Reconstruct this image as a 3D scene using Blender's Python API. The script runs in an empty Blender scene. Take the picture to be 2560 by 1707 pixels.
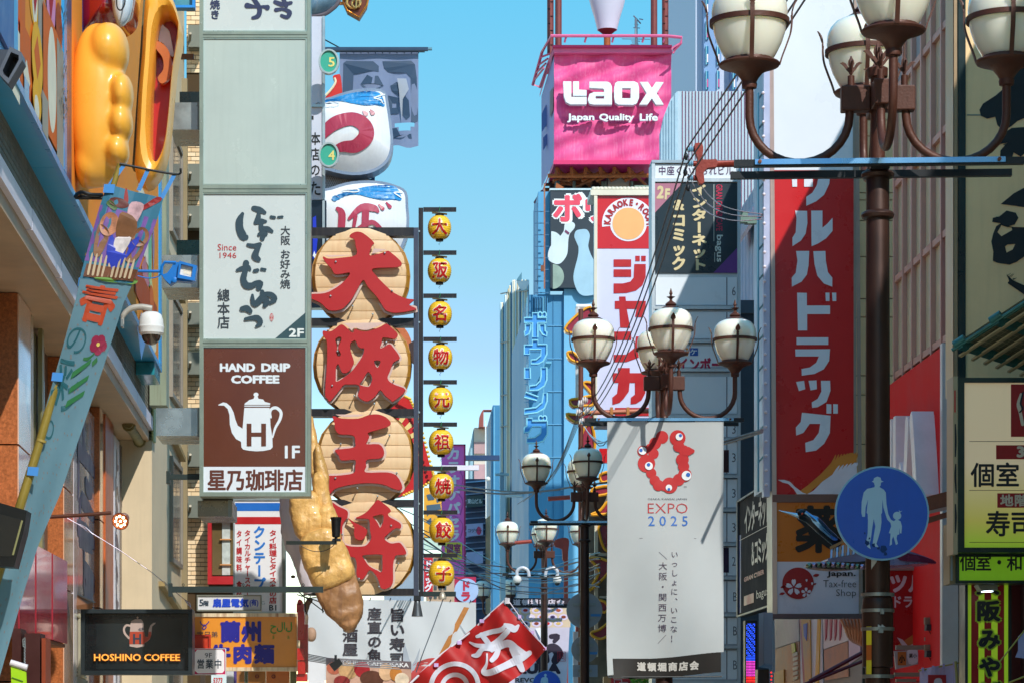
import bpy, math, random
from mathutils import Vector, Matrix, geometry
random.seed(7)
SC = bpy.context.scene
COL = SC.collection
F = 7000.0; PX = 1010.0; PY = 1845.0; EYE = 1.6
def P(u, v, d, w=0.0):
    return Vector(((u - PX) * d / F, d - w, EYE + (PY - v) * d / F))
def front(d):
    return lambda u, v, w=0.0: P(u, v, d, w)
def world(u, v, w=0.0):
    return Vector((u, v, w))
cd = bpy.data.cameras.new('camera'); cam = bpy.data.objects.new('camera', cd); COL.objects.link(cam)
cam.location = (0, 0, EYE); cam.rotation_euler = (math.radians(90), 0, 0)
cd.sensor_width = 36; cd.lens = F / 2560 * 36
cd.shift_x = (1280 - PX) / 2560; cd.shift_y = (PY - 853.5) / 2560
cd.clip_start = 0.1; cd.clip_end = 6000
SC.camera = cam
EL = 40.0; AZ = 157.0
wd = bpy.data.worlds.new('World'); SC.world = wd; wd.use_nodes = True
nt = wd.node_tree; bg = nt.nodes['Background']
sky = nt.nodes.new('ShaderNodeTexSky'); sky.sky_type = 'NISHITA'; sky.sun_disc = False
sky.sun_elevation = math.radians(EL); sky.sun_rotation = math.radians(AZ)
sky.air_density = 1.0; sky.dust_density = 0.0; sky.ozone_density = 6; sky.altitude = 300
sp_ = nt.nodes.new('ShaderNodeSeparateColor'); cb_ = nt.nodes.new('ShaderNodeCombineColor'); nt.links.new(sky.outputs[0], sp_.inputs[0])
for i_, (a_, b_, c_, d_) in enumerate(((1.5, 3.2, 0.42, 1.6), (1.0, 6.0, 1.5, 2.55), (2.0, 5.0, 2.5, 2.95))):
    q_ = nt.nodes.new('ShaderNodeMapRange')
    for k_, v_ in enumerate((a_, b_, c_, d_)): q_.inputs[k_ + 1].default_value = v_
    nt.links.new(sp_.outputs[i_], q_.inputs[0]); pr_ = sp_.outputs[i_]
    for op_, v_ in (('SUBTRACT', (3.2, 5.2, 7.5)[i_]), ('MAXIMUM', 0.0), ('MULTIPLY', (1.4, 1.2, 1.1)[i_])):   # sun-side and horizon sky, out of view, raised to fill the shade
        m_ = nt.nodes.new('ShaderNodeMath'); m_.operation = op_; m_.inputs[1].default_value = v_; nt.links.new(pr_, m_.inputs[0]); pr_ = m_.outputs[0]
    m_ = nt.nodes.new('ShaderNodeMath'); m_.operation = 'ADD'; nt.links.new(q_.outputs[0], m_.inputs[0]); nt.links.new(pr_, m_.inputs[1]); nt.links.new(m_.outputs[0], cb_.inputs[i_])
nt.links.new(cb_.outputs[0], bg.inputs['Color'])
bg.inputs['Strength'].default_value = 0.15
sd = bpy.data.lights.new('sun', 'SUN'); sun = bpy.data.objects.new('sun', sd); COL.objects.link(sun)
sd.energy = 2.0; sd.angle = math.radians(0.5); sd.color = (1.0, 0.955, 0.88)
_s = Vector((math.sin(math.radians(AZ)) * math.cos(math.radians(EL)), math.cos(math.radians(AZ)) * math.cos(math.radians(EL)), math.sin(math.radians(EL))))
sun.rotation_euler = _s.to_track_quat('Z', 'Y').to_euler(); sun.location = (10, -10, 60)
vs = SC.view_settings; vs.view_transform = 'Standard'; vs.look = 'None'; vs.exposure = 1.08; vs.gamma = 1; vs.use_curve_mapping = False
SC.cycles.max_bounces = 8; SC.cycles.use_denoising = True
def lin(h):
    h = h.lstrip('#'); c = [int(h[i:i + 2], 16) / 255 for i in (0, 2, 4)]
    return [x / 12.92 if x <= 0.04045 else ((x + 0.055) / 1.055) ** 2.4 for x in c]
_m = {}
def mat(hx, rough=0.5, metal=0.0, var=0.10, sc=3.0, streak=0.0, bump=0.0, bsc=40.0, emit=0.0, transl=0.0, coat=0.0, dark=0.55, tint=None, sss=0.0):
    key = (hx, rough, metal, var, sc, streak, bump, bsc, emit, transl, coat, dark, tint, sss)
    if key in _m: return _m[key]
    m = bpy.data.materials.new('mat_' + hx.strip('#')); m.use_nodes = True; n = m.node_tree; L = n.links.new
    b = n.nodes['Principled BSDF']; c = lin(hx)
    b.inputs['Roughness'].default_value = rough; b.inputs['Metallic'].default_value = metal
    b.inputs['Base Color'].default_value = (*c, 1)
    if sss: b.inputs['Subsurface Weight'].default_value = sss; b.inputs['Subsurface Radius'].default_value = (.3, .25, .2); b.inputs['Subsurface Scale'].default_value = .5
    if rough >= .65: b.inputs['Specular IOR Level'].default_value = .25
    if coat: b.inputs['Coat Weight'].default_value = coat; b.inputs['Coat Roughness'].default_value = 0.06
    tc = n.nodes.new('ShaderNodeTexCoord')
    col = None
    if var or streak:
        nz = n.nodes.new('ShaderNodeTexNoise'); nz.inputs['Scale'].default_value = sc; nz.inputs['Detail'].default_value = 7; nz.inputs['Roughness'].default_value = 0.65
        L(tc.outputs['Object'], nz.inputs['Vector'])
        rp = n.nodes.new('ShaderNodeMapRange'); rp.inputs[1].default_value = 0.3; rp.inputs[2].default_value = 0.7
        rp.inputs[3].default_value = 1 - var; rp.inputs[4].default_value = 1 + var * 0.6
        L(nz.outputs[0], rp.inputs[0])
        vm = n.nodes.new('ShaderNodeVectorMath'); vm.operation = 'SCALE'; vm.inputs[0].default_value = c
        L(rp.outputs[0], vm.inputs['Scale']); col = vm.outputs[0]
        if streak:
            mp = n.nodes.new('ShaderNodeMapping'); mp.inputs['Scale'].default_value = (9, 9, 0.55); L(tc.outputs['Object'], mp.inputs[0])
            n2 = n.nodes.new('ShaderNodeTexNoise'); n2.inputs['Scale'].default_value = 2.2; n2.inputs['Detail'].default_value = 5; L(mp.outputs[0], n2.inputs['Vector'])
            r2 = n.nodes.new('ShaderNodeMapRange'); r2.inputs[1].default_value = 0.48; r2.inputs[2].default_value = 0.75; r2.inputs[3].default_value = 0; r2.inputs[4].default_value = streak
            L(n2.outputs[0], r2.inputs[0])
            mx = n.nodes.new('ShaderNodeMix'); mx.data_type = 'RGBA'; L(r2.outputs[0], mx.inputs[0]); L(col, mx.inputs[6])
            dc = lin(tint) if tint else [x * dark for x in c]
            mx.inputs[7].default_value = (*dc, 1); col = mx.outputs[2]
        L(col, b.inputs['Base Color'])
        r3 = n.nodes.new('ShaderNodeMapRange'); r3.inputs[1].default_value = 0.3; r3.inputs[2].default_value = 0.7
        r3.inputs[3].default_value = max(0.03, rough - 0.07); r3.inputs[4].default_value = min(1, rough + 0.1); L(nz.outputs[0], r3.inputs[0]); L(r3.outputs[0], b.inputs['Roughness'])
    if bump:
        n3 = n.nodes.new('ShaderNodeTexNoise'); n3.inputs['Scale'].default_value = bsc; n3.inputs['Detail'].default_value = 4; L(tc.outputs['Object'], n3.inputs['Vector'])
        bp = n.nodes.new('ShaderNodeBump'); bp.inputs['Strength'].default_value = bump; bp.inputs['Distance'].default_value = 0.02
        L(n3.outputs[0], bp.inputs['Height']); L(bp.outputs[0], b.inputs['Normal'])
    if emit:
        b.inputs['Emission Color'].default_value = (*c, 1); b.inputs['Emission Strength'].default_value = emit
    if transl:
        tr = n.nodes.new('ShaderNodeBsdfTranslucent'); tr.inputs[0].default_value = (*c, 1)
        if col is not None: L(col, tr.inputs[0])
        ms = n.nodes.new('ShaderNodeMixShader'); ms.inputs[0].default_value = transl
        L(b.outputs[0], ms.inputs[1]); L(tr.outputs[0], ms.inputs[2]); L(ms.outputs[0], n.nodes['Material Output'].inputs[0])
    _m[key] = m
    return m
_g = {}
def glyph(s, off=0.0, res=2):
    if off > 0.008:      # heavier weight: the outline is laid down again round a small circle
        k = (s, off, res)
        if k not in _g:
            v, f, bb = glyph(s, 0.0, res); V = []; Fc = []; n = 8 if off > 0.025 else 4
            for i in range(n + 1):
                a = 2 * math.pi * i / n + .39; r = 0 if i == n else off; b = len(V)
                V += [(x + r * math.cos(a), y + r * math.sin(a), i * 6e-5) for x, y in [q[:2] for q in v]]; Fc += [tuple(j + b for j in q) for q in f]
            _g[k] = (V, Fc, (bb[0] - off, bb[1] + off, bb[2] - off, bb[3] + off))
        return _g[k]
    k = (s, off, res)
    if k not in _g:
        c = bpy.data.curves.new('t', 'FONT'); c.body = s; c.resolution_u = res; c.offset = off; c.fill_mode = 'FRONT'
        o = bpy.data.objects.new('t', c); m = bpy.data.meshes.new_from_object(o)
        v = [(q.co.x, q.co.y) for q in m.vertices]; f = [tuple(p.vertices) for p in m.polygons]
        bpy.data.objects.remove(o); bpy.data.curves.remove(c); bpy.data.meshes.remove(m)
        xs = [a[0] for a in v] or [0, 1]; ys = [a[1] for a in v] or [0, 1]
        _g[k] = (v, f, (min(xs), max(xs), min(ys), max(ys)))
    return _g[k]
def sm_p(pts, n=5, closed=False):
    if len(pts) < 3: return list(pts)
    out = []; N = len(pts)
    rng = range(N if closed else N - 1)
    for i in rng:
        g = lambda k: pts[k % N] if closed else pts[min(max(k, 0), N - 1)]
        a, b, c, d = g(i - 1), g(i), g(i + 1), g(i + 2)
        for j in range(n):
            t = j / n
            out.append(tuple(0.5 * (2 * b[q] + (c[q] - a[q]) * t + (2 * a[q] - 5 * b[q] + 4 * c[q] - d[q]) * t * t + (-a[q] + 3 * b[q] - 3 * c[q] + d[q]) * t ** 3) for q in range(len(b))))
    if not closed: out.append(tuple(pts[-1]))
    return out
def grow(loop, k):
    """offset a closed outline outwards by k"""
    A = sum(loop[i][0] * loop[(i + 1) % len(loop)][1] - loop[(i + 1) % len(loop)][0] * loop[i][1] for i in range(len(loop)))
    s = 1 if A > 0 else -1; out = []
    for i in range(len(loop)):
        a, b = Vector(loop[i - 1]), Vector(loop[(i + 1) % len(loop)]); t = b - a
        if t.length < 1e-6: out.append(loop[i]); continue
        t.normalize(); out.append((loop[i][0] + t.y * k * s, loop[i][1] - t.x * k * s))
    return out
def circ(cx, cy, rx, ry=None, n=28, a0=0, a1=360):
    ry = rx if ry is None else ry
    full = abs(a1 - a0) >= 360
    return [(cx + rx * math.cos(math.radians(a0 + (a1 - a0) * i / (n if full else n - 1))), cy - ry * math.sin(math.radians(a0 + (a1 - a0) * i / (n if full else n - 1)))) for i in range(n)]
class G:
    """collects shapes; everything in it becomes one mesh"""
    def __init__(s, m=world): s.v = []; s.f = []; s.m = m; s.marks = []
    def add(s, vs, fs, raw=False):
        b = len(s.v); s.v += [Vector(p) if raw else s.m(*p) for p in vs]; s.f += [tuple(i + b for i in q) for q in fs]; return s
    def box(s, u0, v0, u1, v1, w0, w1):
        vs = [(u, v, w) for w in (w0, w1) for v in (v0, v1) for u in (u0, u1)]
        return s.add(vs, [(0, 1, 3, 2), (4, 6, 7, 5), (0, 4, 5, 1), (2, 3, 7, 6), (0, 2, 6, 4), (1, 5, 7, 3)])
    def rect(s, u0, v0, u1, v1, w=0.0):
        return s.add([(u0, v0, w), (u1, v0, w), (u1, v1, w), (u0, v1, w)], [(0, 1, 2, 3)])
    def frame(s, u0, v0, u1, v1, tu, tv, w0, w1):
        s.box(u0, v0, u0 + tu, v1, w0, w1); s.box(u1 - tu, v0, u1, v1, w0, w1)
        s.box(u0 + tu, v0, u1 - tu, v0 + tv, w0, w1); s.box(u0 + tu, v1 - tv, u1 - tu, v1, w0, w1); return s
    def hexa(s, p):
        return s.add(p, [(0, 1, 2, 3), (7, 6, 5, 4), (0, 4, 5, 1), (1, 5, 6, 2), (2, 6, 7, 3), (3, 7, 4, 0)])
    def poly(s, loops, w0=0.0, w1=None):
        if not isinstance(loops[0][0], (tuple, list)): loops = [loops]
        pts = [(p[0], p[1]) for l in loops for p in l]
        tri = geometry.tessellate_polygon([[Vector((p[0], p[1], 0)) for p in l] for l in loops])
        if w1 is None: return s.add([(a, b, w0) for a, b in pts], [tuple(t) for t in tri])
        n = len(pts); f = [tuple(t) for t in tri] + [tuple(i + n for i in reversed(t)) for t in tri]
        o = 0
        for l in loops:
            k = len(l)
            for i in range(k): a, b = o + i, o + (i + 1) % k; f.append((a, b, b + n, a + n))
            o += k
        return s.add([(a, b, w1) for a, b in pts] + [(a, b, w0) for a, b in pts], f)
    def flat(s, vf, fn, w0, w1=None):
        v = [fn(p[0], p[1]) for p in vf[0]]; f = list(vf[1]); zs_ = [p[2] if len(p) > 2 else 0 for p in vf[0]]
        if w1 is None: return s.add([(a, b, w0 + z) for (a, b), z in zip(v, zs_)], f)
        n = len(v); ed = {}
        for q in f:
            for i in range(len(q)):
                e = (q[i], q[(i + 1) % len(q)]); k = (min(e), max(e)); ed[k] = ed.get(k, 0) + 1
        fs = list(f) + [(a, b, b + n, a + n) for (a, b), c in ed.items() if c == 1]
        return s.add([(a, b, w1 + z) for (a, b), z in zip(v, zs_)] + [(a, b, w0) for a, b in v], fs)
    def text(s, t, u0, v0, u1, v1, off=0.0, w=0.004, w1=None, res=2, shear=0.0):
        vf = glyph(t, off, res); x0, x1, y0, y1 = vf[2]
        def fn(x, y):
            a = (x - x0) / (x1 - x0); b = (y - y0) / (y1 - y0)
            return (u0 + a * (u1 - u0) + shear * (b - 0.5) * (u1 - u0), v1 + b * (v0 - v1))
        return s.flat(vf, fn, w, w1)
    def cells(s, t, u0, v0, u1, v1, off=0.0, w=0.004, w1=None, vert=True, fill=1.0, res=2, rot=None):
        n = len(t)
        for i, ch in enumerate(t):
            if ch == ' ': continue
            if vert: a0, a1 = u0, u1; b0 = v0 + (v1 - v0) * i / n; b1 = v0 + (v1 - v0) * (i + 1) / n
            else: b0, b1 = v0, v1; a0 = u0 + (u1 - u0) * i / n; a1 = u0 + (u1 - u0) * (i + 1) / n
            vf = glyph(ch, off, res); turn = vert and ch in 'ー〜…'
            asc = ord(ch) < 256
            gw = vf[2][1] - vf[2][0]
            def fn(x, y, a0=a0, a1=a1, b0=b0, b1=b1, turn=turn, asc=asc, vf=vf, gw=gw):
                if asc: x = 0.5 + (x - (vf[2][0] + vf[2][1]) / 2)
                y = y + 0.12
                if turn: x, y = 1 - y, 1 - x
                if vert and ch in '、。': x, y = x + 0.6, y + 0.55
                x = 0.5 + (x - 0.5) * fill; y = 0.5 + (y - 0.5) * fill
                if rot:
                    c, q = math.cos(rot), math.sin(rot); X, Y = x - .5, y - .5; x, y = .5 + X * c - Y * q, .5 + X * q + Y * c
                return (a0 + x * (a1 - a0), b1 + y * (b0 - b1))
            q0 = (len(s.v), len(s.f)); s.flat(vf, fn, w, w1)
            if abs(b1 - b0) >= 25: s.marks.append((*q0, len(s.v), len(s.f)))
        return s
    def stroke(s, pts, w=0.004, w1=None, n=4, k=1.0, jit=0.0):
        """brush stroke: (u, v, halfwidth) along a smooth path"""
        p = sm_p(pts, n); L = []; R = []
        for i in range(len(p)):
            a, b = p[max(i - 1, 0)], p[min(i + 1, len(p) - 1)]
            t = Vector((b[0] - a[0], b[1] - a[1])); t = t.normalized() if t.length > 1e-6 else Vector((1, 0))
            r = p[i][2] * k * (1 + random.uniform(-jit, jit))
            L.append((p[i][0] - t.y * r, p[i][1] + t.x * r)); R.append((p[i][0] + t.y * r, p[i][1] - t.x * r))
        def cap(c, d, r, sgn):
            a = math.atan2(d.y, d.x); return [(c[0] + r * math.cos(a + sgn * q), c[1] + r * math.sin(a + sgn * q)) for q in (1.05, 0.5, 0, -0.5, -1.05)]
        t0 = Vector((p[0][0] - p[1][0], p[0][1] - p[1][1])).normalized(); t1 = Vector((p[-1][0] - p[-2][0], p[-1][1] - p[-2][1])).normalized()
        c0 = cap(p[0], t0, p[0][2] * k, 1); c1 = cap(p[-1], t1, p[-1][2] * k, -1)
        ring = L + [c for c in reversed(c1)][::-1] if False else L
        vsx = []; fs = []
        def emit(w, top):
            b = len(vsx)
            for i in range(len(p)): vsx.append((*L[i], w + i * 2e-5)); vsx.append((*R[i], w + i * 2e-5))
            for i in range(len(p) - 1): fs.append((b + 2 * i, b + 2 * i + 1, b + 2 * i + 3, b + 2 * i + 2))
            for cpts, i0 in ((c0, 0), (c1, len(p) - 1)):
                q = len(vsx); ww = w + i0 * 2e-5
                pl = [L[i0]] + (cpts if (Vector(cpts[0]) - Vector(L[i0])).length < (Vector(cpts[-1]) - Vector(L[i0])).length else cpts[::-1]) + [R[i0]]
                for z in pl: vsx.append((*z, ww))
                fs.append(tuple(range(q, q + len(pl))))
        if w1 is None: emit(w, True); return s.add(vsx, fs)
        emit(w1, True); s.add(vsx, fs)
        out = L + R[::-1]; k2 = len(out)
        return s.add([(*z, w) for z in out] + [(*z, w1) for z in out], [(i, (i + 1) % k2, (i + 1) % k2 + k2, i + k2) for i in range(k2)])
    def tube(s, pts, r, seg=8, raw=False, sm=0, closed=False):
        q = [Vector(p) if raw else s.m(*p) for p in pts]
        if sm: q = [Vector(a) for a in sm_p([tuple(a) for a in q], sm, closed)]
        n = len(q); rr = r if isinstance(r, (list, tuple)) else [r] * n
        if len(rr) != n: rr = [rr[int(i * (len(rr) - 1) / (n - 1))] for i in range(n)]
        up = Vector((0, 0, 1)); vs = []; prev = None
        for i in range(n):
            a = q[(i - 1) % n] if closed else q[max(i - 1, 0)]; b = q[(i + 1) % n] if closed else q[min(i + 1, n - 1)]
            t = (b - a).normalized() if (b - a).length > 1e-9 else Vector((0, 0, 1))
            if prev is None:
                x = t.cross(up if abs(t.z) < 0.95 else Vector((1, 0, 0))).normalized()
            else:
                x = (prev - t * prev.dot(t)); x = x.normalized() if x.length > 1e-6 else t.orthogonal().normalized()
            prev = x; y = t.cross(x)
            for j in range(seg):
                an = 2 * math.pi * j / seg; vs.append(q[i] + (x * math.cos(an) + y * math.sin(an)) * rr[i])
        fs = []
        for i in range(n if closed else n - 1):
            for j in range(seg): fs.append((i * seg + j, i * seg + (j + 1) % seg, ((i + 1) % n) * seg + (j + 1) % seg, ((i + 1) % n) * seg + j))
        if not closed: fs += [tuple(reversed(range(seg))), tuple(range((n - 1) * seg, n * seg))]
        return s.add(vs, fs, raw=True)
    def lathe(s, prof, c, seg=24, axis='z', sx=1.0, sy=1.0):
        """profile of (radius, height); c is a world point"""
        c = Vector(c); vs = []
        for r, h in prof:
            for j in range(seg):
                a = 2 * math.pi * j / seg; x, y = r * math.cos(a) * sx, r * math.sin(a) * sy
                vs.append(c + (Vector((x, y, h)) if axis == 'z' else Vector((x, -h, y)) if axis == 'y' else Vector((h, x, y))))
        n = len(prof); fs = []
        for i in range(n - 1):
            for j in range(seg): fs.append((i * seg + j, i * seg + (j + 1) % seg, (i + 1) * seg + (j + 1) % seg, (i + 1) * seg + j))
        if prof[0][0] > 1e-4: fs.append(tuple(reversed(range(seg))))
        if prof[-1][0] > 1e-4: fs.append(tuple(range((n - 1) * seg, n * seg)))
        return s.add(vs, fs, raw=True)
    def ball(s, c, r, seg=12, rings=8, sx=1, sy=1, sz=1):
        return s.lathe([(max(1e-5, r * math.sin(math.pi * i / rings)), -r * sz * math.cos(math.pi * i / rings)) for i in range(rings + 1)], c, seg, 'z', sx, sy)
    def wbox(s, x0, x1, y0, y1, z0, z1):
        vs = [(x, y, z) for z in (z0, z1) for y in (y0, y1) for x in (x0, x1)]
        return s.add(vs, [(0, 2, 3, 1), (4, 5, 7, 6), (0, 1, 5, 4), (2, 6, 7, 3), (0, 4, 6, 2), (1, 3, 7, 5)], raw=True)
ORG = {}
def thing(name, label, cat, loc, group=None):
    o = bpy.data.objects.new(name, None); COL.objects.link(o); o.location = loc; o.empty_display_size = 0.2
    o['label'] = label; o['category'] = cat
    if group: o['group'] = group
    ORG[o.name] = Vector(loc); return o
def part(name, g, m, parent, smooth=False, label=None, kind=None, bevel=0.0):
    if g.marks and name == 'lettering' and parent is not None:      # large characters are parts of their own
        dv, df = set(), set()
        for a, c, b, d in g.marks:
            h = G(); h.v = g.v[a:b]; h.f = [tuple(i - a for i in f) for f in g.f[c:d]]; part('letter', h, m, parent); df.update(range(c, d))
        g.f = [f for i, f in enumerate(g.f) if i not in df]; g.marks = []
        if not g.f: return None
        us = sorted({i for f in g.f for i in f}); mp_ = {o: k for k, o in enumerate(us)}; g.v = [g.v[i] for i in us]; g.f = [tuple(mp_[i] for i in f) for f in g.f]
    org = ORG[parent.name] if parent is not None else Vector((0, 0, 0))
    me = bpy.data.meshes.new(name); me.from_pydata([v - org for v in g.v], [], g.f); me.materials.append(m); me.validate()
    o = bpy.data.objects.new(name, me); COL.objects.link(o)
    if smooth:
        me.polygons.foreach_set('use_smooth', [True] * len(me.polygons))
        try: me.set_sharp_from_angle(angle=math.radians(40))
        except Exception: pass
    if bevel:
        b = o.modifiers.new('b', 'BEVEL'); b.width = bevel; b.segments = 2; b.limit_method = 'ANGLE'
    if parent is not None: o.parent = parent; ORG[o.name] = org
    if label: o['label'] = label
    if kind: o['kind'] = kind
    return o
def solo(name, g, m, label, cat, group=None, smooth=False, kind=None, bevel=0.0):
    n = max(1, len(g.v)); c = Vector((sum(v.x for v in g.v) / n, sum(v.y for v in g.v) / n, min(v.z for v in g.v)))
    g.v = [v - c for v in g.v]
    o = part(name, g, m, None, smooth, bevel=bevel); o.location = c; ORG[o.name] = c
    if kind: o['kind'] = kind
    if label: o['label'] = label
    if cat: o['category'] = cat
    if group: o['group'] = group
    return o
def setting(name, g, m, smooth=False):
    return part(name, g, m, None, smooth, kind='structure')
def tree_copy(o, parent=None, loc=None, rz=None, label=None):
    c = o.copy(); COL.objects.link(c); c.parent = parent
    if loc is not None: c.location = loc; ORG[c.name] = Vector(loc)
    if rz is not None: c.rotation_euler = (0, 0, rz)
    if label: c['label'] = label
    for ch in list(o.children): tree_copy(ch, c)
    return c
def sign(name, label, d, u0, v0, u1, v1, th, fu, face, frm, cat='sign', group=None, fv=None, lip=0.02, side=None):
    """lightbox sign facing the camera end of the street: casing, frame, face"""
    fv = fu if fv is None else fv
    r = thing(name, label, cat, P((u0 + u1) / 2, v1, d), group); m = front(d)
    e = 0.3
    part('casing', G(m).box(u0 + e, v0 + e, u1 - e, v1 - e, -th, -0.012), side or frm, r)
    part('face', G(m).box(u0 + fu, v0 + fv, u1 - fu, v1 - fv, -0.010, 0.0), face, r)
    if fu: part('frame', G(m).frame(u0, v0, u1, v1, fu, fv, -0.03 - th * 0.0, lip), frm, r)
    return r, m
RUST = mat('#7a4630', 0.55, 0.25, 0.25, 9, bump=0.25, bsc=70)
DARK = mat('#22262b', 0.45, 0.3, 0.2)
BLACK = mat('#0c0e10', 0.4)
STEEL = mat('#8f9696', 0.38, 0.75, 0.15, 4, streak=0.25)
ALU = mat('#aab6ba', 0.35, 0.7, 0.12)
WHITE = mat('#e2e4e2', 0.4, 0, 0.05, 2, streak=0.12, dark=0.8)
REDM = mat('#c01a1e', 0.4, 0, 0.06)
asph = mat('#8a8478', 0.85, 0, 0.2, 6, bump=0.4)
setting('ground', G().add([(-400, -200, -0.02), (400, -200, -0.02), (400, 900, -0.02), (-400, 900, -0.02)], [(0, 1, 2, 3)]), asph)
pav = setting('pavement', G().add([(-3.2, -60, 0), (5.4, -60, 0), (5.4, 160, 0), (-3.2, 160, 0)], [(0, 1, 2, 3)]), mat('#e6d6b8', 0.7, 0, 0.15, 2, bump=0.2))
def wallX(X):
    """map for a wall facing the street on the right (u = -y, v = z, w towards the street)"""
    return lambda u, v, w=0.0: Vector((X - w, u, v))
def wallL(A, B):
    """map for a left wall through ground points A,B: u = metres from A, v = z, w towards the street"""
    A = Vector((A[0], A[1], 0)); B = Vector((B[0], B[1], 0)); t = (B - A).normalized(); n = Vector((t.y, -t.x, 0))
    return lambda u, v, w=0.0: A + t * u + n * w + Vector((0, 0, v))
br = thing('corner_building', 'tall building with gridded stairwell windows above the red drugstore fascia', 'building', (8.5, 30, 0))
cream = mat('#b9ad98', 0.6, 0, 0.12, 1.5, streak=0.3)
part('wall', G().wbox(5.62, 13, 27.95, 31.3, 0, 9.9), cream, br)
part('added_shade_block', G().hexa([Vector(q) for q in ((5.9, 28, 9.91), (9, 28, 9.91), (9, 31.25, 9.91), (5.9, 31.25, 9.91), (5.9, 28, 10.45), (9, 28, 16.3), (9, 31.25, 16.3), (5.9, 31.25, 10.45))]), cream, br)  # sloped block added out of view to shade the red sign
mw = wallX(5.5)
cols = [28.0 + i * 0.55 for i in range(7)]
rows = [5.65, 6.72, 7.78, 8.84, 9.86]
pane_g = mat('#cdc6a8', 0.35, 0.0, 0.2, 1.2); pane_w = mat('#a9bcc6', 0.2, 0, 0.15, 1.0); pane_r = mat('#9c2a2e', 0.15, 0, 0.1)  # cream pane tone paints in the tile wall's reflection
wfr = mat('#c4988c', 0.45, 0.3, 0.1)
for j in range(4):
    for i in range(6):
        mm = pane_r if (i == 0 and j in (0, 1)) else pane_w if (i in (0, 3, 5) and j > 2) else pane_g
        part('pane', G(mw).box(cols[i] + .035, rows[j] + .04, cols[i + 1] - .035, rows[j + 1] - .04, -0.05, -0.02), mm, br)
for c in cols: part('mullion', G(mw).box(c - .03, 5.55, c + .03, 9.89, -0.1, 0.03), wfr, br)
for r_ in rows: part('transom', G(mw).box(27.96, r_ - .035, 31.3, r_ + .035, -0.08, 0.018), wfr, br)
fas = thing('red_fascia', 'bright red drugstore fascia with thick white raised katakana, seen edge-on under the windows', 'sign', (5.3, 29.6, 0))
part('panel', G(wallX(5.42)).box(27.9, 2.2, 31.3, 5.5, -0.1, 0.06), mat('#e0161c', 0.7, 0, 0.06, 1.5, streak=0.1, dark=.8), fas)
part('edge', G().wbox(5.34, 5.5, 27.78, 27.895, 1.9, 5.52), mat('#d8d6d8', 0.35), fas)
w5 = G(lambda u, v, w=0.0: Vector((5.36 - w, 31.1 - u, v)))
w5.cells('ツルハ', 0.3, 5.05, 3.05, 3.85, off=0.05, w=0.0, w1=0.22, vert=False, fill=1.05)
part('lettering', w5, mat('#efe9ee', 0.35), fas)
bt = thing('drugstore_building', 'cream tiled drugstore building behind the long vertical red sign', 'building', (9, 40, 0))
part('wall', G().wbox(5.66, 12, 35.56, 41.5, 0, 11.5), mat('#4a4136', 0.7), bt)
part('side_wall', G().wbox(5.73, 12, 41.5, 48, 0, 10.6), mat('#b4bfd0', 0.5, 0, 0.1, streak=0.2), bt)
tile = mat('#f6cc9c', 0.45, 0, 0.1, 1.2, streak=0.2)
tx = [2130, 2252, 2260.0]
ty = [-60, 60, 128, 232, 302, 342, 484, 502, 553, 643, 748, 794, 939, 987, 1110, 1190, 1330, 1420]
mt = front(35.5)
for i in range(len(ty) - 1):
    for a, b in ((2135, 2196), (2197.5, 2250)):
        part('wall_panel', G(mt).box(a, ty[i] + 1.2, b, ty[i + 1] - 1.2, -0.02, 0.03), tile, bt)
mb = wallX(5.70)
for k in range(14):
    part('wall_panel', G(mb).box(41.6 + k * .45, 0.5, 41.6 + k * .45 + .42, 10.5, 0, 0.02), mat('#5f93bb' if k > 8 else '#9fb4cc', 0.45, 0.1, 0.1, streak=.2), bt)
for z in (5.2, 6.9, 8.6, 10.3):
    part('awning_window', G(mb).add([(43, z, 0.02), (46.4, z, 0.02), (46.4, z - .55, .22), (43, z - .55, .22), (43, z - .06, 0.02), (46.4, z - .06, 0.02), (46.4, z - .6, .19), (43, z - .6, .19)],
         [(0, 1, 2, 3), (7, 6, 5, 4), (0, 4, 5, 1), (1, 5, 6, 2), (2, 6, 7, 3), (3, 7, 4, 0)]), mat('#5d7484', 0.3, 0.2), bt)
bn = thing('near_building', 'near right-hand shop building behind the cream brush lettered sign', 'building', (9, 10, 0))
part('wall', G().wbox(5.75, 13, -30, 19.5, 0, 10.3), mat('#b8a284', 0.7, 0, 0.2), bn)
part('rear_wall', G().wbox(6.2, 13, 19.51, 23.3, 0, 10.25), mat('#5a4c42', 0.7, 0, 0.2), bn)
part('rear_wall', G().wbox(5.76, 13, 23.31, 27.9, 0, 6.6), mat('#5a4c42', 0.7, 0, 0.2), bn)
part('shop_front', G().wbox(5.55, 5.75, 20, 27.85, 0, 3.9), mat('#2a0c0e', 0.5), bn)
for y_ in (21, 22.4, 23.8, 25.2): part('post', G().wbox(5.45, 5.55, y_, y_ + .1, 0, 3.9), mat('#5e1512', 0.4), bn)
for y_ in range(0, 20, 3):
    part('window', G().wbox(5.72, 5.76, y_, y_ + 2.2, 4.5, 6.2), pane_g, bn); part('window', G().wbox(5.72, 5.76, y_, y_ + 2.2, 7.2, 9), pane_g, bn)
bq = thing('arcade_building', 'dark shop building behind the white floor directory column', 'building', (8, 52, 0))
part('wall', G().wbox(5.2, 14, 43.6, 58, 0, 8.2), mat('#55606c', 0.6), bq)
part('roof', G().wbox(5.1, 14.1, 43.5, 58.1, 8.2, 8.4), mat('#6b7480', 0.6), bq)
gs = thing('ribbed_block', 'pale blue-grey ribbed facade with thin maroon vertical lines', 'building', P(1750, 480, 66))
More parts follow.
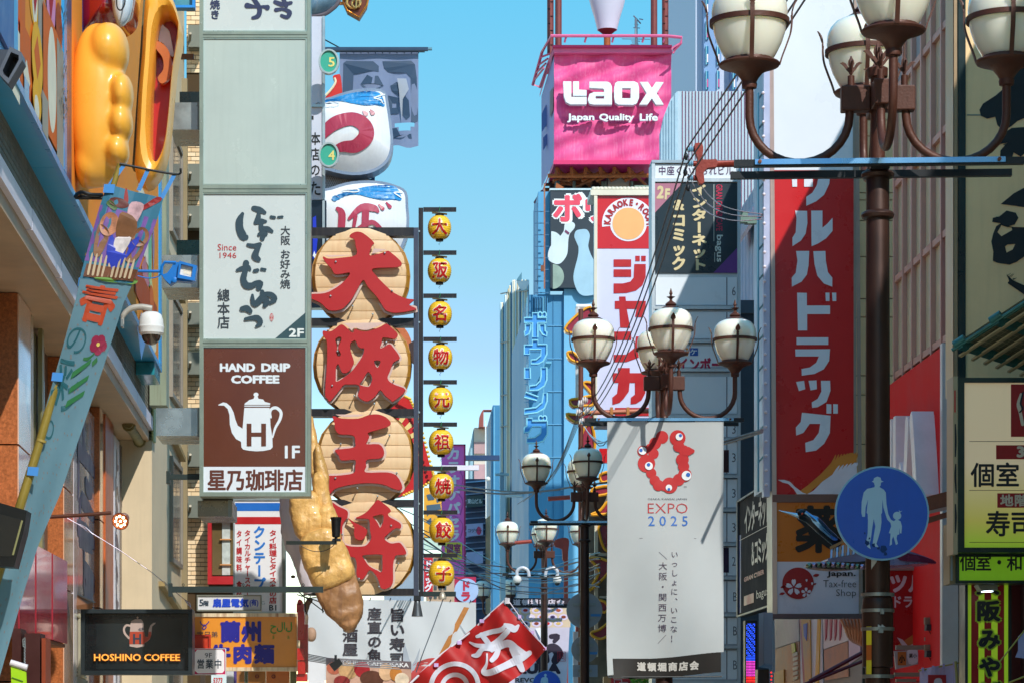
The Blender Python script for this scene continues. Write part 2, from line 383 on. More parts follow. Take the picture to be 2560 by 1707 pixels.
part('wall', G(front(66)).box(1694, 229, 1905, 900, -1, 0), mat('#a9bfce', 0.4, 0.15, 0.08, 0.5, streak=0.15, dark=.75), gs)
part('corner', G(front(66)).poly([(1652, 900), (1652, 330), (1662, 285), (1676, 250), (1692, 230), (1694, 230), (1694, 900)], -.4, .02), mat('#9fbccd', 0.35, 0.2), gs, True)
ln = mat('#7c2a55', 0.5)
for i in range(26): part('rib', G(front(66)).box(1706 + i * 8.2 - .7, 229, 1706 + i * 8.2 + .7, 900, 0, 0.03), ln, gs)
for i in range(5): part('rib', G(front(66)).box(1659 + i * 7.0 - 1.2, 300 - i * 16, 1659 + i * 7 + 1.2, 900, 0, 0.05), mat('#8eaabd', 0.4, .2), gs)
tw = thing('office_tower', 'tall pale blue tower behind the ribbed block, with narrow windows', 'building', P(1840, 1700, 170))
tm = mat('#b9c6dc', 0.5, 0, 0.06, 0.2); tb = mat('#6f93c0', 0.45, 0, 0.06, 0.2); m17 = front(170)
part('wall', G(m17).box(1739, -500, 1990, 1840, -20, 0), tm, tw)
for x0, x1 in ((1756, 1784), (1784, 1800), (1824, 1850), (1868, 1886)):
    part('bay', G(m17).poly([(x0, -500), (x1, -500), (x1, 168), (x1 - 12, 180), (x1 - 12, 400), (x0, 400)] if x0 != 1756 else [(x0, -500), (x1, -500), (x1, 360), (x0, 380)], 0.01, 0.8), tb, tw)
for k in range(9):
    y = -60 + k * 62
    for x in (1762, 1790, 1829, 1855, 1874):
        part('window', G(m17).box(x, y, x + 5, y + 44, 0.8, 0.95), mat('#2e6f96', 0.1), tw)
        part('window_frame', G(m17).box(x - 1.6, y - 2, x - .2, y + 46, 0.8, 1.0), mat('#8fd0de', 0.3), tw)
        part('blind', G(m17).box(x + 1, y + 20, x + 4, y + 40, 0.96, 1.0), mat('#e9dce6' if (k + x) % 2 else '#c25a94', 0.6), tw)
bb = thing('bowling_building', 'blue painted bowling hall building with billboard and service ladder', 'building', P(1400, 1830, 76))
blu = mat('#4f9cc9', 0.5, 0, 0.08, 0.6, streak=0.2, dark=.8); blu2 = mat('#4189b4', 0.5, 0, 0.08, 0.6, streak=0.25, dark=.8); blu3 = mat('#6db0d6', 0.5, 0, 0.06, 0.6, streak=0.15, dark=.85)
m76 = front(76)
part('wall', G(m76).box(1410, 722, 1660, 1844, -12, 0), blu3, bb)
part('wall', G(m76).box(1322, 735, 1410, 1844, -12, -0.15), blu2, bb)
part('tower_wall', G(m76).box(1346, 478, 1376, 735, -3, -0.1), blu, bb)
for k in range(9): part('wall_seam', G(m76).box(1370, 812 + k * 82, 1408, 813.5 + k * 82, -0.148, -0.12), blu3, bb)
part('wall_seam', G(m76).box(1383, 738, 1384.5, 1600, -0.148, -0.125), mat('#27719f', .5), bb)
for k in range(10): part('side_fin', G(m76).box(1331 + k * 4.1, 740, 1332.2 + k * 4.1, 800, -0.15, -0.05), blu, bb)
lad = thing('service_ladder', 'thin blue steel ladder frame left of the bowling billboard', 'ladder', P(1350, 740, 75.6))
la = G(front(75.6))
for x in (1336, 1344.5): la.box(x - .9, 508, x + .9, 738, -0.05, 0)
part('rail', la, mat('#2f5f86', 0.5), lad)
for k in range(8): part('rung', G(front(75.6)).box(1337, 528 + k * 29, 1372, 530 + k * 29, -0.05, -0.02), mat('#376c94', 0.5), lad)
part('post', G(front(75.4)).box(1359.5, 460, 1363, 722, -0.05, 0), mat('#a0654a', 0.6, 0, .3, 8), lad)
part('junction_box', G(front(75.3)).box(1352, 664, 1359, 679, -0.05, 0.03), RUST, lad)
bl = thing('bowling_billboard', 'dark billboard with pink katakana and giant bowling pins and ball', 'billboard', P(1430, 720, 75.8))
mbl = front(75.8)
part('board', G(mbl).box(1376, 476, 1540, 720, -0.6, 0), mat('#21303d', 0.45, 0, 0.15, 0.8), bl)
part('trim', G(mbl).box(1374, 472, 1540, 476.5, -0.65, 0.03), mat('#bcd3dc', 0.5), bl)
gl = G(mbl); gl.cells('ボ', 1380, 482, 1463, 560, off=0.085, w=0.01, vert=False); gl.cells('ウ', 1452, 482, 1535, 560, off=0.085, w=0.012, vert=False); part('letter_outline', gl, mat('#e8eef2', 0.4), bl)
gl = G(mbl); gl.cells('ボウ', 1381, 484, 1531, 558, off=0.045, w=0.02, vert=False); part('lettering', gl, mat('#e2455f', 0.4), bl)
def pin(cx, cy, h, a):
    prof = [(0, -.5), (.075, -.49), (.11, -.44), (.115, -.38), (.085, -.28), (.075, -.22), (.10, -.1), (.17, .08), (.205, .2), (.2, .32), (.16, .44), (.09, .5), (0, .51)]
    pts = [(x, y) for x, y in prof] + [(-x, y) for x, y in prof[::-1][1:-1]]
    c, s = math.cos(a), math.sin(a); return sm_p([(cx + h * (x * c - y * s), cy + h * (x * s + y * c)) for x, y in pts], 3, True)
pm = mat('#cfdde4', 0.3, 0, 0.12, 1.0)
part('pin_picture', G(mbl).poly(pin(1406, 606, 112, 0.42), 0.008), pm, bl); part('pin_picture', G(mbl).poly(pin(1463, 656, 165, -0.12), 0.012), mat('#9fc3d8', .35, 0, .15, 1), bl)
part('pin_picture', G(mbl).poly(circ(1378, 608, 28, 29, 20, -90, 90), 0.005), pm, bl)
part('ball_picture', G(mbl).poly([p for p in circ(1382, 692, 28, 31) if p[0] > 1376.5], 0.010), mat('#93a99e', 0.4, 0, 0.3, 1.4), bl)
part('pin_band', G(mbl).poly([(1414, 575), (1424, 583), (1421, 588), (1411, 580)], 0.02), mat('#6d2f55', 0.4), bl)
ne = thing('neon_sign', 'vertical blue channel katakana letters for bowling outlined with pale tubes', 'sign', P(1340, 1110, 74.6))
m74 = front(74.6)
nl = mat('#3a8fd6', 0.45, 0, 0.08); nt_ = mat('#8fd3e8', 0.3)
L6 = 6.534
def q6(l, ox=1240, oy=660, s=L6): return [(ox + x / s, oy + y / s) for x, y in l]
def q3(l): return q6(l, 1100, 840, 3.92)
neon = [q6([(460, 885), (595, 885), (595, 808), (680, 808), (680, 885), (822, 885), (822, 965), (680, 965), (680, 1200), (595, 1200), (595, 965), (460, 965)]),
        q6([(478, 992), (565, 992), (560, 1080), (535, 1150), (470, 1185), (462, 1110), (480, 1095)]), q6([(710, 992), (795, 992), (800, 1100), (828, 1120), (825, 1185), (760, 1160), (715, 1090)]),
        q6(circ(718, 836, 33, 44, 14)), q6(circ(788, 836, 33, 44, 14)),
        q3([(825, 90), (905, 90), (905, 45), (958, 45), (958, 85), (1045, 85), (1045, 180), (1010, 250), (960, 275), (892, 275), (892, 235), (940, 232), (985, 195), (990, 132), (878, 132), (878, 180), (825, 180)]),
        q3([(828, 312), (882, 312), (885, 415), (828, 415)]), q3([(988, 310), (1045, 308), (1045, 430), (1020, 490), (960, 530), (875, 533), (875, 490), (940, 480), (980, 440), (990, 390)]),
        q3([(840, 550), (962, 595), (950, 632), (825, 600)]), q3([(1012, 560), (1048, 556), (1048, 640), (1020, 710), (950, 750), (825, 765), (828, 715), (940, 700), (1000, 650)]),
        q3([(850, 805), (903, 805), (903, 832), (1050, 832), (1050, 960), (1010, 1025), (950, 1045), (850, 1045), (850, 1000), (930, 990), (985, 950), (990, 885), (905, 885), (870, 940), (825, 945), (825, 900), (850, 880)]),
        q3(circ(985, 805, 20, 26, 14)), q3(circ(1025, 805, 20, 26, 14))]
for l in neon:
    p_ = part('letter', G(m74).poly(l, -0.25, 0), nl, ne)
    part('neon_tube', G(m74).tube([(*a, 0.04) for a in l], 0.022, 5, closed=True), nt_, p_)
nb = G(m74)
for y in (790, 876, 955, 1000, 1040): nb.box(1312, y, 1366, y + 1.5, -0.3, -0.27)
for x in (1318, 1360): nb.box(x, 740, x + 1.6, 1105, -0.34, -0.30)
nb.box(1366, 900, 1380, 904, -1.3, -0.3)
part('mounting_rail', nb, mat('#6cb6d2', 0.5), ne)
fl = thing('fluted_facade', 'narrow facade of tall half-round metal flutes rising in steps beside the blue building', 'building', P(1290, 1830, 90))
chrome = mat('#c9c9bb', 0.18, 0.85, 0.1, 0.6); chr2 = mat('#9fc0cc', 0.25, 0.8, 0.1, 0.6); beig = mat('#c9b48c', 0.45, 0.3, 0.1)
fm_ = [mat('#ded2b4', .4, .25, .1, .6), mat('#bcd2dc', .35, .3, .1, .6), mat('#e8e4d8', .35, .2, .1, .6), mat('#3d6f92', .35, .3, .1, .6), mat('#c2aa80', .45, .2, .1, .6)]
for i in range(19):
    u = 1252.5 + i * 3.75; d = 104 - i * 1.1; v = 760 if i < 3 else 742 - (i - 3) * 8 if i < 8 else 704; r = 2.4 if i % 3 else 3.1
    c = P(u, 1840, d); part('flute', G().lathe([(r * d / F, 0.0), (r * d / F, P(u, v, d).z - c.z), (r * d / F * .6, P(u, v, d).z - c.z + .05)], c, 14), fm_[(1, 0, 3, 1, 2, 4, 0, 3, 2, 0, 1, 4, 2, 3, 0, 1, 2, 0, 1)[i]], fl, True)
part('backing', G().add([P(1250, 1840, 106), P(1322, 1840, 84), P(1322, 712, 84), P(1285, 720, 96), P(1250, 775, 106)], [(0, 1, 2, 3, 4)], raw=True), mat('#2d4a63', 0.5), fl)
part('cut_top', G(front(84)).poly([(1292, 703), (1322, 703), (1321, 712), (1317, 720), (1311, 726), (1304, 726), (1298, 720), (1294, 711)], 0, 0.03), mat('#c6dbe2', 0.3), fl)
part('spike', G(front(90)).poly([(1290, 703), (1304, 682), (1304, 703)], 0, 0.1), mat('#4a7f95', 0.4), fl)
for v in (729, 851, 982, 1060, 1180): part('band', G().tube([P(1252, v + 6, 103), P(1284, v, 96), P(1320, v - 2, 83)], 0.025, 5, raw=True), mat('#5b6a70', 0.5), fl)
fb = thing('beige_block', 'small beige and dusty pink block far down the street', 'building', P(1210, 1840, 150))
part('wall', G(front(150)).box(1185, 1068, 1232, 1840, -14, 0), mat('#cfc5b8', 0.6), fb)
part('pink_wall', G(front(150)).box(1185, 1104, 1228, 1133, 0, 0.1), mat('#b08e90', 0.6), fb); part('pink_wall', G(front(150)).box(1185, 1160, 1228, 1260, 0, 0.1), mat('#b99398', 0.6), fb)
part('side_wall', G(front(150)).poly([(1176, 1128), (1184, 1070), (1184, 1700), (1176, 1700)], -3, -0.1), mat('#8fb3c4', 0.6), fb)
rs = thing('rooftop_sign', 'faded brown sign box on the roof of the distant beige block', 'sign', P(1205, 1068, 149))
part('panel', G(front(149)).poly([(1197, 1066), (1199, 1040), (1203, 1030), (1208, 1023), (1208, 1066)], -1, 0), mat('#8c4740', 0.6), rs)
part('frame', G(front(149)).frame(1208, 1023, 1230, 1066, 1, 1, -1, 0), mat('#b06a60', 0.6), rs)
ft = thing('blue_tower', 'slim dark blue slab building far down the street', 'building', P(1240, 1840, 130))
part('wall', G(front(130)).box(1232, 1012, 1262, 1840, -10, 0), mat('#2f78a4', 0.5), ft)
part('side_wall', G(front(130)).poly([(1227, 1042), (1232, 1013), (1232, 1840), (1227, 1840)], -4, -0.02), mat('#245f86', 0.5), ft)
part('drainpipe', G(front(129.8)).box(1235.5, 1016, 1237, 1400, 0, 0.05), mat('#6fb0cf', .5), ft)
for i in range(5):
    w_ = 50 + (i * 37) % 25; c = ['#8a98a8', '#b59a82', '#5f7486', '#cfc2a8', '#7f5f56'][i]
    x0 = 960 + i * 108; y0 = 1330 + (i * 53) % 120
    far = thing('distant_building', 'low %s building closing the far end of the street behind wires and signs' % ['grey', 'tan', 'dark slate', 'pale cream', 'brown'][i], 'building', P(x0, 1840, 260 + i * 5), 'low buildings closing the end of the street')
    part('wall', G(front(260 + i * 5)).box(x0, y0, x0 + w_ * 2, 1841, -12, 0), mat(c, 0.6), far)
    for a in range(4):
        for b in range(5): part('window', G(front(260 + i * 5)).box(x0 + 5 + a * 12, y0 + 12 + b * 22, x0 + 12 + a * 12, y0 + 24 + b * 22, 0, 0.1), mat('#33424e', 0.15), far)
ln_ = thing('south_block', 'long cream stuccoed block lining the left side of the street near the viewer', 'building', (-6, -10, 0))
part('wall', G().wbox(-12, -3.7, -60, 7.6, 0, 13), mat('#f0e0c0', .6, 0, .08, 1), ln_)
for k in range(16):
    for z in (1.2, 4.6, 8.0, 11.0): part('window', G().wbox(-3.71, -3.66, -58 + k * 4, -56 + k * 4, z, z + 1.4), mat('#6a7880', .15), ln_)
bronze = mat('#552f23', 0.5, 0.15, 0.22, 6, bump=0.12, bsc=60, streak=0.3, dark=0.5)
polem = mat('#402821', 0.4, 0.35, 0.3, 3, streak=0.5, tint='#1d1a1c')
globem = mat('#fdf4e2', 0.10, 0, 0.03, 3, streak=0.08, dark=.85, coat=0.5, sss=.7)
LH = 4.61 + EYE   # height of the rings
def lantern(root, cx, cy, H):
    """cup with globe, ring, four straps and cap"""
    c = Vector((cx, cy, H))
    cup = part('lantern_cup', G().lathe([(.024, -.43), (.046, -.425), (.05, -.40), (.046, -.385), (.06, -.36), (.088, -.325), (.13, -.305), (.19, -.285), (.198, -.272), (.19, -.262), (.155, -.255), (.15, -.235), (.12, -.235)], c, 28), bronze, root, True)
    pr = [(.148, -.245), (.175, -.20), (.205, -.14), (.228, -.07), (.24, 0), (.245, .06), (.238, .12), (.218, .165), (.185, .20), (.14, .222), (.08, .232), (.01, .234)]
    part('globe', G().lathe(pr, c, 36), globem, cup, True)
    part('ring', G().lathe([(.243, -.018), (.257, -.018), (.257, .014), (.243, .014), (.243, -.018)], c, 40), bronze, cup, True)
    for k in range(4):
        a = k * math.pi / 2 - math.pi / 2; rx, ry = math.cos(a), math.sin(a); tx, ty = -ry, rx
        prof = [(.188, -.275), (.205, -.22), (.235, -.14), (.258, -.07), (.266, 0), (.264, .04)]
        g = G(); pp = sm_p(prof, 4); vs = []; hw = .014 
        for r, z in pp:
            for s_ in (-1, 1):
                for e in (0, .011): vs.append(c + Vector((rx * (r + e) + tx * hw * s_, ry * (r + e) + ty * hw * s_, z)))
        fs = []
        for i in range(len(pp) - 1):
            b = i * 4
            for q in ((0, 1, 5, 4), (1, 3, 7, 5), (3, 2, 6, 7), (2, 0, 4, 6)): fs.append(tuple(b + x for x in q))
        g.add(vs, fs, raw=True)
        leaf = [(.010, .03, .268), (.016, .05, .268), (.012, .062, .268), (.029, .085, .274), (.026, .105, .280), (.012, .128, .292), (.001, .142, .302)]
        vs = []
        for h_, z, r in leaf:
            for s_ in (-1, 1):
                for e in (0, .009): vs.append(c + Vector((rx * (r + e) + tx * h_ * s_, ry * (r + e) + ty * h_ * s_, z)))
        fs = []
        for i in range(len(leaf) - 1):
            b = i * 4
            for q in ((0, 1, 5, 4), (1, 3, 7, 5), (3, 2, 6, 7), (2, 0, 4, 6)): fs.append(tuple(b + x for x in q))
        g.add(vs, fs, raw=True)
        part('strap', g, bronze, cup, True)
    part('cap', G().lathe([(.13, .215), (.112, .235), (.085, .25), (.05, .262), (.062, .27), (.064, .28), (.045, .30), (.02, .315), (.014, .33), (.02, .345), (.03, .352), (.05, .362), (.016, .368), (.012, .385), (.02, .40), (.003, .46)], c, 22), bronze, cup, True)
def build_lamp(loc, label):
    r = thing('street_lamp', label, 'street lamp', loc, 'four-globe bronze street lamps along the right side'); ox, oy = loc[0], loc[1]
    O = Vector((ox, oy, 0))
    part('base', G().lathe([(.17, 0), (.17, .25), (.12, .35), (.115, 1.2)], O, 28), polem, r, True)
    part('pole', G().lathe([(.079, 1.2), (.079, 3.4), (.074, 5.24), (.07, 5.26), (.052, 5.30), (.046, 5.32)], O, 28), polem, r, True)
    part('sleeve', G().lathe([(.074, 2.05), (.098, 2.06), (.1, 2.45), (.094, 2.5), (.08, 2.52)], O, 28), polem, r, True)
    part('upper_pole', G().lathe([(.046, 5.3), (.046, 5.84), (.064, 5.845), (.066, 5.90), (.05, 5.91)], O, 24), bronze, r, True)
    for z in (4.96, 5.22):
        part('collar', G().lathe([(.07, z - .03), (.10, z - .02), (.107, z), (.10, z + .015), (.07, z + .03)], O, 32), polem, r, True)
    part('banner_bar', G().wbox(ox - .93, ox + .9, oy - .20, oy - .15, 5.24, 5.285), DARK, r)
    part('banner_bar', G().wbox(ox - .93, ox + .88, oy + .15, oy + .2, 5.235, 5.28), DARK, r)
    part('bar_clamp', G().wbox(ox - .06, ox + .06, oy - .15, oy + .15, 5.235, 5.28), DARK, r)
    part('bar_strip', G().wbox(ox - .80, ox + .78, oy - .215, oy - .202, 5.25, 5.284), mat('#7fb4dc', 0.2, 0.6, 0.1), r)
    for s_ in (-.77, .74): part('bolt', G().lathe([(.012, 0), (.012, .02), (0.002, .022)], (ox + s_, oy - .214, 5.267), 10, 'y'), RUST, r)
    def fleur(cx, cy, z, k):
        g = G(); f3 = lambda u, v, w=0.0: Vector((cx + u, cy - w, z + v))
        def lf(m3):
            g.m = m3
            body = [(0, 0), (.012, .015), (.018, .04), (.015, .065), (0.022, .082), (.018, .105), (0, .135)]
            g.poly([(x * k, y * k) for x, y in body] + [(-x * k, y * k) for x, y in body[::-1][1:-1]], -.006, .006)
            for s_ in (-1, 1):
                sd_ = [(.004, .045), (.02, .06), (.035, .085), (.055, .095), (.075, .088), (.06, .078), (.045, .062), (.03, .04), (.016, .025), (0, .02)]
                g.poly([(x * s_ * k, y * k) for x, y in sd_], -.005, .005)
        lf(f3); lf(lambda u, v, w=0.0: Vector((cx - w, cy + u, z + v)))
        return g
    part('finial', fleur(ox, oy, 5.905, 1.25), bronze, r)
    for k in range(4):
        a = k * math.pi / 2; dx, dy = math.cos(a), math.sin(a)
        def L(rr, z, t=0.0): return Vector((ox + dx * rr - dy * t, oy + dy * rr + dx * t, z))
        g = G(); g.add([L(a_, z_, t_) for z_ in (5.625, 5.785) for t_ in (-.05, .05) for a_ in (.05, .235)], [(0, 1, 3, 2), (4, 6, 7, 5), (0, 4, 5, 1), (2, 3, 7, 6), (0, 2, 6, 4), (1, 5, 7, 3)], raw=True)
        part('hub_box', g, bronze, r, bevel=.008)
        cc = L(.17, 0)
        part('stub', G().lathe([(.022, 5.78), (.022, 5.855), (.012, 5.86)], (cc.x, cc.y, 0), 14), bronze, r, True)
        part('finial', fleur(cc.x, cc.y, 5.855, .95), bronze, r)
        pts = [L(.18, 5.64)] + [L(.50 - .32 * math.cos(math.radians(q)), 5.60 - .30 * math.sin(math.radians(q))) for q in range(0, 181, 12)] + [L(.82, 5.68), L(.82, 5.79)]
        part('arm', G().tube(pts, .0275, 14, raw=True), bronze, r, True)
        lantern(r, L(.82, 0).x, L(.82, 0).y, LH)
    return r
NL = 'four-globe bronze street lamp '
lamp1 = build_lamp((3.045, 18.0, 0), NL + 'nearest at right, above the large blue round sign')
lamp1.rotation_euler = (0, 0, 0)
for (x, y), lb in (((3.01, 32.4), 'carrying the long white exposition banner'), ((3.07, 47.6), 'with three grey disc signs seen from behind'),
                   ((3.13, 62.5), 'in front of the sushi plates banner'), ((3.25, 86.0), 'furthest away, beside the red flag tip')):
    tree_copy(lamp1, None, (x, y, 0), 0.0, NL + lb)
lamp1.rotation_euler = (0, 0, math.radians(-3.0))
ps = thing('pedestrian_sign', 'large round blue pedestrians-only sign with man and child on the near lamp pole', 'traffic sign', P(2205, 1400, 17.86))
mp = front(17.86); bluem = mat('#0b55c4', 0.32, 0, 0.1, 3, streak=0.12, dark=.7)
def sign_disc(root, m, cx, cy, R, k):
    part('disc', G(m).poly(circ(cx, cy, R, n=48), -0.012, 0), mat('#7fb0cf', 0.4, 0.2), root)
    part('blue_face', G(m).poly(circ(cx, cy, R * .962, n=48), 0.0005, 0.003), bluem, root)
    man = [(235, 68), (248, 60), (252, 42), (278, 30), (302, 40), (306, 60), (325, 68), (304, 74), (302, 95), (292, 108), (325, 128), (340, 150), (345, 235), (358, 310), (385, 365), (375, 375), (350, 350), (322, 260), (315, 200), (312, 300), (305, 310), (308, 370), (300, 430), (280, 500), (270, 530), (285, 555), (262, 552), (242, 530), (250, 470), (262, 400), (250, 345), (238, 420), (228, 500), (218, 530), (228, 570), (205, 555), (190, 535), (205, 450), (207, 360), (205, 310), (197, 300), (208, 200), (190, 260), (185, 330), (165, 330), (158, 300), (160, 220), (175, 150), (200, 122), (255, 110), (258, 98), (250, 75)]
    kid = [(415, 350), (430, 352), (450, 365), (460, 400), (455, 455), (445, 450), (440, 410), (440, 460), (425, 465), (420, 490), (430, 530), (415, 540), (400, 490), (395, 475), (385, 500), (385, 535), (368, 545), (372, 500), (375, 455), (362, 450), (380, 400), (375, 375), (358, 350), (362, 338), (385, 355), (400, 362)]
    t = lambda l: [(cx + (x / 2.976 + 2100 - 2205) * k, cy + (y / 2.976 + 1180 - 1282) * k) for x, y in l]
    g = G(m).poly(t(man), 0.005); g.poly(t(kid), 0.0055); g.poly(t(circ(424, 322, 31, 30, 20)), 0.006); g.poly(t([(440, 300), (436, 278), (446, 290), (462, 284), (450, 296)]), 0.0065)
    part('symbol', g, mat('#9fc6e2', 0.35, 0, 0.05), root)
sign_disc(ps, mp, 2205, 1282, 118, 1.0)
g = G(mp)
for cx, cy, r in ((2167, 1356, 9), (2183, 1362, 6), (2208, 1372, 10), (2196, 1370, 5), (2162, 1332, 3), (2214, 1384, 8), (2173, 1345, 3)):
    g.poly([(cx + r * random.uniform(.4, 1) * math.cos(a), cy + r * random.uniform(.4, 1.2) * math.sin(a)) for a in [i * .5 for i in range(12)]], 0.0075 + random.random() * .001)
part('grime', g, mat('#1b3d74', 0.7), ps)
part('clamp', G(mp).box(2195, 1250, 2215, 1312, -0.05, -0.013), STEEL, ps)
st = thing('pole_stickers', 'torn paper stickers and yellow tape on the near lamp pole under the blue sign', 'stickers', P(2170, 1700, 17.9))
ms = front(17.90)
def cylw(u): # on the pole surface
    return 0.0
pc = front(18.0)
def onpole(r): 
    def f(u, v, w=0.0):
        x = (u - PX) * 18 / F - 3.045; x = max(-r * .999, min(r * .999, x)); return Vector((3.045 + x, 18 - math.sqrt(max(0, r * r - x * x)) - w, EYE + (PY - v) * 18 / F))
    return f
g = G(onpole(.081))
for i in range(6): g.add([(2174 + i * 2.5, 1398, .003), (2176.5 + i * 2.5, 1398, .003), (2176.5 + i * 2.5 - i * .6, 1415 - i * 2.0, .003), (2174 + i * 2.5 - i * .6, 1425 - i * 3, .003)], [(0, 1, 2, 3)])
part('torn_sticker', g, mat('#b9bdbd', 0.6), st)
g = G(onpole(.101))
for i in range(6): g.box(2188 + i * 3, 1562 + (i % 3) * 2, 2191 + i * 3, 1571 - (i % 2) * 3, .001, .004)
part('torn_sticker', g, mat('#b6bcc0', 0.6), st)
for v0, v1, c in ((1566, 1612, '#e6cf28'), (1612, 1650, '#b55a1e'), (1650, 1688, '#d8c42a')):
    part('yellow_tape', G(onpole(.101)).box(2162, v0, 2173, v1, .001, .003), mat(c, 0.4), st)
for v in (1490, 1530, 1576, 1694):
    part('steel_band', G().lathe([(.103, 0), (.106, .0), (.106, .022), (.103, .022)], (3.045, 18, P(0, v, 18).z), 32), STEEL, st, True)
part('band_buckle', G(front(17.89)).box(2200, 1522, 2209, 1534, 0, 0.02), STEEL, st); part('band_buckle', G(front(17.89)).box(2195, 1571, 2207, 1581, 0, 0.02), STEEL, st)
bn2 = thing('expo_banner', 'long white exhibition banner with a red ring emblem hanging from the second lamp', 'banner', P(1663, 1690, 32.2))
def fab(d, amp, fx=0.03, fy=0.006, ph=0.0):
    return lambda u, v, w=0.0: P(u + 0.9 * math.sin(v * .011 + ph) * max(0, (v - 1050) / 640), v + (3 * math.sin(u * .02) if v > 1600 else 0), d, w + amp * min(1, (v - 1040) / 300) * (math.sin(u * fx * .55 - v * fy * 1.6 + ph) + .5 * math.sin(u * fx * 1.3 + v * fy * 2.2) + .35 * math.sin(v * .013 - u * .011)))
mf = fab(32.2, 0.045)
g = G(mf); N, Q = 24, 60
for (a0, b0, a1, b1, store) in ((1518, 1048, 1809, 1640, 0),):
    vs = [(a0 + (a1 - a0) * i / N - (0 if i else 0), b0 + (b1 - b0) * j / Q + (8 - 16 * i / N) * (j / Q) ** 6, 0) for j in range(Q + 1) for i in range(N + 1)]
    g.add(vs, [(j * (N + 1) + i, j * (N + 1) + i + 1, (j + 1) * (N + 1) + i + 1, (j + 1) * (N + 1) + i) for j in range(Q) for i in range(N)])
clothm = mat('#cdd3d4', 0.7, 0, 0.04, 1.5, transl=0.3)
part('cloth', g, clothm, bn2, True)
g = G(mf); vs = [(1532 + 270 * i / N, 1640 + 50 * j / 6 + (8 - 16 * i / N), 0) for j in range(7) for i in range(N + 1)]
g.add(vs, [(j * (N + 1) + i, j * (N + 1) + i + 1, (j + 1) * (N + 1) + i + 1, (j + 1) * (N + 1) + i) for j in range(6) for i in range(N)])
part('black_hem', g, mat('#1a1613', 0.6), bn2, True)
g = G(mf); g.add([(1518, 1640, 0), (1532, 1641, 0), (1534, 1688, 0), (1519, 1690, 0)], [(0, 1, 2, 3)]); part('white_hem', g, clothm, bn2)
part('bottom_rod', G(front(32.2)).tube([(1520, 1692, 0), (1805, 1690, 0)], .008, 8), BLACK, bn2)
g = G(mf); g.cells('道頓堀商店会', 1592, 1650, 1748, 1676, off=0.05, w=.006, vert=False, fill=.86); part('lettering', g, mat('#c9c6c0', .5), bn2)
rx = lambda l, k=3.92, ox=1100, oy=840: [(ox + x / k, oy + y / k, *z) for x, y, *z in l]
em = G(mf)
cc = [(2180, 985, 62), (2300, 985, 62), (2110, 1055, 72), (2090, 1140, 62), (1990, 1120, 55), (2025, 1245, 78), (2080, 1330, 50), (2105, 1390, 48), (2135, 1440, 55), (2200, 1445, 60), (2250, 1470, 72)]
rr = [(1641, 1073, 12.5), (1658, 1085, 14), (1627, 1102, 15), (1621, 1126, 17), (1629, 1152, 13), (1634, 1183, 17), (1643, 1205, 14), (1661, 1216, 15)]
lob = [(1655, 1092, 16), (1694, 1094, 20), (1638, 1107, 15), (1625, 1120, 12), (1607, 1127, 14), (1634, 1133, 13), (1616, 1158, 22), (1628, 1182, 13), (1637, 1200, 13), (1646, 1212, 14), (1674, 1212, 20), (1660, 1216, 10), (1697, 1198, 15), (1712, 1186, 17), (1706, 1148, 16), (1709, 1165, 14), (1697, 1115, 14), (1710, 1125, 13)]
for i, (x, y, r) in enumerate(lob): em.poly(circ(x, y, r, n=22), 0.006 + i * .0004)
em.poly([(1708, 1116), (1722, 1116), (1736, 1124), (1736, 1130), (1722, 1138), (1708, 1138)], 0.0148)
part('emblem', em, mat('#bb1f22', 0.5), bn2)
e2 = G(mf); e3 = G(mf)
for i, (x, y, r, px_, py_) in enumerate(((1698, 1091, 9, 1701, 1088), (1606, 1126, 10, 1602, 1125), (1622, 1164, 10, 1621, 1161), (1716, 1188, 12, 1720, 1186), (1672, 1218, 8, 1672, 1222))):
    e2.poly(circ(x, y, r, n=18), 0.018); e3.poly(circ(px_, py_, r * .45, n=12), 0.021)
part('emblem', e2, mat('#e6eaec', .5), bn2); part('emblem', e3, mat('#1f62b8', .5), bn2)
g = G(mf); g.text('OSAKA, KANSAI, JAPAN', 1619, 1244, 1717, 1250, w=.006); g.text('TM', 1709, 1214, 1716, 1218, w=.006); part('lettering', g, mat('#4a4a55', .5), bn2)
g = G(mf); g.text('EXPO', 1619, 1257, 1719, 1282, off=-.012, w=.006); part('lettering', g, mat('#b3242a', .5), bn2)
g = G(mf); g.text('2 0 2 5', 1620, 1289, 1719, 1314, off=.005, w=.006); part('lettering', g, mat('#2a68b8', .5), bn2)
g = G(mf); g.cells('いっしょに、いこな！', 1673, 1374, 1697, 1606, w=.006, fill=.8); g.cells('＼大阪・関西万博／', 1642, 1376, 1670, 1608, w=.006, fill=.8)
g.rect(1598, 1344, 1741, 1345, .006); part('lettering', g, mat('#4b3d52', .5), bn2)
for (cx, cy, r, lb) in ((1461, 1525, 45, 'upper large round traffic sign seen from its grey back on the third lamp'), (1462, 1622, 34, 'middle smaller round traffic sign seen from its grey back on the third lamp')):
    t = thing('traffic_sign', lb, 'traffic sign', P(cx, cy + r, 47.9)); m = front(47.9)
    part('disc', G(m).poly(circ(cx, cy, r, n=40), -0.02, 0), mat('#8e959e', 0.4, 0.4, 0.1), t)
    for v in (-.35, .4):
        part('bracket', G(m).box(cx - r * .65, cy + v * r - 3, cx + r * .65, cy + v * r + 4, 0, 0.03), STEEL, t)
    part('sticker', G(m).box(cx + r * .35, cy + r * .2, cx + r * .9, cy + r * .2 + 6, 0.031, 0.034), mat('#3f8ad0', .4), t)
t = thing('traffic_sign', 'lowest small rectangular sign plate seen from its grey back on the third lamp', 'traffic sign', P(1463, 1692, 47.9)); m = front(47.9)
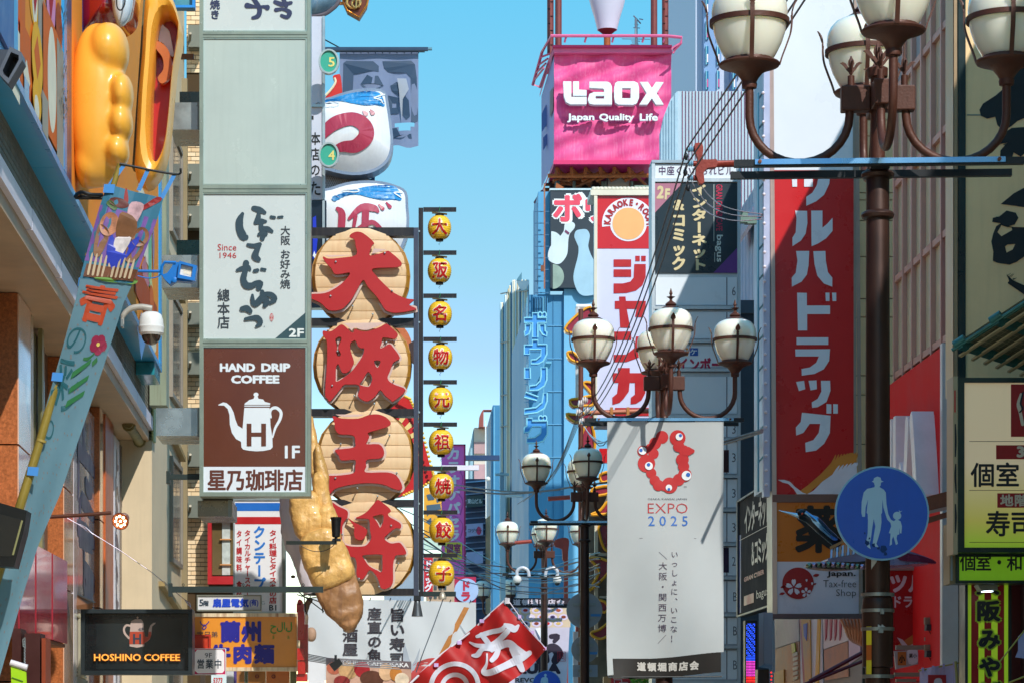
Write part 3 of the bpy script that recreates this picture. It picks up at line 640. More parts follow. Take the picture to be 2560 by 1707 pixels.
part('plate', G(m).box(1432, 1661, 1494, 1691, -0.02, 0), mat('#8e9cae', 0.4, 0.4, 0.1), t); part('bracket', G(m).box(1445, 1672, 1480, 1679, 0, 0.03), STEEL, t)
p2 = thing('pedestrian_sign', 'small far round blue pedestrian sign cut by the bottom edge on the fourth lamp', 'traffic sign', P(1367, 1747, 62.2))
sign_disc(p2, front(62.2), 1367, 1711, 36, 0.305)
fr = mat('#8d9a8e', 0.35, 0.45, 0.15, 2, streak=0.25, dark=.6)
gl_ = mat('#b0bfba', 0.22, 0, 0.08, 0.9, streak=0.4, dark=.86)  # streaks paint in a faint reflection on the blank panel
gl2 = mat('#c2cccc', 0.25, 0, 0.04, 0.9, streak=0.08, dark=.9)
D1 = 33.0
r, m = sign('sign_column', 'tall pale metal lightbox column of four shop panels with the brown coffee pot sign at its foot', D1, 499, -60, 777, 1240, 0.32, 9, gl2, fr, 'sign column', lip=0.03)
for a, b in ((81, 96), (464, 483), (850, 866)):
    part('crossbar', G(m).box(508, a, 768, b, -0.02, 0.028), fr, r)
    part('crossbar_lip', G(m).box(508, (a + b) / 2 - .8, 768, (a + b) / 2 + .8, 0.028, 0.034), mat('#5d6a62', .5, .3), r)
def bezel(v0, v1):
    part('bezel', G(m).frame(506, v0, 767, v1, 3, 3, 0.002, 0.02), mat('#a7b8ac', 0.3, 0.6, 0.1), r)
for a, b in ((-60, 81), (96, 464), (483, 850), (866, 1232)): bezel(a, b)
part('blank_panel', G(m).box(509, 99, 764, 461, 0.001, 0.006), gl_, r)
for k in range(-1, 10): part('rivet', G(m).lathe([(.004, 0), (.004, .006), (.0005, .007)], P(503, 60 + k * 123, D1, .03), 8, 'y'), ALU, r)
ink = mat('#24384a', .5); inkn = mat('#1e2a52', .45)
g = G(m); g.stroke([(628, -10, 5), (648, 20, 6), (646, 40, 6), (632, 46, 4)], .008, k=1); g.stroke([(618, 15, 7), (640, 18, 3.5), (660, 18, 4), (668, 20, 7)], .009)
g.stroke([(688, 6, 5), (706, 12, 6), (728, 8, 4)], .008); g.stroke([(690, 26, 5), (708, 24, 4), (724, 32, 6), (718, 44, 5), (704, 40, 4)], .009); g.stroke([(705, -10, 5), (716, 16, 5)], .01)
g.cells('焼き', 525, 0, 550, 50, off=.035, w=.006); part('lettering', g, inkn, r)
S = lambda l: [(480 + x / 3.36, 440 + y / 3.36, z / 3.36) for x, y, z in l]
brush = [[(425, 320, 14), (400, 380, 30), (402, 450, 34), (430, 510, 36), (450, 518, 26)],
 [(520, 275, 22), (570, 290, 26), (610, 310, 16)], [(560, 310, 14), (555, 360, 24), (535, 395, 18)], [(530, 400, 12), (580, 385, 22), (620, 385, 12)], [(585, 380, 20), (580, 440, 20), (600, 480, 26), (590, 530, 20)], [(600, 440, 16), (640, 450, 22), (672, 468, 14)], [(560, 500, 12), (570, 490, 14), (620, 490, 18)],
 [(665, 348, 13), (695, 352, 12)], [(725, 350, 10), (760, 346, 10)],
 [(470, 582, 14), (520, 590, 18), (570, 578, 18)], [(570, 580, 16), (545, 630, 24), (530, 680, 30), (560, 705, 20)],
 [(380, 795, 12), (420, 780, 20), (470, 770, 22), (490, 790, 10)], [(455, 735, 26), (448, 800, 24), (432, 870, 26), (455, 920, 30), (500, 925, 26), (540, 905, 24), (575, 905, 26), (560, 945, 22)], [(525, 800, 14), (550, 795, 16)], [(585, 785, 12), (615, 790, 12)],
 [(508, 1005, 12), (510, 1050, 20), (530, 1085, 20), (580, 1050, 18)], [(590, 975, 18), (600, 1020, 22), (625, 1060, 30), (610, 1095, 16)], [(540, 1060, 14), (600, 1000, 16), (660, 1000, 24), (695, 1035, 24), (660, 1068, 14)],
 [(420, 1120, 20), (460, 1115, 28), (490, 1140, 20)], [(450, 1205, 14), (500, 1195, 18), (550, 1195, 24), (575, 1235, 22), (540, 1265, 10)]]
g = G(m)
for i, b in enumerate(brush): g.stroke(S(b), 0.010 + i * .0006, k=1.0, jit=.05)
part('brush_lettering', g, mat('#1f3c4a', .5), r)
g = G(m); g.cells('大阪', 701, 565, 726, 614, off=.02, w=.006); g.cells('お好み焼', 700, 624, 726, 723, off=.02, w=.006); g.cells('總本店', 543, 722, 575, 823, off=.02, w=.006); part('lettering', g, mat('#26323c', .5), r)
g = G(m); g.text('Since', 544, 611, 591, 627, w=.006); g.text('1946', 549, 632, 591, 646, w=.006); g.poly(circ(679, 794, 5, 10, 16), .006); part('lettering', g, mat('#b5242b', .5), r)
part('stamp', G(m).cells('總店', 675.5, 786, 682.5, 803, w=.009), mat('#e6e9e6', .5), r)
g = G(m); g.poly([(685, 849), (765, 781), (765, 849)], .0065); part('corner_flash', g, mat('#27474f', .4), r)
g = G(m); g.text('2F', 722, 821, 760, 843, off=.035, w=.010); part('lettering', g, mat('#d3dcdc', .4), r)
part('lettering', G(m).text('R', 660, 815, 662.5, 819, w=.006), ink, r)
brn = mat('#5e2c14', 0.22, 0, 0.12, 1.3, coat=.3)
part('brown_panel', G(m).box(509, 869, 764, 1166, 0.001, 0.006), brn, r)
wl = mat('#d6dfe6', .35, 0, .04)
T = lambda l: [(480 + x / 3.36, 840 + y / 3.36, *z) for x, y, *z in l]
g = G(m); g.text('HAND', 549.5, 907.5, 638, 929, off=.055, w=.009); g.text('DRIP', 653, 907.5, 726, 929, off=.055, w=.009); g.text('COFFEE', 577.5, 937, 699, 958.5, off=.055, w=.009)
g.text('1F', 712, 1113, 750, 1145, off=.03, w=.009)
def pot(X, k=1.0):
    q = G(m)
    body = X([(440, 600), (652, 600), (660, 750), (675, 850), (678, 930), (660, 950), (600, 962), (545, 965), (480, 960), (430, 950), (415, 930), (412, 885), (370, 862), (335, 810), (318, 740), (315, 660), (300, 610), (270, 582), (222, 580), (222, 574), (262, 554), (290, 560), (325, 590), (350, 640), (365, 700), (385, 750), (425, 775)])
    q.poly(body, .009); q.poly(X([(440, 575), (445, 562), (470, 545), (480, 535), (520, 524), (560, 524), (598, 530), (612, 550), (640, 558), (658, 562), (656, 575)]), .009); q.poly(X([(440, 581), (655, 581), (655, 590), (440, 590)]), .009)
    q.poly([(a, b) for a, b in X(circ(538, 490, 21, 18, 18))], .0095); q.poly(X([(525, 505), (552, 505), (560, 526), (516, 526)]), .0092)
    q.stroke(X([(660, 660, 9), (652, 632, 10), (672, 605, 12), (712, 602, 13), (748, 640, 12), (738, 700, 11), (700, 770, 10), (678, 850, 7)]) if False else [(*X([(a, b)])[0], c * k / 3.36) for a, b, c in ((662, 680, 9), (656, 640, 10), (672, 608, 12), (712, 602, 13), (748, 640, 13), (738, 700, 12), (700, 770, 10), (678, 848, 6))], .0098)
    return q
q = pot(T); g.v += q.v; o_ = len(g.v) - len(q.v); g.f += [tuple(i + o_ for i in f) for f in q.f]
part('lettering', g, wl, r)
g = G(m); g.poly(T([(460, 733), (500, 733), (500, 808), (582, 808), (582, 733), (622, 733), (622, 923), (582, 923), (582, 842), (500, 842), (500, 923), (460, 923)]), .013); part('letter_mark', g, brn, r)
part('white_panel', G(m).box(509, 1166, 764, 1232, 0.001, 0.006), mat('#d5dde6', .3, 0, .03), r)
g = G(m); g.cells('星乃珈琲店', 518, 1172, 758, 1226, off=.028, w=.009, vert=False, fill=1.02); part('lettering', g, mat('#5a2a1c', .4), r)
for k, (u0, v0, u1, v1, w0, w1, mm) in enumerate(((432, 181, 499, 243, -2.0, -1.0, '#53605f'), (421, 245, 500, 313, -1.2, -.25, '#a8b2b0'), (424, 563, 494, 626, -2.0, -1.0, '#3d6062'), (400, 629, 500, 711, -1.2, -.25, '#a7b4b6'), (385, 1013, 500, 1083, -1.2, -.25, '#aebcc2'), (488, 1243, 575, 1283, -1.4, -.4, '#7a7466'))):
    part('support_arm', G(m).box(u0, v0, u1, v1, w0, w1), mat(mm, 0.25, 0.75, 0.35, 2.2), r)
    part('arm_flange', G(m).box(u1 - 10, v0 - 1, u1 - 1, v1 + 2, w1, w1 + .02), mat('#7d8683', .35, .5), r)
for u0, v0, u1, v1, lb in ((420, 1185, 500, 1198, 'short dark iron bracket bar left of the coffee panel'), (425, 1465, 808, 1480, 'long green-black iron bar crossing in front of the Thai sign')):
    g = G(front(33.4)).box(u0, v0, u1, v1, -0.04, 0.02); g.box(u0 - 4, v0 - 8, u0 + 5, v1 + 10, -.1, .03)
    for k in range(u0 + 30, u1, 150): g.tube([(k, v0 - 4, 0.0), (k + 3, v0 - 8, 0), (k + 6, v0 - 4, 0), (k + 3, v0, 0)], .006, 6, closed=True)
    solo('iron_bar', g, mat('#2e3b3a', .45, .4), lb, 'bracket')
WA, WB = (-2.955 - .0235 * 8, 8.0), (-2.955 - .0235 * 46.2, 46.2)
mW = wallL(WA, WB)
def upx(px, off=0.0):
    """metres along the facade at which the bearing px meets the wall plane set back by off"""
    s = (px - PX) / F; dd = (-2.955 - off) / (s + .0235); return (dd - 8.0) * math.hypot(1, .0235)
store = thing('storefront_building', 'left storefront building with pale canopy edge and granite columns', 'building', (-4.6, 27, 0))
ULEN = math.hypot(38.2, .0235 * 38.2)
part('wall', G(mW).box(0, 0, ULEN, 6.3, -5, -0.62), mat('#7a5c48', 0.6, 0, .3), store)
part('upper_wall', G(mW).box(0, 6.66, ULEN, 12.5, -5, -0.02), mat('#7c776a', 0.75, 0, 0.35, 3, bump=.5, bsc=25, streak=.5), store)
for k in range(70):
    z = 6.72 + (k % 6) * .065
    if k < 6: part('brick_course', G(mW).box(4, z, ULEN, z + .05, -0.02, 0.0), mat('#868072', 0.75, 0, .4, 5, bump=.4), store)
part('canopy_soffit', G(mW).box(0, 6.30, ULEN, 6.50, -4.9, -0.03), mat('#b89c7e', 0.55, 0, .25, 1.5), store)
for k in range(13):
    a = 2.0 + k * 2.8; b = min(a + 2.76, ULEN)
    part('canopy_fascia', G(mW).box(a, 6.46, b, 6.655 + (.01 if k % 3 == 0 else 0), -0.03, 0.03), mat('#d9d4e2', 0.35, 0.1, 0.06, streak=.15), store)
gran = mat('#ae6232', 0.35, 0, 0.5, 38, bump=.05, bsc=90, streak=.1); pinkg = mat('#e0b294', 0.12, 0, 0.12, 1.5, coat=.6)
gw = mat('#2a2625', 0.12, 0, .2)
zs = [0, .95, 2.2, 3.45, 4.7, 6.3]
def col_(px0, px1, px2, off, lb):
    """granite column: front face px0..px1, street face px1..px2"""
    s = (px1 - PX) / F; X = -2.955 - off
    d0 = X / (s + .0235) ; u0 = upx(px1, off); u1 = upx(px2, off)
    for i in range(5):
        part('stone_block', G(mW).box(u0, zs[i] + .008, u1, zs[i + 1] - .008, -1.6, -off - .01), gran, store)
        part('polished_side', G(mW).box(u0 + .03, zs[i] + .012, u1 - .03, zs[i + 1] - .012, -off - .01, -off), pinkg, store)
col_(0, 46, 78, .42, ''); col_(60, 160, 184, .42, '')
col_(60, 250, 262, .42, '')
def strip(px0, px1, z0, z1, off, mm, name='panel', th=.05, lb=None):
    return part(name, G(mW).box(upx(px0, off), z0, upx(px1, off), z1, -off - th, -off), mm, store, label=lb)
strip(84, 112, 1.0, 6.2, .5, gw, 'window'); strip(78, 84, 0, 6.3, .45, mat('#b9a98a', .3, .4), 'post'); strip(106, 110, 0, 6.3, .44, mat('#8f8a60', .4, .3), 'post')
strip(185, 249, 1.4, 6.15, .5, mat('#d8d2dc', .15, 0, .1, 1.2, coat=.5), 'poster')
strip(264, 284, 0, 6.28, .40, mat('#b5581f', .35, 0, .2, 2), 'post', .2)
strip(286, 299, 1.6, 6.2, .44, mat('#dfe0ee', .3), 'sign_panel'); strip(301, 322, 1.6, 6.2, .46, mat('#6b6260', .3), 'sign_panel')
strip(324, 341, 0, 6.25, .42, mat('#2f3a4c', .2, .2, .2), 'window'); strip(344, 362, 1.9, 6.1, .44, mat('#dcd8ea', .3), 'sign_panel'); strip(365, 376, 1.9, 6.1, .44, mat('#d6d2e6', .3), 'sign_panel')
for a in (343, 363.5, 377): strip(a - .8, a + .8, 0, 6.2, .40, mat('#3b3768', .3, .3), 'frame_post')
strip(380, 404, 0, 6.3, .44, mat('#4a3a33', .5), 'post'); strip(405, 420, 0, 6.4, .3, mat('#282420', .6), 'post')
def marks(px0, px1, z0, z1, off, mm, n, seed, rad=.05):
    rnd = random.Random(seed); g = G(mW); a, b = upx(px0, off), upx(px1, off)
    for i in range(n):
        z = z1 - (z1 - z0) * (i + .5) / n; h = (z1 - z0) / n * .42
        for k in range(3):
            y0 = z + rnd.uniform(-h, h); x0 = a + (b - a) * rnd.uniform(.12, .45); x1 = a + (b - a) * rnd.uniform(.55, .88)
            if k == 1: x1 = x0 + .02; g.stroke([(x0, z + h, rad), (x1 + .02, z, rad), (x0 - .02, z - h, rad * .7)], .004 + k * .002 - off)
            else: g.stroke([(x0, y0, rad), ((x0 + x1) / 2, y0 + rnd.uniform(-.1, .1), rad), (x1, y0 - rnd.uniform(0, .12), rad * .6)], .004 + k * .002 - off)
    part('brush_marks', g, mm, store)
purp = mat('#4a3a5c', .4)
marks(187, 247, 3.1, 5.9, .5, purp, 5, 1, .12); marks(287, 298, 1.8, 6.0, .44, purp, 10, 2, .06); marks(303, 320, 3.9, 5.7, .46, mat('#d8cfe0', .4), 4, 3, .05)
marks(303, 320, 1.9, 3.6, .46, mat('#a04048', .4), 5, 4, .05)
for zc, ch in ((5.0, '一'), (4.3, 'ス'), (3.55, 'エ'), (2.8, 'リ')):
    pass
marks(345, 361, 2.2, 5.9, .44, mat('#2a2540', .4), 4, 5, .09); marks(366, 375, 2.2, 5.9, .44, mat('#2a2540', .4), 5, 6, .07)
g = G(mW); ub = upx(300, .3); g.tube([(ub, 6.30, -.18), (upx(350, .2), 6.28, -.18), (upx(414, .2), 6.27, -.18)], .075, 10)
for px in (318, 345, 372, 396): u_ = upx(px, .2); g.tube([(u_, 6.29, -.18), (u_ + .18, 6.29, -.18)], .10, 10)
part('gutter_pipe', g, mat('#8a8150', .6, 0, .45, 5, bump=.5, streak=.4), store, True)
part('gutter_joint', G(mW).tube([(upx(409, .2), 6.24, -.15), (upx(415, .2), 6.1, -.12), (upx(420, .2), 5.9, -.12)], .07, 8), mat('#8c8a80', .6, 0, .3), store, True)
def Sx(d): return -2.787 - .0208 * d
SA, SB = (Sx(12), 12.0), (Sx(42), 42.0); mS = wallL(SA, SB); SL = math.hypot(30, .0208 * 30)
def spx(px, off=0.0):
    s = (px - PX) / F; dd = (-2.787 - off) / (s + .0208); return (dd - 12.0) * math.hypot(1, .0208)
mur = thing('mural_box_sign', 'huge blue edged box sign with orange cartoon-like mural over the left storefronts', 'billboard', (-3.4, 27, 7.09))
bsof = mat('#2b9fd2', 0.35, 0.0, 0.12, 1.2); bedge = mat('#1f8fd0', 0.3, 0, .08)
part('box', G(mS).box(0, 7.13, SL, 12.5, -.30, -.012), mat('#14305e', .5), mur)
for k in range(6): part('soffit_panel', G(mS).box(k * 5.0 + .006, 7.095, k * 5.0 + 4.994, 7.125, -.29, -.02), bsof, mur)
part('edge_rail', G(mS).box(0, 7.085, SL, 7.16, -.02, 0.03), bedge, mur)
part('soffit_end', G(mS).box(SL - 1.2, 6.9, SL, 7.08, -.27, .0), mat('#2c8f9c', .2, 0, .4, 6, coat=.4), mur)
part('mural', G(mS).box(0, 7.17, SL, 12.5, -.010, 0), mat('#ee9430', .75, 0, .08), mur)
part('mural_edge', G(mS).box(spx(160), 7.17, spx(174), 12.5, 0, .02), mat('#0e2c66', .3), mur); part('mural_edge', G(mS).box(spx(153), 7.17, spx(160), 12.5, 0, .03), bedge, mur)
part('mural_edge', G(mS).box(SL - .35, 7.17, SL, 12.5, 0.0, .03), bedge, mur); part('mural_edge', G(mS).box(0, 7.17, spx(17), 12.5, 0, .06), mat('#16549c', .4), mur); part('mural_edge', G(mS).box(spx(17), 7.17, spx(30), 12.5, 0, .05), mat('#2aa3dc', .35), mur)
def blob(px0, v0, px1, v1, mm, w, shape='e', name='mural_shape'):
    a, b = spx(px0), spx(px1); dm = 12 + (a + b) / 2; z0 = EYE + (PY - v1) * dm / F; z1 = EYE + (PY - v0) * dm / F
    cx, cz, ra, rz = (a + b) / 2, (z0 + z1) / 2, (b - a) / 2, (z1 - z0) / 2
    if shape == 'e': pts = circ(cx, cz, ra, rz, 26)
    elif shape == 'r': pts = [(a, z0), (b, z0), (b, z1), (a, z1)]
    else: pts = [(cx, z1), (b, cz), (cx, z0), (a, cz)]
    return part(name, G(mS).poly([p for p in pts], w), mm, mur)
OR, YE, WH, GR, RE, PK, DO = mat('#dc6a22', .7), mat('#f2b42c', .7), mat('#ece4cc', .7), mat('#a89f90', .7), mat('#b3202a', .7), mat('#e08fb8', .7), mat('#b04c18', .7)
for i, b in enumerate(((31, -60, 62, 60, OR, 'r'), (70, -120, 97, 66, YE, 'e'), (78, -90, 92, 62, WH, 'e'), (80, -60, 90, 40, RE, 'd'), (93, -10, 112, 340, GR, 'r'), (112, -130, 136, 95, PK, 'e'), (117, -90, 130, 60, RE, 'd'), (136, 10, 152, 130, DO, 'e'),
                       (20, 60, 45, 240, WH, 'r'), (45, 70, 72, 260, OR, 'r'), (74, 60, 102, 240, YE, 'e'), (80, 90, 96, 200, OR, 'd'), (102, 60, 150, 360, OR, 'r'), (113, 70, 135, 332, WH, 'e'), (136, 120, 158, 430, GR, 'r'), (50, 150, 68, 235, WH, 'd'), (74, 200, 96, 300, YE, 'e'), (78, 240, 90, 300, WH, 'e'), (52, 200, 64, 260, mat('#4aa6d8', .3), 'r'), (97, 240, 112, 340, GR, 'r'))):
    blob(*b[:4], b[4], .004 + i * .0015, b[5])
for i, b in enumerate(((330, 560, 345, 690, mat('#2f86d0', .3), 'r'), (345, 480, 372, 640, WH, 'r'), (370, 500, 378, 720, mat('#35b86a', .3), 'r'), (379, 520, 385, 700, mat('#8a3f78', .3), 'd'), (352, 640, 372, 735, mat('#c9243c', .3), 'd'), (372, 690, 380, 735, mat('#d9dc4a', .3), 'd'), (335, 710, 390, 790, DO, 'r'), (372, 715, 382, 780, OR, 'e'), (355, 800, 388, 870, WH, 'e'), (340, 780, 360, 900, mat('#2f86d0', .3), 'd'))):
    blob(*b[:4], b[4], .004 + i * .0015, b[5])
g = G(mS); rnd = random.Random(3)
for k in range(70):
    a = spx(rnd.uniform(138, 156)); z = rnd.uniform(7.6, 10.8); g.stroke([(a, z, .012), (a + .08, z + .05, .012), (a + .12, z - .04, .008)], .05 + k * 2e-4, n=2)
part('mural_hatching', g, mat('#4a3c34', .5), mur, kind='stuff')
yel = mat('#f4b040', 0.3, 0, 0.05, 1.5, coat=.12)
scu = thing('yellow_sculpture', 'giant glossy yellow fist sculpture mounted on the blue mural box', 'sculpture', P(240, 470, 28.6))
def rot_blob(px, py, d, rpx, rpy, rd, n=26, sq=2.3):
    c = P(px, py, d); s = d / F; g = G(); vs = []; R_ = 20
    for i in range(R_ + 1):
        th = -math.pi / 2 + math.pi * i / R_
        for j in range(n):
            ph = 2 * math.pi * j / n
            e = 2 / sq; f = lambda x: math.copysign(abs(x) ** e, x)
            vs.append(c + Vector((f(math.cos(th)) * f(math.cos(ph)) * rpx * s, f(math.cos(th)) * f(math.sin(ph)) * rd, f(math.sin(th)) * rpy * s)))
    g.add(vs, [(i * n + j, i * n + (j + 1) % n, (i + 1) * n + (j + 1) % n, (i + 1) * n + j) for i in range(R_) for j in range(n)], raw=True); return g
def organ(outline, d, depth, name, mm, root, bulge=.5, inflate=10):
    """rounded solid whose front follows an outline: concentric rings rising to a domed top"""
    loop = sm_p(outline, 4, True); cx = sum(p[0] for p in loop) / len(loop); cy = sum(p[1] for p in loop) / len(loop); g = G(front(d)); n = len(loop); vs = []
    prof = [(1.0, -depth), (1.0, -.15 * depth)] + [(math.cos(t * math.pi / 2 / 9), bulge * math.sin(t * math.pi / 2 / 9)) for t in range(1, 9)]
    for k, w in prof:
        for x, y in loop: vs.append((cx + (x - cx) * k, cy + (y - cy) * k, w))
    vs.append((cx, cy, bulge * 1.005)); fs = []
    for i in range(len(prof) - 1):
        for j in range(n): fs.append((i * n + j, i * n + (j + 1) % n, (i + 1) * n + (j + 1) % n, (i + 1) * n + j))
    b = (len(prof) - 1) * n
    for j in range(n): fs.append((b + j, b + (j + 1) % n, len(vs) - 1))
    g.add(vs, fs); return part(name, g, mm, root, True)
def blend(g, name, mm, root, vox=.022, it=10):
    o = part(name, g, mm, root, True); r_ = o.modifiers.new('r', 'REMESH'); r_.mode = 'VOXEL'; r_.voxel_size = vox; r_.use_smooth_shade = True; q_ = o.modifiers.new('s', 'SMOOTH'); q_.iterations = it; q_.factor = .6; return o
def blobs(l):
    g = G()
    for a in l: h = rot_blob(*a); b = len(g.v); g.v += h.v; g.f += [tuple(i + b for i in f) for f in h.f]
    return g
blend(blobs([(246, 265, 28.9, 70, 205, .38, 26, 2.3), (216, 285, 29.0, 38, 190, .32, 22, 2.4), (228, 405, 28.9, 42, 66, .28), (272, 130, 28.85, 52, 70, .38, 22, 2.1), (306, 238, 28.72, 28, 52, .30, 22, 2.2), (303, 310, 28.72, 30, 46, .28, 22, 2.2), (294, 380, 28.75, 30, 40, .26, 22, 2.2)]), 'fist', yel, scu, .02, 22)
part('wrist_flange', G(front(29.0)).poly([(176, 96), (190, 92), (190, 300), (196, 430), (180, 440), (176, 300)], -.6, -.2), yel, scu)
part('bolt', G().lathe([(.018, 0), (.018, .03), (.002, .035)], P(182, 296, 28.75), 10, 'y'), STEEL, scu)
sc2 = thing('mouth_sculpture', 'giant yellow oval ring sculpture with red open mouth behind the yellow fist', 'sculpture', P(390, 480, 31.5))
outer = [(372, -40), (420, -20), (440, 20), (450, 60), (452, 100), (440, 150), (432, 220), (425, 300), (415, 380), (398, 430), (370, 462), (345, 450), (335, 430), (340, 340), (345, 240), (355, 120), (360, 20)]
o2 = sm_p(outer, 4, True); inner = [(402, 45), (420, 34), (436, 50), (447, 80), (440, 105), (434, 150), (428, 190), (422, 270), (412, 350), (398, 392), (388, 402), (378, 390), (376, 340), (378, 250), (384, 160), (390, 90)]
i2 = sm_p(inner, 4, True)
def ring_band(a, b, d, name, mm, root, w0=-.4, w1=.0, bul=.12):
    n = 48
    def samp(l): 
        cx = 400; cy = 210; out = []
        L_ = [math.atan2(p[1] - cy, (p[0] - cx) * 4) for p in l]
        for k in range(n):
            t = -math.pi + 2 * math.pi * k / n; j = min(range(len(l)), key=lambda q: abs((L_[q] - t + math.pi) % (2 * math.pi) - math.pi)); out.append(l[j])
        return out
    A, B = samp(a), samp(b); g = G(front(d)); vs = []
    for k, w in ((0, w0), (0, w1 - .05), (.15, w1 + bul * .6), (.4, w1 + bul), (.7, w1 + bul * .8), (.93, w1), (1, w1 - .08), (1, w0)):
        for i in range(n): vs.append((A[i][0] + (B[i][0] - A[i][0]) * k, A[i][1] + (B[i][1] - A[i][1]) * k, w))
    g.add(vs, [(i * n + j, i * n + (j + 1) % n, (i + 1) * n + (j + 1) % n, (i + 1) * n + j) for i in range(7) for j in range(n)]); return part(name, g, mm, root, True)
ring_band(o2, i2, 31.2, 'lip_ring', yel, sc2)
part('mouth_inside', G(front(31.55)).poly(i2, -.05, 0), mat('#b01c14', .3, 0, .1, 1, coat=.4), sc2)
g = G(front(31.5)).poly(sm_p([(400, 62), (412, 70), (424, 82), (430, 110), (434, 140), (424, 140), (410, 112), (397, 104)], 3, True), 0, .05); part('teeth', g, mat('#dfe4f2', .3), sc2)
g = G(front(31.45)).poly(sm_p([(388, 110), (404, 112), (422, 130), (432, 165), (428, 195), (408, 215), (396, 200), (410, 180), (408, 150), (392, 128)], 3, True), 0, .1); part('tongue', g, mat('#b8642c', .35, 0, .15, 3, coat=.3), sc2, True)
part('cheek', G(front(31.9)).poly([(330, 420), (352, 100), (362, -60), (384, -60), (378, 200), (362, 440)], -.2, 0), mat('#5a5a40', .4, 0, .3), sc2)
hd = thing('red_figure', 'glossy dark red rounded body with blue trim above the yellow fist', 'sculpture', P(250, 90, 29.6))
organ([(205, -80), (330, -80), (335, 20), (320, 55), (285, 70), (240, 72), (205, 96), (196, 40)], 29.9, .5, 'body', mat('#8f1216', .15, 0, .2, 1.5, coat=.9), hd, .3)
part('blue_trim', G(front(29.7)).box(200, -80, 208, 84, -.1, .1), mat('#14489c', .25), hd)
organ([(282, -60), (328, -60), (332, 0), (322, 45), (302, 66), (288, 50), (280, 10)], 29.45, .05, 'white_eye', mat('#c6d4e0', .15, 0, .05, coat=.8), hd, .12)
g = G(front(29.28)).tube([(292, -20, 0), (293, 18, .02), (303, 28, .03), (312, 12, .02), (313, -20, 0)], .008, 6, sm=4); part('eye_line', g, BLACK, hd)
cab = G(front(28.4)).tube([(255, 488, 0), (230, 492, .1), (205, 486, .1), (188, 492, 0)], .02, 8, sm=4); cab.tube([(188, 495, 0), (262, 496, 0)], .018, 8); cab.tube([(190, 484, 0), (215, 494, .05), (250, 486, 0)], .012, 6, sm=4)
solo('cable_bundle', cab, BLACK, 'black cable bundle under the yellow fist', 'cables', smooth=True)
lb2 = thing('brick_building', 'beige building with white glazed brick strip and grey metal boxes behind the tall sign column', 'building', (-5, 50, 0))
part('steel_column', G(front(43.5)).box(374, -200, 416, 1012, -.5, 0), mat('#8c9680', .5, .1, .15, 1.5, streak=.45, tint='#6b5a40'), lb2)
part('green_tiles', G(front(44.2)).box(348, 915, 384, 1100, -.4, 0), mat('#a7b777', .5, 0, .2, 2), lb2)
for k in range(24): part('tile_joint', G(front(44.2)).add([(348, 905 + k * 8, .004), (384, 920 + k * 8, .004), (384, 921 + k * 8, .004), (348, 906 + k * 8, .004)], [(0, 1, 2, 3)]), mat('#d9d3a4', .6), lb2)
mB = wallL((-3.98, 44.2), (-3.98, 50.7))
beig2 = mat('#d7c3a2', .6, 0, .1, 1, streak=.15)
part('facade', G(mB).box(0, 0, 6.5, 16, -3, 0), beig2, lb2)
for z in (3.6, 6.4, 9.2, 12.0):
    part('sill_band', G(mB).add([(1.2, z + .55, 0), (1.2, z + .55, .10), (5.6, z + .2, .1), (5.6, z + .2, 0), (1.2, z + .47, 0), (1.2, z + .47, .1), (5.6, z + .12, .1), (5.6, z + .12, 0)], [(0, 1, 2, 3), (4, 5, 6, 7), (0, 1, 5, 4), (2, 3, 7, 6), (1, 2, 6, 5)]), mat('#9a8458', .5), lb2)
    part('window', G(mB).box(3.4, z - 1.7, 5.4, z - .1, -.02, .03), mat('#6f6a66', .15), lb2)
    part('window_frame', G(mB).frame(3.3, z - 1.8, 5.5, z, .08, .08, 0, .06), mat('#8d8478', .5), lb2)
    part('downpipe', G(mB).box(5.9, z - 1.4, 6.05, z + 1.4, 0, .1), mat('#8c7c5c', .5), lb2)
mBr = front(50.7); brk = [mat('#e6c9a0', .35, 0, .1, 3), mat('#dcbc92', .35, 0, .1, 3), mat('#ead2ae', .35, 0, .1, 3)]
part('mortar_wall', G(mBr).box(466, -300, 620, 1840, -3, -.03), mat('#4a3a26', .8), lb2)
cnt = 0; ref = {}
for j in range(-1, 146):
    v = -4 + j * 11.0; o = 0 if j % 2 else 11.5
    for i in range(-1, 3):
        a = 466.5 + i * 23 + o; b = a + 22
        a = max(a, 466.5); b = min(b, 503 if v < 1285 else 521)
        if v < 1285 and i == 2: continue
        if b - a < 3 or cnt >= 300 or v > 1480 or 181 < v < 303 or 563 < v < 700 or 1013 < v < 1072: continue
        w_ = round(b - a, 1); k = (w_, cnt % 3)
        if k in ref:
            o_ = ref[k][0].copy(); COL.objects.link(o_); o_.parent = lb2; dlt = P(a, v, 50.7) - P(*ref[k][1], 50.7); o_.location = dlt
        else:
            o_ = part('brick', G(mBr).box(a, v + .9, b, v + 10.1, -.03, 0), brk[cnt % 3], lb2); ref[k] = (o_, (a, v))
        cnt += 1
for i, v in enumerate((63, 410, 515, 757, 880, 1110, 1238)):
    t = thing('metal_box', 'dark grey bracket cover plate on the brick strip, %s from the top' % ('first', 'second', 'third', 'fourth', 'fifth', 'sixth', 'lowest')[i], 'bracket', P(487, v + 56, 50.2), 'grey bracket plates on the brick strip')
    part('plate', G(front(50.3)).box(470, v, 505, v + 55, -.3, 0), mat('#74786e', .5, .2, .15), t)
    part('bolt', G(front(50.3)).tube([(474, v + 40, -.02), (478, v + 28, .2)], .025, 8), mat('#8a8270', .5, .2), t, True)
rw = thing('red_window', 'red framed shop window beside the Thai restaurant sign', 'window', P(555, 1460, 50.5)); m = front(50.2)
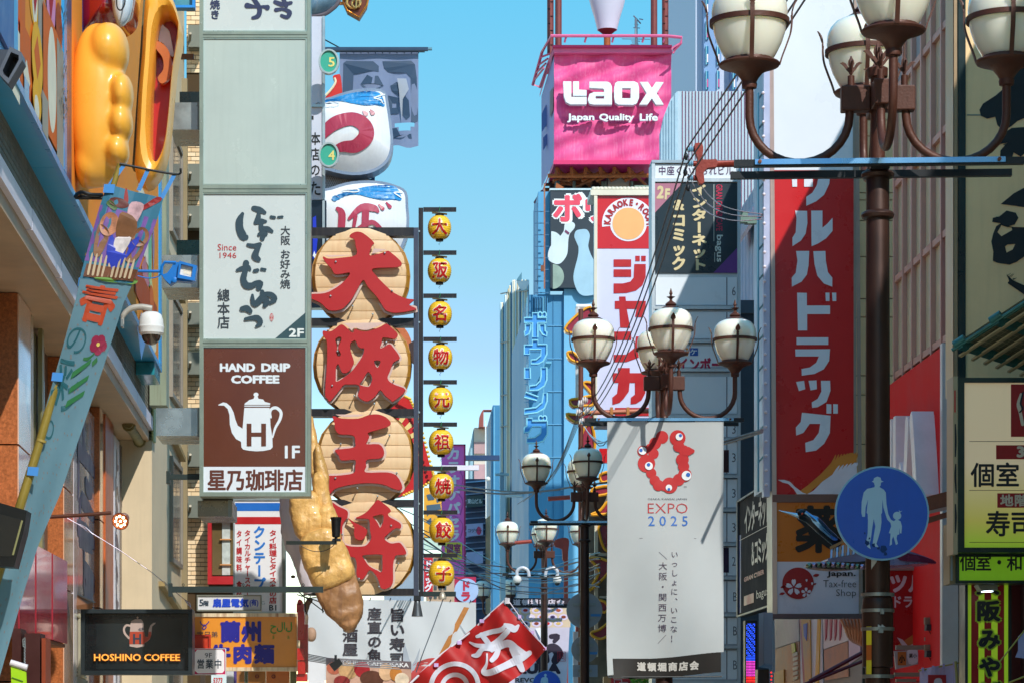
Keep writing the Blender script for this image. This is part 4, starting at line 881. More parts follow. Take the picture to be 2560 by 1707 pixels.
part('frame', G(m).frame(520, 1285, 640, 1460, 10, 20, -.2, .1), mat('#b01a22', .4), rw)
part('glass', G(m).box(530, 1292, 630, 1436, -.1, -.05), mat('#6b5a3a', .1, 0, .3, 1), rw)
part('curtain', G(m).box(555, 1290, 575, 1436, -.04, -.03), mat('#bcc4c0', .5, 0, .3, 8), rw)
for v in (1346, 1409): part('shelf', G(m).box(550, v, 578, v + 3, -.04, .02), mat('#c98a50', .4), rw)
r, m = sign('strip_sign', 'narrow white vertical sign edge with black calligraphy right of the tall column', 41, 770, 42, 812, 500, .25, 0, mat('#c3c9d8', .3, 0, .05), ALU, lip=.02)
part('frame', G(m).box(806, 42, 812, 500, 0, .03), ALU, r); part('frame', G(m).box(778, 262, 806, 269, 0, .03), ALU, r)
g = G(m); g.cells('本店の', 772, 328, 804, 445, off=.02, w=.006, fill=.85); g.cells('た', 772, 452, 804, 492, off=.02, w=.006); g.box(778, 290, 784, 300, .004, .006); part('lettering', g, BLACK, r)
part('hook', G(m).tube([(790, 262, .03), (796, 258, .05), (801, 262, .03)], .008, 6), ALU, r)
r, m = sign('strip_sign', 'narrow dark blue backlit sign panel below the white strip sign', 41, 770, 502, 816, 770, .25, 0, mat('#16202c', .2), ALU, lip=.02)
part('frame', G(m).box(806, 502, 812, 770, 0, .03), ALU, r)
part('print', G(m).poly([(782, 545), (790, 540), (791, 575), (794, 600), (790, 640), (782, 650)], .006), mat('#1230c0', .3), r); part('print', G(m).poly([(782, 640), (786, 628), (788, 636), (792, 636), (788, 642), (790, 650)], .009), mat('#dfe8f0', .3), r)
for cy, t, lb in ((155, '5', 'upper'), (388, '4', 'lower')):
    d = thing('floor_disc', '%s green half-visible disc with gold numeral %s' % (lb, t), 'sign', P(826, cy + 31, 40.5)); m = front(40.5)
    part('rim', G(m).poly([circ(822, cy, 26, 31, 36), circ(822, cy, 21, 27, 36)], -.08, .03), mat('#b4bcb8', .3, .6), d)
    part('disc', G(m).poly(circ(822, cy, 21.5, 27.5, 36), -.05, 0), mat('#3aa58c', .3), d)
    part('lettering', G(m).text(t, 821, cy - 11, 837, cy + 13, off=.02, w=.006), mat('#e4d27a', .35, .2), d)
glossw = mat('#e6e8ec', .1, 0, .05, 1, coat=.8, streak=.15); rimm = mat('#8c98ac', .3, .5, .1); fblue = mat('#2a86c4', .25, 0, .2, 2, streak=.3, tint='#c9e2ee', coat=.4); pinkr = mat('#b23a55', .3, 0, .15, 2, streak=.2, tint='#c96a7c')
def dome(outline, d, depth, name, mm, root, w0=0.0):
    loop = sm_p(outline, 3, True); cx = sum(p[0] for p in loop) / len(loop); cy = sum(p[1] for p in loop) / len(loop); g = G(front(d)); n = len(loop); vs = []
    for i in range(9):
        k = 1 - i / 8; w = w0 + depth * (1 - k ** 2.4)
        for x, y in loop: vs.append((cx + (x - cx) * k, cy + (y - cy) * k, w))
    g.add(vs, [(i * n + j, i * n + (j + 1) % n, (i + 1) * n + (j + 1) % n, (i + 1) * n + j) for i in range(8) for j in range(n)]); return part(name, g, mm, root, True), loop
def dmap(loop, d, depth, w0, extra):
    cx = sum(p[0] for p in loop) / len(loop); cy = sum(p[1] for p in loop) / len(loop)
    ang = [(math.atan2(p[1] - cy, p[0] - cx), math.hypot(p[0] - cx, p[1] - cy)) for p in loop]
    def f(u, v, w=0.0):
        a = math.atan2(v - cy, u - cx); q = min(ang, key=lambda z: abs((z[0] - a + math.pi) % (2 * math.pi) - math.pi))
        k = min(1, math.hypot(u - cx, v - cy) / q[1]); return P(u, v, d, w0 + depth * (1 - k ** 2.4) + extra + w)
    return f
def fugu(lb, outline, d, dx, dy, char):
    t = thing('balloon_sign', lb, 'sign', P(880 + dx, 440 + dy, d))
    part('rim', G(front(d)).poly([sm_p(grow(outline, 7), 3, True)], -.45, .02), rimm, t)
    ob, loop = dome(outline, d, .28, 'shell', glossw, t, .02); fm = dmap(loop, d, .28, .02, .012)
    g = G(fm); top = [(790, 262), (830, 248), (880, 234), (925, 230), (950, 236), (962, 268), (940, 270), (915, 273), (880, 266), (850, 258), (820, 262), (795, 276)]
    vv = sm_p([(x + dx, y + dy) for x, y in top], 3, True)
    def fan(g, lp, w):
        from mathutils.geometry import tessellate_polygon
        for tri in tessellate_polygon([[Vector((a, b, 0)) for a, b in lp]]):
            A, B, C = [Vector(lp[i]) for i in tri]; n_ = 5
            pts = {}; base = []
            for i in range(n_ + 1):
                for j in range(n_ + 1 - i): pts[(i, j)] = len(base); q = A + (B - A) * i / n_ + (C - A) * j / n_; base.append((q.x, q.y, w))
            fs = []
            for i in range(n_):
                for j in range(n_ - i):
                    fs.append((pts[(i, j)], pts[(i + 1, j)], pts[(i, j + 1)]))
                    if i + j < n_ - 1: fs.append((pts[(i + 1, j)], pts[(i + 1, j + 1)], pts[(i, j + 1)]))
            g.add(base, fs)
    fan(g, vv, .0); part('blue_back', g, fblue, t)
    return t, fm, fan
o1 = [(770, 275), (830, 250), (880, 234), (930, 229), (958, 235), (965, 262), (972, 310), (976, 360), (965, 400), (930, 425), (880, 432), (820, 420), (770, 400)]
t, fm, fan = fugu('upper big white rounded fish-shaped sign with a red looped kana and blue back', o1, 46, 0, 0, 'つ')
g = G(fm); g.stroke([(800, 350, 12), (835, 320, 17), (880, 308, 17), (912, 325, 18), (915, 352, 19), (890, 374, 16), (858, 376, 12), (830, 385, 6)], .006, n=8); part('lettering', g, pinkr, t)
g = G(fm); g.stroke([(908, 288, 2), (915, 295, 6)], .006); g.stroke([(925, 284, 2), (932, 292, 6)], .006); part('lettering', g, mat('#c99098', .3), t)
g = G(fm); g.stroke([(962, 238, 1.4), (945, 246, 1.4), (935, 252, 1.4), (950, 254, 1.4), (958, 263, 1.4)], .012); g.stroke([(812, 262, 1.4), (840, 260, 1.4), (848, 264, 1.4), (842, 272, 1.4), (812, 272, 1.2)], .012); part('fin_line', g, glossw, t)
o2_ = [(770, 500), (830, 476), (880, 462), (940, 460), (985, 470), (1010, 484), (1014, 520), (1016, 560), (1008, 600), (985, 640), (930, 670), (870, 670), (800, 650), (770, 620)]
t, fm, fan = fugu('lower big white rounded fish-shaped sign with pink kana behind the lantern frame', o2_, 46, 42, 235, 'ぼ')
g = G(fm); g.stroke([(845, 530, 5), (856, 545, 9), (852, 600, 9)], .006); g.stroke([(874, 556, 4), (905, 528, 9), (935, 530, 9), (945, 538, 4)], .008); g.stroke([(915, 535, 9), (912, 590, 9)], .010); g.stroke([(880, 600, 6), (900, 580, 6), (930, 565, 6), (950, 578, 5)], .012); g.stroke([(884, 585, 4), (890, 550, 5)], .014)
g.stroke([(948, 520, 2), (957, 530, 5)], .008); g.stroke([(966, 514, 2), (975, 524, 5)], .008); part('lettering', g, pinkr, t)
g = G(fm); g.stroke([(1006, 484, 1.5), (985, 486, 1.5), (1004, 498, 1.5)], .012); g.stroke([(858, 478, 1.5), (893, 478, 1.5), (897, 484, 1.5), (885, 486, 1.5), (855, 482, 1.2)], .012); part('fin_line', g, glossw, t)
mesh_ = thing('perforated_panel', 'grey perforated metal box between the two fish-shaped signs', 'panel', P(860, 470, 46.5))
part('panel', G(front(46.4)).poly([(812, 434), (918, 434), (925, 462), (812, 480)], -.4, 0), mat('#8d9096', .4, .6), mesh_)
g = G(front(46.4))
for j in range(7):
    for i in range(20):
        x = 815 + i * 5.4 + (2.7 if j % 2 else 0); y = 438 + j * 5.2
        if x < 922: g.poly(circ(x, y, 1.4, n=6), .003)
part('perforation', g, mat('#2c2d33', .6), mesh_, kind='stuff')
part('strut', G(front(46.6)).box(928, 415, 937, 470, -.1, 0), mat('#35587a', .4, .4), mesh_); part('strut', G(front(46.6)).box(915, 438, 930, 440, -.1, 0), mat('#5a7a96', .4, .4), mesh_); part('strut', G(front(46.6)).box(915, 448, 930, 450, -.1, 0), mat('#5a7a96', .4, .4), mesh_)
t = thing('fish_tail_sign', 'bottom of a blue-grey glossy rounded sign at the top edge beside the tall column', 'sign', P(815, 42, 45))
ob, lp = dome([(770, -60), (840, -60), (848, -10), (835, 12), (812, 30), (780, 40), (765, 20)], 45, .2, 'shell', mat('#7fa3bf', .12, 0, .4, 2, coat=.8), t)
part('rim', G(front(45)).tube([(848, -40, 0), (846, 5, 0), (826, 27, 0), (806, 38, 0), (778, 41, 0)], .035, 8, sm=4), mat('#6d6670', .4, .4), t, True)
t = thing('gold_box_sign', 'tilted bronze box sign with interlaced letters against the sky', 'sign', P(895, 46, 45)); m = front(45)
bo = [(856, 2), (905, -12), (922, -8), (917, 15), (898, 45), (868, 28)]
part('box', G(m).poly(bo, -.25, 0), mat('#6b3320', .35, .4, .2, 4), t); part('edge', G(m).tube([(*a, .02) for a in bo], .018, 6, closed=True), mat('#d08a3c', .3, .7), t)
g = G(m); g.tube([(x, y, .03) for x, y in circ(884, 8, 17, 15, 18)], .022, 6, closed=True); g.tube([(x, y, .05) for x, y in circ(890, 12, 10, 10, 14)], .018, 6, closed=True); g.tube([(892, 0, .06), (890, 24, .06)], .016, 6); g.tube([(884, 22, .06), (900, 20, .06)], .014, 6); part('lettering', g, mat('#e0b06a', .25, .8), t)
part('arm', G(m).box(846, 4, 858, 10, -.1, -.02), mat('#c9803a', .4, .5), t)
t = thing('torn_flag', 'torn translucent grey-blue flag with a huge dark kanji hanging from a bar against the sky', 'flag', P(950, 370, 49)); 
def wav(d, a=.05): return lambda u, v, w=0.0: P(u, v, d, w + a * math.sin(u * .06 + v * .01) * min(1, (v - 128) / 120))
mfl = wav(49); g = G(mfl); nx, ny = 20, 24; vs = []; ok = lambda u, v: not ((u > 991 and u < 1040 and 308 < v < 334 and (v - 308) < (28 - abs(u - 1015) * .9)) or (u < 975 and v > 330))
for j in range(ny + 1):
    for i in range(nx + 1):
        u = 849 + (1046 - 849) * i / nx; v = 131 + (368 - 131) * j / ny + (4 * math.sin(u * .1) if j == ny else 0); vs.append((u, v, 0))
fs = []
for j in range(ny):
    for i in range(nx):
        a = j * (nx + 1) + i; u, v = vs[a][0] + 5, vs[a][1] + 5
        if ok(u, v): fs.append((a, a + 1, a + nx + 2, a + nx + 1))
g.add(vs, fs); part('cloth', g, mat('#8594b6', .7, 0, .08, 2, transl=.3, streak=.2, tint='#6c80a4'), t, True)
g = G(mfl); w_ = .012
X2 = lambda l: [(480 + x / 3.266, y / 3.266) for x, y in l]
for i, l in enumerate(([(1237, 520), (1260, 500), (1480, 505), (1525, 545), (1525, 590), (1480, 585), (1320, 610), (1310, 780), (1230, 775)], [(1555, 505), (1790, 500), (1820, 530), (1835, 640), (1845, 990), (1820, 1005), (1790, 1000), (1785, 640), (1750, 600), (1600, 590), (1570, 560)],
         [(1375, 690), (1430, 615), (1475, 640), (1465, 690), (1490, 690), (1495, 625), (1520, 625), (1565, 705), (1520, 730), (1400, 715)], [(1620, 700), (1670, 670), (1700, 690), (1715, 750), (1770, 830), (1780, 960), (1750, 985), (1715, 940), (1700, 800), (1665, 770), (1630, 740)],
         [(1600, 780), (1690, 800), (1690, 930), (1610, 930)], [(1636, 1048), (1670, 1048), (1700, 1110), (1790, 1100), (1795, 1140), (1700, 1140), (1636, 1130)])):
    if i == 4: g.poly([X2(l), X2([(1635, 840), (1670, 840), (1670, 880), (1635, 880)])], w_)
    else: g.poly(X2(l), w_)
part('kanji', g, mat('#284462', .6), t)
g = G(mfl); g.poly(X2([(1675, 645), (1750, 650), (1770, 740), (1720, 820), (1715, 1000), (1700, 880), (1690, 740)]), .05); part('torn_flap', g, mat('#c6cfdc', .7, transl=.4), t)
part('bar', G(front(49)).box(812, 119, 1070, 127, -.06, .02), mat('#27405c', .4, .4), t); part('bar', G(front(48.9)).box(812, 126, 1062, 130, -.06, .02), mat('#1b2a3a', .4, .4), t); part('bar_end', G(front(49)).box(1070, 120, 1080, 125, -.06, .02), mat('#5d8596', .4, .5), t)
part('stay', G(front(49)).tube([(812, 90, -.3), (852, 121, -.02)], .012, 6), DARK, t)
g = G(front(49))
for k in range(11): g.tube([(866 + k * 18, 128, 0), (867 + k * 18, 135, .02)], .006, 5)
part('flag_tie', g, BLACK, t)
t = thing('red_figure', 'red curled wooden figure edge peeking out left of the torn flag', 'sign', P(832, 250, 48)); 
part('body', G(front(48)).poly(sm_p([(812, 246), (828, 226), (838, 208), (832, 192), (842, 187), (852, 192), (853, 250), (820, 258)], 3, True), -.2, 0), mat('#c4231c', .35, 0, .1), t)
part('edge', G(front(48)).tube([(814, 240, .01), (830, 222, .01), (839, 206, .01), (836, 196, .01)], .02, 6, sm=3), mat('#e9d9b8', .4), t)
LD = 37.0
irn = mat('#2e2c30', .35, .45, .2, 3, streak=.3, tint='#5a5048')
fr_ = thing('lantern_frame', 'black steel frame of square bars holding the four giant red-character lanterns', 'frame', P(1040, 1485, LD)); m = front(LD)
for v0, v1 in ((569, 590), (795, 815), (1021, 1040), (1248, 1265), (1470, 1487)): part('crossbar', G(m).box(770, v0, 1034, v1, -.2, 0), irn, fr_)
part('post', G(m).box(1034, 570, 1046, 1488, -.08, .02), mat('#4a4f60', .35, .45, .15), fr_); part('post', G(m).box(1046.5, 517, 1058, 1488, -.22, -.08), irn, fr_)
for k, v in enumerate((579, 806, 1030, 1258, 1476)): part('bolt', G().lathe([(.012, 0), (.012, .02), (.001, .02)], P(1048, v, LD, .0), 8, 'y'), ALU, fr_)
paper = mat('#f8d6a8', .45, 0, .14, 1.6, transl=.2, coat=.2, streak=.25, tint='#e0a468'); papg = mat('#d49a3c', .4, 0, .15, 2, transl=.2); redc = mat('#b0141a', .45, 0, .08, 1.2); halo = mat('#e7cfc4', .2, 0, .05, 2, transl=.3, coat=.4)
def cr(l, ox, oy, s=3.36): return [(ox + x / s, oy + y / s) for x, y in l]
DAI = [cr([(1383, 487), (1440, 500), (1528, 575), (1515, 600), (1498, 640), (1497, 685), (1570, 672), (1640, 648), (1670, 660), (1750, 730), (1758, 768), (1700, 785), (1520, 795), (1545, 850), (1620, 930), (1700, 1000), (1800, 1045), (1865, 1055), (1825, 1100), (1885, 1135), (1720, 1165), (1640, 1148), (1610, 1120), (1560, 1040), (1480, 950), (1441, 890), (1400, 950), (1350, 1040), (1290, 1110), (1240, 1140), (1150, 1142), (1080, 1080), (980, 1035), (990, 1010), (1120, 1000), (1220, 950), (1290, 890), (1330, 830), (1250, 840), (1200, 838), (1170, 790), (1130, 750), (1102, 705), (1110, 695), (1150, 712), (1250, 705), (1380, 682), (1375, 600), (1365, 550), (1325, 530), (1340, 505)], 480, 440)]
HAN = [cr([(255, 200), (340, 215), (420, 190), (520, 110), (570, 105), (620, 140), (700, 220), (745, 228), (770, 175), (850, 205), (970, 212), (1080, 180), (1180, 140), (1270, 92), (1330, 120), (1440, 220), (1468, 270), (1430, 330), (1380, 330), (1300, 315), (1220, 315), (1205, 390), (1180, 480), (1240, 465), (1330, 415), (1400, 480), (1500, 630), (1450, 680), (1390, 720), (1340, 850), (1300, 950), (1330, 1020), (1420, 1075), (1595, 1160), (1400, 1340), (1350, 1320), (1260, 1250), (1180, 1160), (1100, 1260), (1010, 1330), (940, 1340), (860, 1300), (820, 1240), (845, 1160), (840, 1100), (800, 1070), (700, 1068), (590, 1075), (520, 1160), (370, 1340), (330, 1310), (285, 1240), (295, 1000), (310, 800), (318, 600), (312, 380), (280, 320), (245, 260)], 770, 800, 6.533),
       cr([(450, 355), (470, 320), (510, 300), (545, 310), (545, 360), (515, 420), (500, 490), (535, 560), (535, 600), (500, 615), (475, 590), (480, 510), (470, 420)], 770, 800, 6.533),
       cr([(700, 400), (730, 375), (765, 355), (795, 390), (820, 450), (880, 485), (918, 485), (900, 590), (820, 720), (720, 850), (600, 950), (470, 1025), (458, 950), (462, 800), (490, 740), (515, 770), (550, 860), (600, 885), (680, 850), (745, 740), (750, 680), (720, 590), (692, 480)], 770, 800, 6.533),
       cr([(1080, 690), (1185, 690), (1135, 800)], 770, 800, 6.533), cr([(980, 865), (1040, 930), (1050, 990), (1010, 1090), (960, 1105), (845, 1068), (900, 990)], 770, 800, 6.533)]
OU = [cr([(1185, 680), (1260, 700), (1400, 700), (1480, 672), (1560, 665), (1630, 690), (1670, 735), (1650, 765), (1560, 795), (1480, 820), (1490, 850), (1475, 890), (1470, 915), (1570, 915), (1610, 960), (1610, 1010), (1570, 1035), (1470, 1045), (1465, 1100), (1460, 1150), (1640, 1150), (1720, 1180), (1765, 1260), (1755, 1295), (1700, 1290), (1600, 1250), (1450, 1240), (1300, 1260), (1200, 1290), (1150, 1340), (1140, 1240), (1120, 1185), (1250, 1175), (1360, 1155), (1372, 1100), (1370, 1045), (1260, 1050), (1235, 1010), (1203, 965), (1260, 955), (1365, 940), (1372, 900), (1365, 850), (1320, 835), (1240, 830), (1205, 790), (1200, 740)], 480, 840)]
SHO = [cr([(400, 45), (500, 110), (620, 165), (655, 210), (645, 290), (600, 350), (565, 440), (560, 560), (570, 700), (640, 745), (760, 765), (930, 755), (1000, 690), (1035, 620), (1015, 500), (1005, 340), (950, 310), (800, 305), (790, 292), (870, 255), (960, 200), (1050, 100), (1140, 5), (1230, 60), (1320, 130), (1355, 190), (1310, 230), (1330, 280), (1420, 330), (1500, 380), (1522, 430), (1500, 468), (1420, 470), (1290, 575), (1250, 640), (1350, 712), (1480, 700), (1530, 730), (1590, 820), (1595, 890), (1450, 905), (1415, 950), (1390, 1080), (1390, 1320), (1350, 1410), (1260, 1455), (1190, 1430), (1160, 1330), (1110, 1230), (1040, 1155), (990, 1160), (950, 1230), (900, 1290), (850, 1295), (800, 1240), (795, 1160), (800, 1060), (770, 950), (690, 925), (620, 860), (580, 760), (545, 650), (515, 560), (520, 420), (550, 330), (460, 300), (450, 200), (400, 100)], 770, 1250, 6.533),
       cr([(1060, 280), (1130, 255), (1200, 240), (1235, 270), (1225, 370), (1180, 455), (1150, 400), (1110, 340)], 770, 1250, 6.533), cr([(890, 915), (1000, 895), (1200, 895), (1215, 950), (1210, 1170), (1130, 1150), (1000, 1080), (930, 980)], 770, 1250, 6.533)]
SHO2 = cr([(645, 290), (760, 370), (900, 440), (965, 490), (960, 560), (910, 640), (840, 660), (770, 620), (755, 540), (755, 440), (700, 360)], 770, 1250, 6.533)
for i, (cx, cy, ch, ord_) in enumerate(((902, 690, DAI, 'topmost giant paper lantern with the red character for big, on the black frame'), (906, 912, HAN, 'second giant paper lantern from the top with a red many-stroked character'),
                                  (914, 1142, OU, 'third giant paper lantern with the red character for king'), (918, 1367, SHO, 'lowest giant paper lantern with red character, half behind the golden sculpture'))):
    t = thing('giant_lantern', ord_, 'lantern', P(cx, cy + 118, LD), 'giant lanterns on the black frame'); R = 123; m = front(LD + .02)
    nb_ = 8; rows_ = [-1.0 + 2.0 * k / nb_ for k in range(nb_ + 1)]
    def hw(y): return R * math.sqrt(max(0, 1 - abs(y) ** 2.15)) ** .9 if abs(y) < .999 else R * .40
    ws = [max(hw(y), R * .40) for y in rows_]
    for k in range(nb_):
        va, vb = cy + rows_[k] * 118, cy + rows_[k + 1] * 118; a, b = ws[k], ws[k + 1]; wa, wb = .03 * (1 - rows_[k] ** 2), .03 * (1 - rows_[k + 1] ** 2)
        ia, ib = a * .93, b * .93; bl_ = .03
        pts = []
        for (vv_, h_, w__) in ((va, ia, wa), (vb, ib, wb)):
            for q in (-1, -.5, 0, .5, 1): pts.append((cx + h_ * q, vv_, w__ + .025 * (1 - q * q) + (bl_ if False else 0)))
        mid = [(cx + (ia + ib) / 2 * q, (va + vb) / 2, (wa + wb) / 2 + .025 * (1 - q * q) + .013) for q in (-1, -.5, 0, .5, 1)]
        allp = pts[:5] + mid + pts[5:]
        fs = [(r0 * 5 + q, r0 * 5 + q + 1, r0 * 5 + q + 6, r0 * 5 + q + 5) for r0 in (0, 1) for q in range(4)]
        part('shade_panel', G(m).add(allp, fs), paper, t, True)
        for s_ in (-1, 1):
            g = G(m).add([(cx + ia * s_, va, wa), (cx + a * s_, va, wa - .10), (cx + b * s_, vb, wb - .10), (cx + ib * s_, vb, wb), (cx + a * s_, va, -.32), (cx + b * s_, vb, -.32)], [(0, 1, 2, 3), (1, 4, 5, 2)])
            part('side_panel', g, papg, t)
    g = G(m)
    for k in range(1, nb_):
        y = cy + rows_[k] * 118; a = ws[k]; w__ = .03 * (1 - rows_[k] ** 2); g.tube([(cx - a, y, w__ - .1), (cx - a * .93, y, w__ + .006), (cx - a * .45, y, w__ + .025), (cx, y, w__ + .032), (cx + a * .45, y, w__ + .025), (cx + a * .93, y, w__ + .006), (cx + a, y, w__ - .1), (cx + a, y, -.3)], .0022, 5)
    for s_ in (-1, 1): g.tube([(cx + ws[k] * s_ * .93, cy + rows_[k] * 118, .03 * (1 - rows_[k] ** 2) + .004) for k in range(nb_ + 1)], .005, 5); g.tube([(cx + ws[k] * s_, cy + rows_[k] * 118, .03 * (1 - rows_[k] ** 2) - .098) for k in range(nb_ + 1)], .007, 5)
    part('rib_wire', g, mat('#b58a50', .5), t)
    part('back_shade', G(m).poly([(cx + ws[k], cy + rows_[k] * 118) for k in range(nb_ + 1)] + [(cx - ws[k], cy + rows_[k] * 118) for k in range(nb_, -1, -1)], -.33, -.32), papg, t)
    mz = front(LD)
    lo = [sm_p(l, 3, True) for l in ch]
    part('acrylic_backing', G(mz).poly([grow(lo[0], 6)] if i != 3 else [grow(lo[0], 5)] , .085, .092), halo, t) if i in (0, 2) else part('acrylic_backing', G(mz).poly([grow(lo[0], 5)] + [grow(l, -3) for l in lo[1:]], .085, .092), halo, t)
    part('character', G(mz).poly(lo, .10, .15), redc, t)
    if i == 3: part('character_stroke', G(mz).poly(sm_p(SHO2, 3, True), .104, .148), redc, t)
    g = G()
    for px_, py_ in ((-62, -30), (60, -52), (-75, 55), (78, 42), (-20, 80), (30, 100)): g.lathe([(.008, -.15), (.008, .02), (.014, .02), (.010, .03), (.001, .032)], P(cx + px_, cy + py_, LD, .14), 8, 'y')
    part('standoff_bolt', g, ALU, t, True)
lt = mat('#ffce36', .3, 0, .05, 3, coat=.3, sss=.3)
blk = mat('#2a1c10', .5, .3)
chars = '大阪名物元祖焼餃子'
nm = ['first', 'second', 'third', 'fourth', 'fifth', 'sixth', 'seventh', 'eighth', 'ninth and lowest']
for i, ch in enumerate(chars):
    cx, cy = 1099 + [0, 0, 1, 2, 3, 4, 5, 5.5, 5][i], 566.5 + [0, 108, 216, 324, 431, 537, 647, 757, 865][i] + (0 if i < 5 else 0)
    b = thing('bracket_arm', 'short black arm holding the %s small yellow lantern' % nm[i], 'bracket', P(1100, cy - 45, LD), 'black arms of the small lantern row')
    part('bar', G(front(LD)).box(1058.5, cy - 50, 1141 + i * .4, cy - 40, -.12, -.06), irn, b)
    part('wire', G(front(LD)).tube([(cx, cy - 52, -.09), (cx + 1, cy - 48, -.05), (cx - 1, cy - 40, -.05), (cx, cy - 34, -.08)], .004, 5), mat('#2f8a5a', .4), b)
    t = thing('small_lantern', '%s small yellow lantern from the top, bearing one red kanji' % nm[i], 'lantern', P(cx, cy + 36, LD), 'small yellow lanterns in a vertical row')
    c = P(cx, cy, LD); c.y += .1; k = LD / F; s = 1.0 + .012 * i; H = 31 * k * s; R = 29.5 * k * s
    prof = [(R * math.cos(a) ** .78, H * math.sin(a)) for a in [math.radians(q) for q in range(-66, 67, 6)]]
    part('shade', G().lathe(prof, c, 32), lt, t, True)
    g = G(); 
    for q in range(-60, 61, 10):
        a = math.radians(q); g.tube([c + Vector((1.004 * R * math.cos(a) ** .78 * math.cos(z), 1.004 * R * math.cos(a) ** .78 * math.sin(z), H * math.sin(a))) for z in [j * math.pi / 12 for j in range(24)]], .0018, 4, raw=True, closed=True)
    part('rib', g, mat('#e8aa1e', .4), t)
    part('top_ring', G().lathe([(.058, H * .95), (.058, H * 1.06), (.05, H * 1.06)], c, 20), blk, t, True); part('bottom_ring', G().lathe([(.05, -H * 1.1), (.05, -H * .9)], c, 20), blk, t, True)
    g = G(); z0 = c.z + H * 1.12; g.add([Vector((c.x + x, c.y + y, z0 + (.02 if x < 0 else 0))) for x, y in ((-.1, -.05), (.1, -.05), (.1, .05), (-.1, .05))] + [Vector((c.x + x, c.y + y, z0 - .008 + (.02 if x < 0 else 0))) for x, y in ((-.1, -.05), (.1, -.05), (.1, .05), (-.1, .05))], [(0, 1, 2, 3), (7, 6, 5, 4), (0, 4, 5, 1), (1, 5, 6, 2)], raw=True); part('top_plate', g, mat('#6b5a30', .4, .5), t)
    part('hook', G().tube([c + Vector((0, 0, -H * 1.08)), c + Vector((.01, 0, -H * 1.2)), c + Vector((-.01, 0, -H * 1.32)), c + Vector((0, 0, -H * 1.42))], .003, 5, raw=True), DARK, t)
    tl = random.uniform(-.06, .06)
    def lm(u, v, w=0.0, cx=cx, cy=cy, R=R, H=H, c=c, k=k, s=s):
        x = (u - cx) * k; z = (cy - v) * k; sn = max(-.98, min(.98, z / H)); rr = R * math.cos(math.asin(sn)) ** .78
        x = max(-rr * .97, min(rr * .97, x)); return Vector((c.x + x, c.y - math.sqrt(rr * rr - x * x) - w, c.z + z))
    g = G(lm); g.cells(ch, cx - 21 + i * .6, cy - 20, cx + 21 + i * .6, cy + 24, off=.058, w=.004, rot=tl); part('character_edge', g, mat('#f3e6c8', .3), t)
    g = G(lm); g.cells(ch, cx - 20 + i * .6, cy - 19, cx + 20 + i * .6, cy + 22, off=.026, w=.010, rot=tl); part('character', g, mat('#c0181c', .35), t)
gy = thing('golden_sculpture', 'giant crusty golden brown dumpling sculpture hanging in front of the lanterns', 'sculpture', P(850, 1575, 35.5))
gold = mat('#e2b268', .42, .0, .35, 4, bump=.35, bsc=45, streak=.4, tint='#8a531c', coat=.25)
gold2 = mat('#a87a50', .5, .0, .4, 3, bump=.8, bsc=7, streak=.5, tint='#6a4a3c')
def slab(path, d, th, name, mm, root, rr=.22, seed=0):
    """lumpy bar: path of (u, v, halfwidth, w)"""
    p = sm_p(path, 6); m_ = front(d); g = G(m_); n = 22; vs = []; rnd = random.Random(seed)
    for i in range(len(p)):
        a, b = p[max(i - 1, 0)], p[min(i + 1, len(p) - 1)]; t = Vector((b[0] - a[0], b[1] - a[1])); t.normalize(); nx_, ny_ = -t.y, t.x
        for j in range(n):
            an = 2 * math.pi * j / n; e = .72; c_, s_ = math.cos(an), math.sin(an); cc_, ss_ = math.copysign(abs(c_) ** e, c_), math.copysign(abs(s_) ** e, s_)
            lump = 1 + .05 * math.sin(i * .9 + j) + .04 * math.sin(i * 2.3)
            vs.append((p[i][0] + nx_ * cc_ * p[i][2] * lump, p[i][1] + ny_ * cc_ * p[i][2] * lump, p[i][3] + ss_ * th * lump))
    g.add(vs, [(i * n + j, i * n + (j + 1) % n, (i + 1) * n + (j + 1) % n, (i + 1) * n + j) for i in range(len(p) - 1) for j in range(n)] + [tuple(range(n)), tuple(range((len(p) - 1) * n, len(p) * n))])
    return part(name, g, mm, root, True)
tex_ = bpy.data.textures.new('crust', 'CLOUDS'); tex_.noise_scale = .22; tex_.noise_depth = 3
def crusty(l, name, mm, seed):
    g = G(); m_ = front(35.6); rnd = random.Random(seed)
    for path, th in l:
        p = sm_p(path, 5); n = 18; vs = []
        for i in range(len(p)):
            a, b = p[max(i - 1, 0)], p[min(i + 1, len(p) - 1)]; t = Vector((b[0] - a[0], b[1] - a[1])).normalized(); e_ = .35 if i in (0, len(p) - 1) else .85 if i in (1, len(p) - 2) else 1
            for j in range(n):
                an = 2 * math.pi * j / n; f = lambda x: math.copysign(abs(x) ** .6, x); vs.append(m_(p[i][0] - t.y * f(math.cos(an)) * p[i][2] * e_, p[i][1] + t.x * f(math.cos(an)) * p[i][2] * e_, p[i][3] + f(math.sin(an)) * th * e_ * (1 + .07 * math.sin(i * 1.3))))
        g.add(vs, [(i * n + j, i * n + (j + 1) % n, (i + 1) * n + (j + 1) % n, (i + 1) * n + j) for i in range(len(p) - 1) for j in range(n)] + [tuple(range(n)), tuple(range((len(p) - 1) * n, len(p) * n))], raw=True)
    o = blend(g, name, mm, gy, .014, 3); d_ = o.modifiers.new('d', 'DISPLACE'); d_.texture = tex_; d_.strength = .06; d_.mid_level = .5; d_.texture_coords = 'LOCAL'; return o
crusty([([(772, 1030, 9, -.25), (780, 1110, 14, -.2), (786, 1190, 15, -.15)], .1)], 'pleat', gold, 1)
crusty([([(792, 1105, 10, -.1), (803, 1180, 14, -.08), (812, 1262, 14, -.05)], .11)], 'pleat', gold, 2)
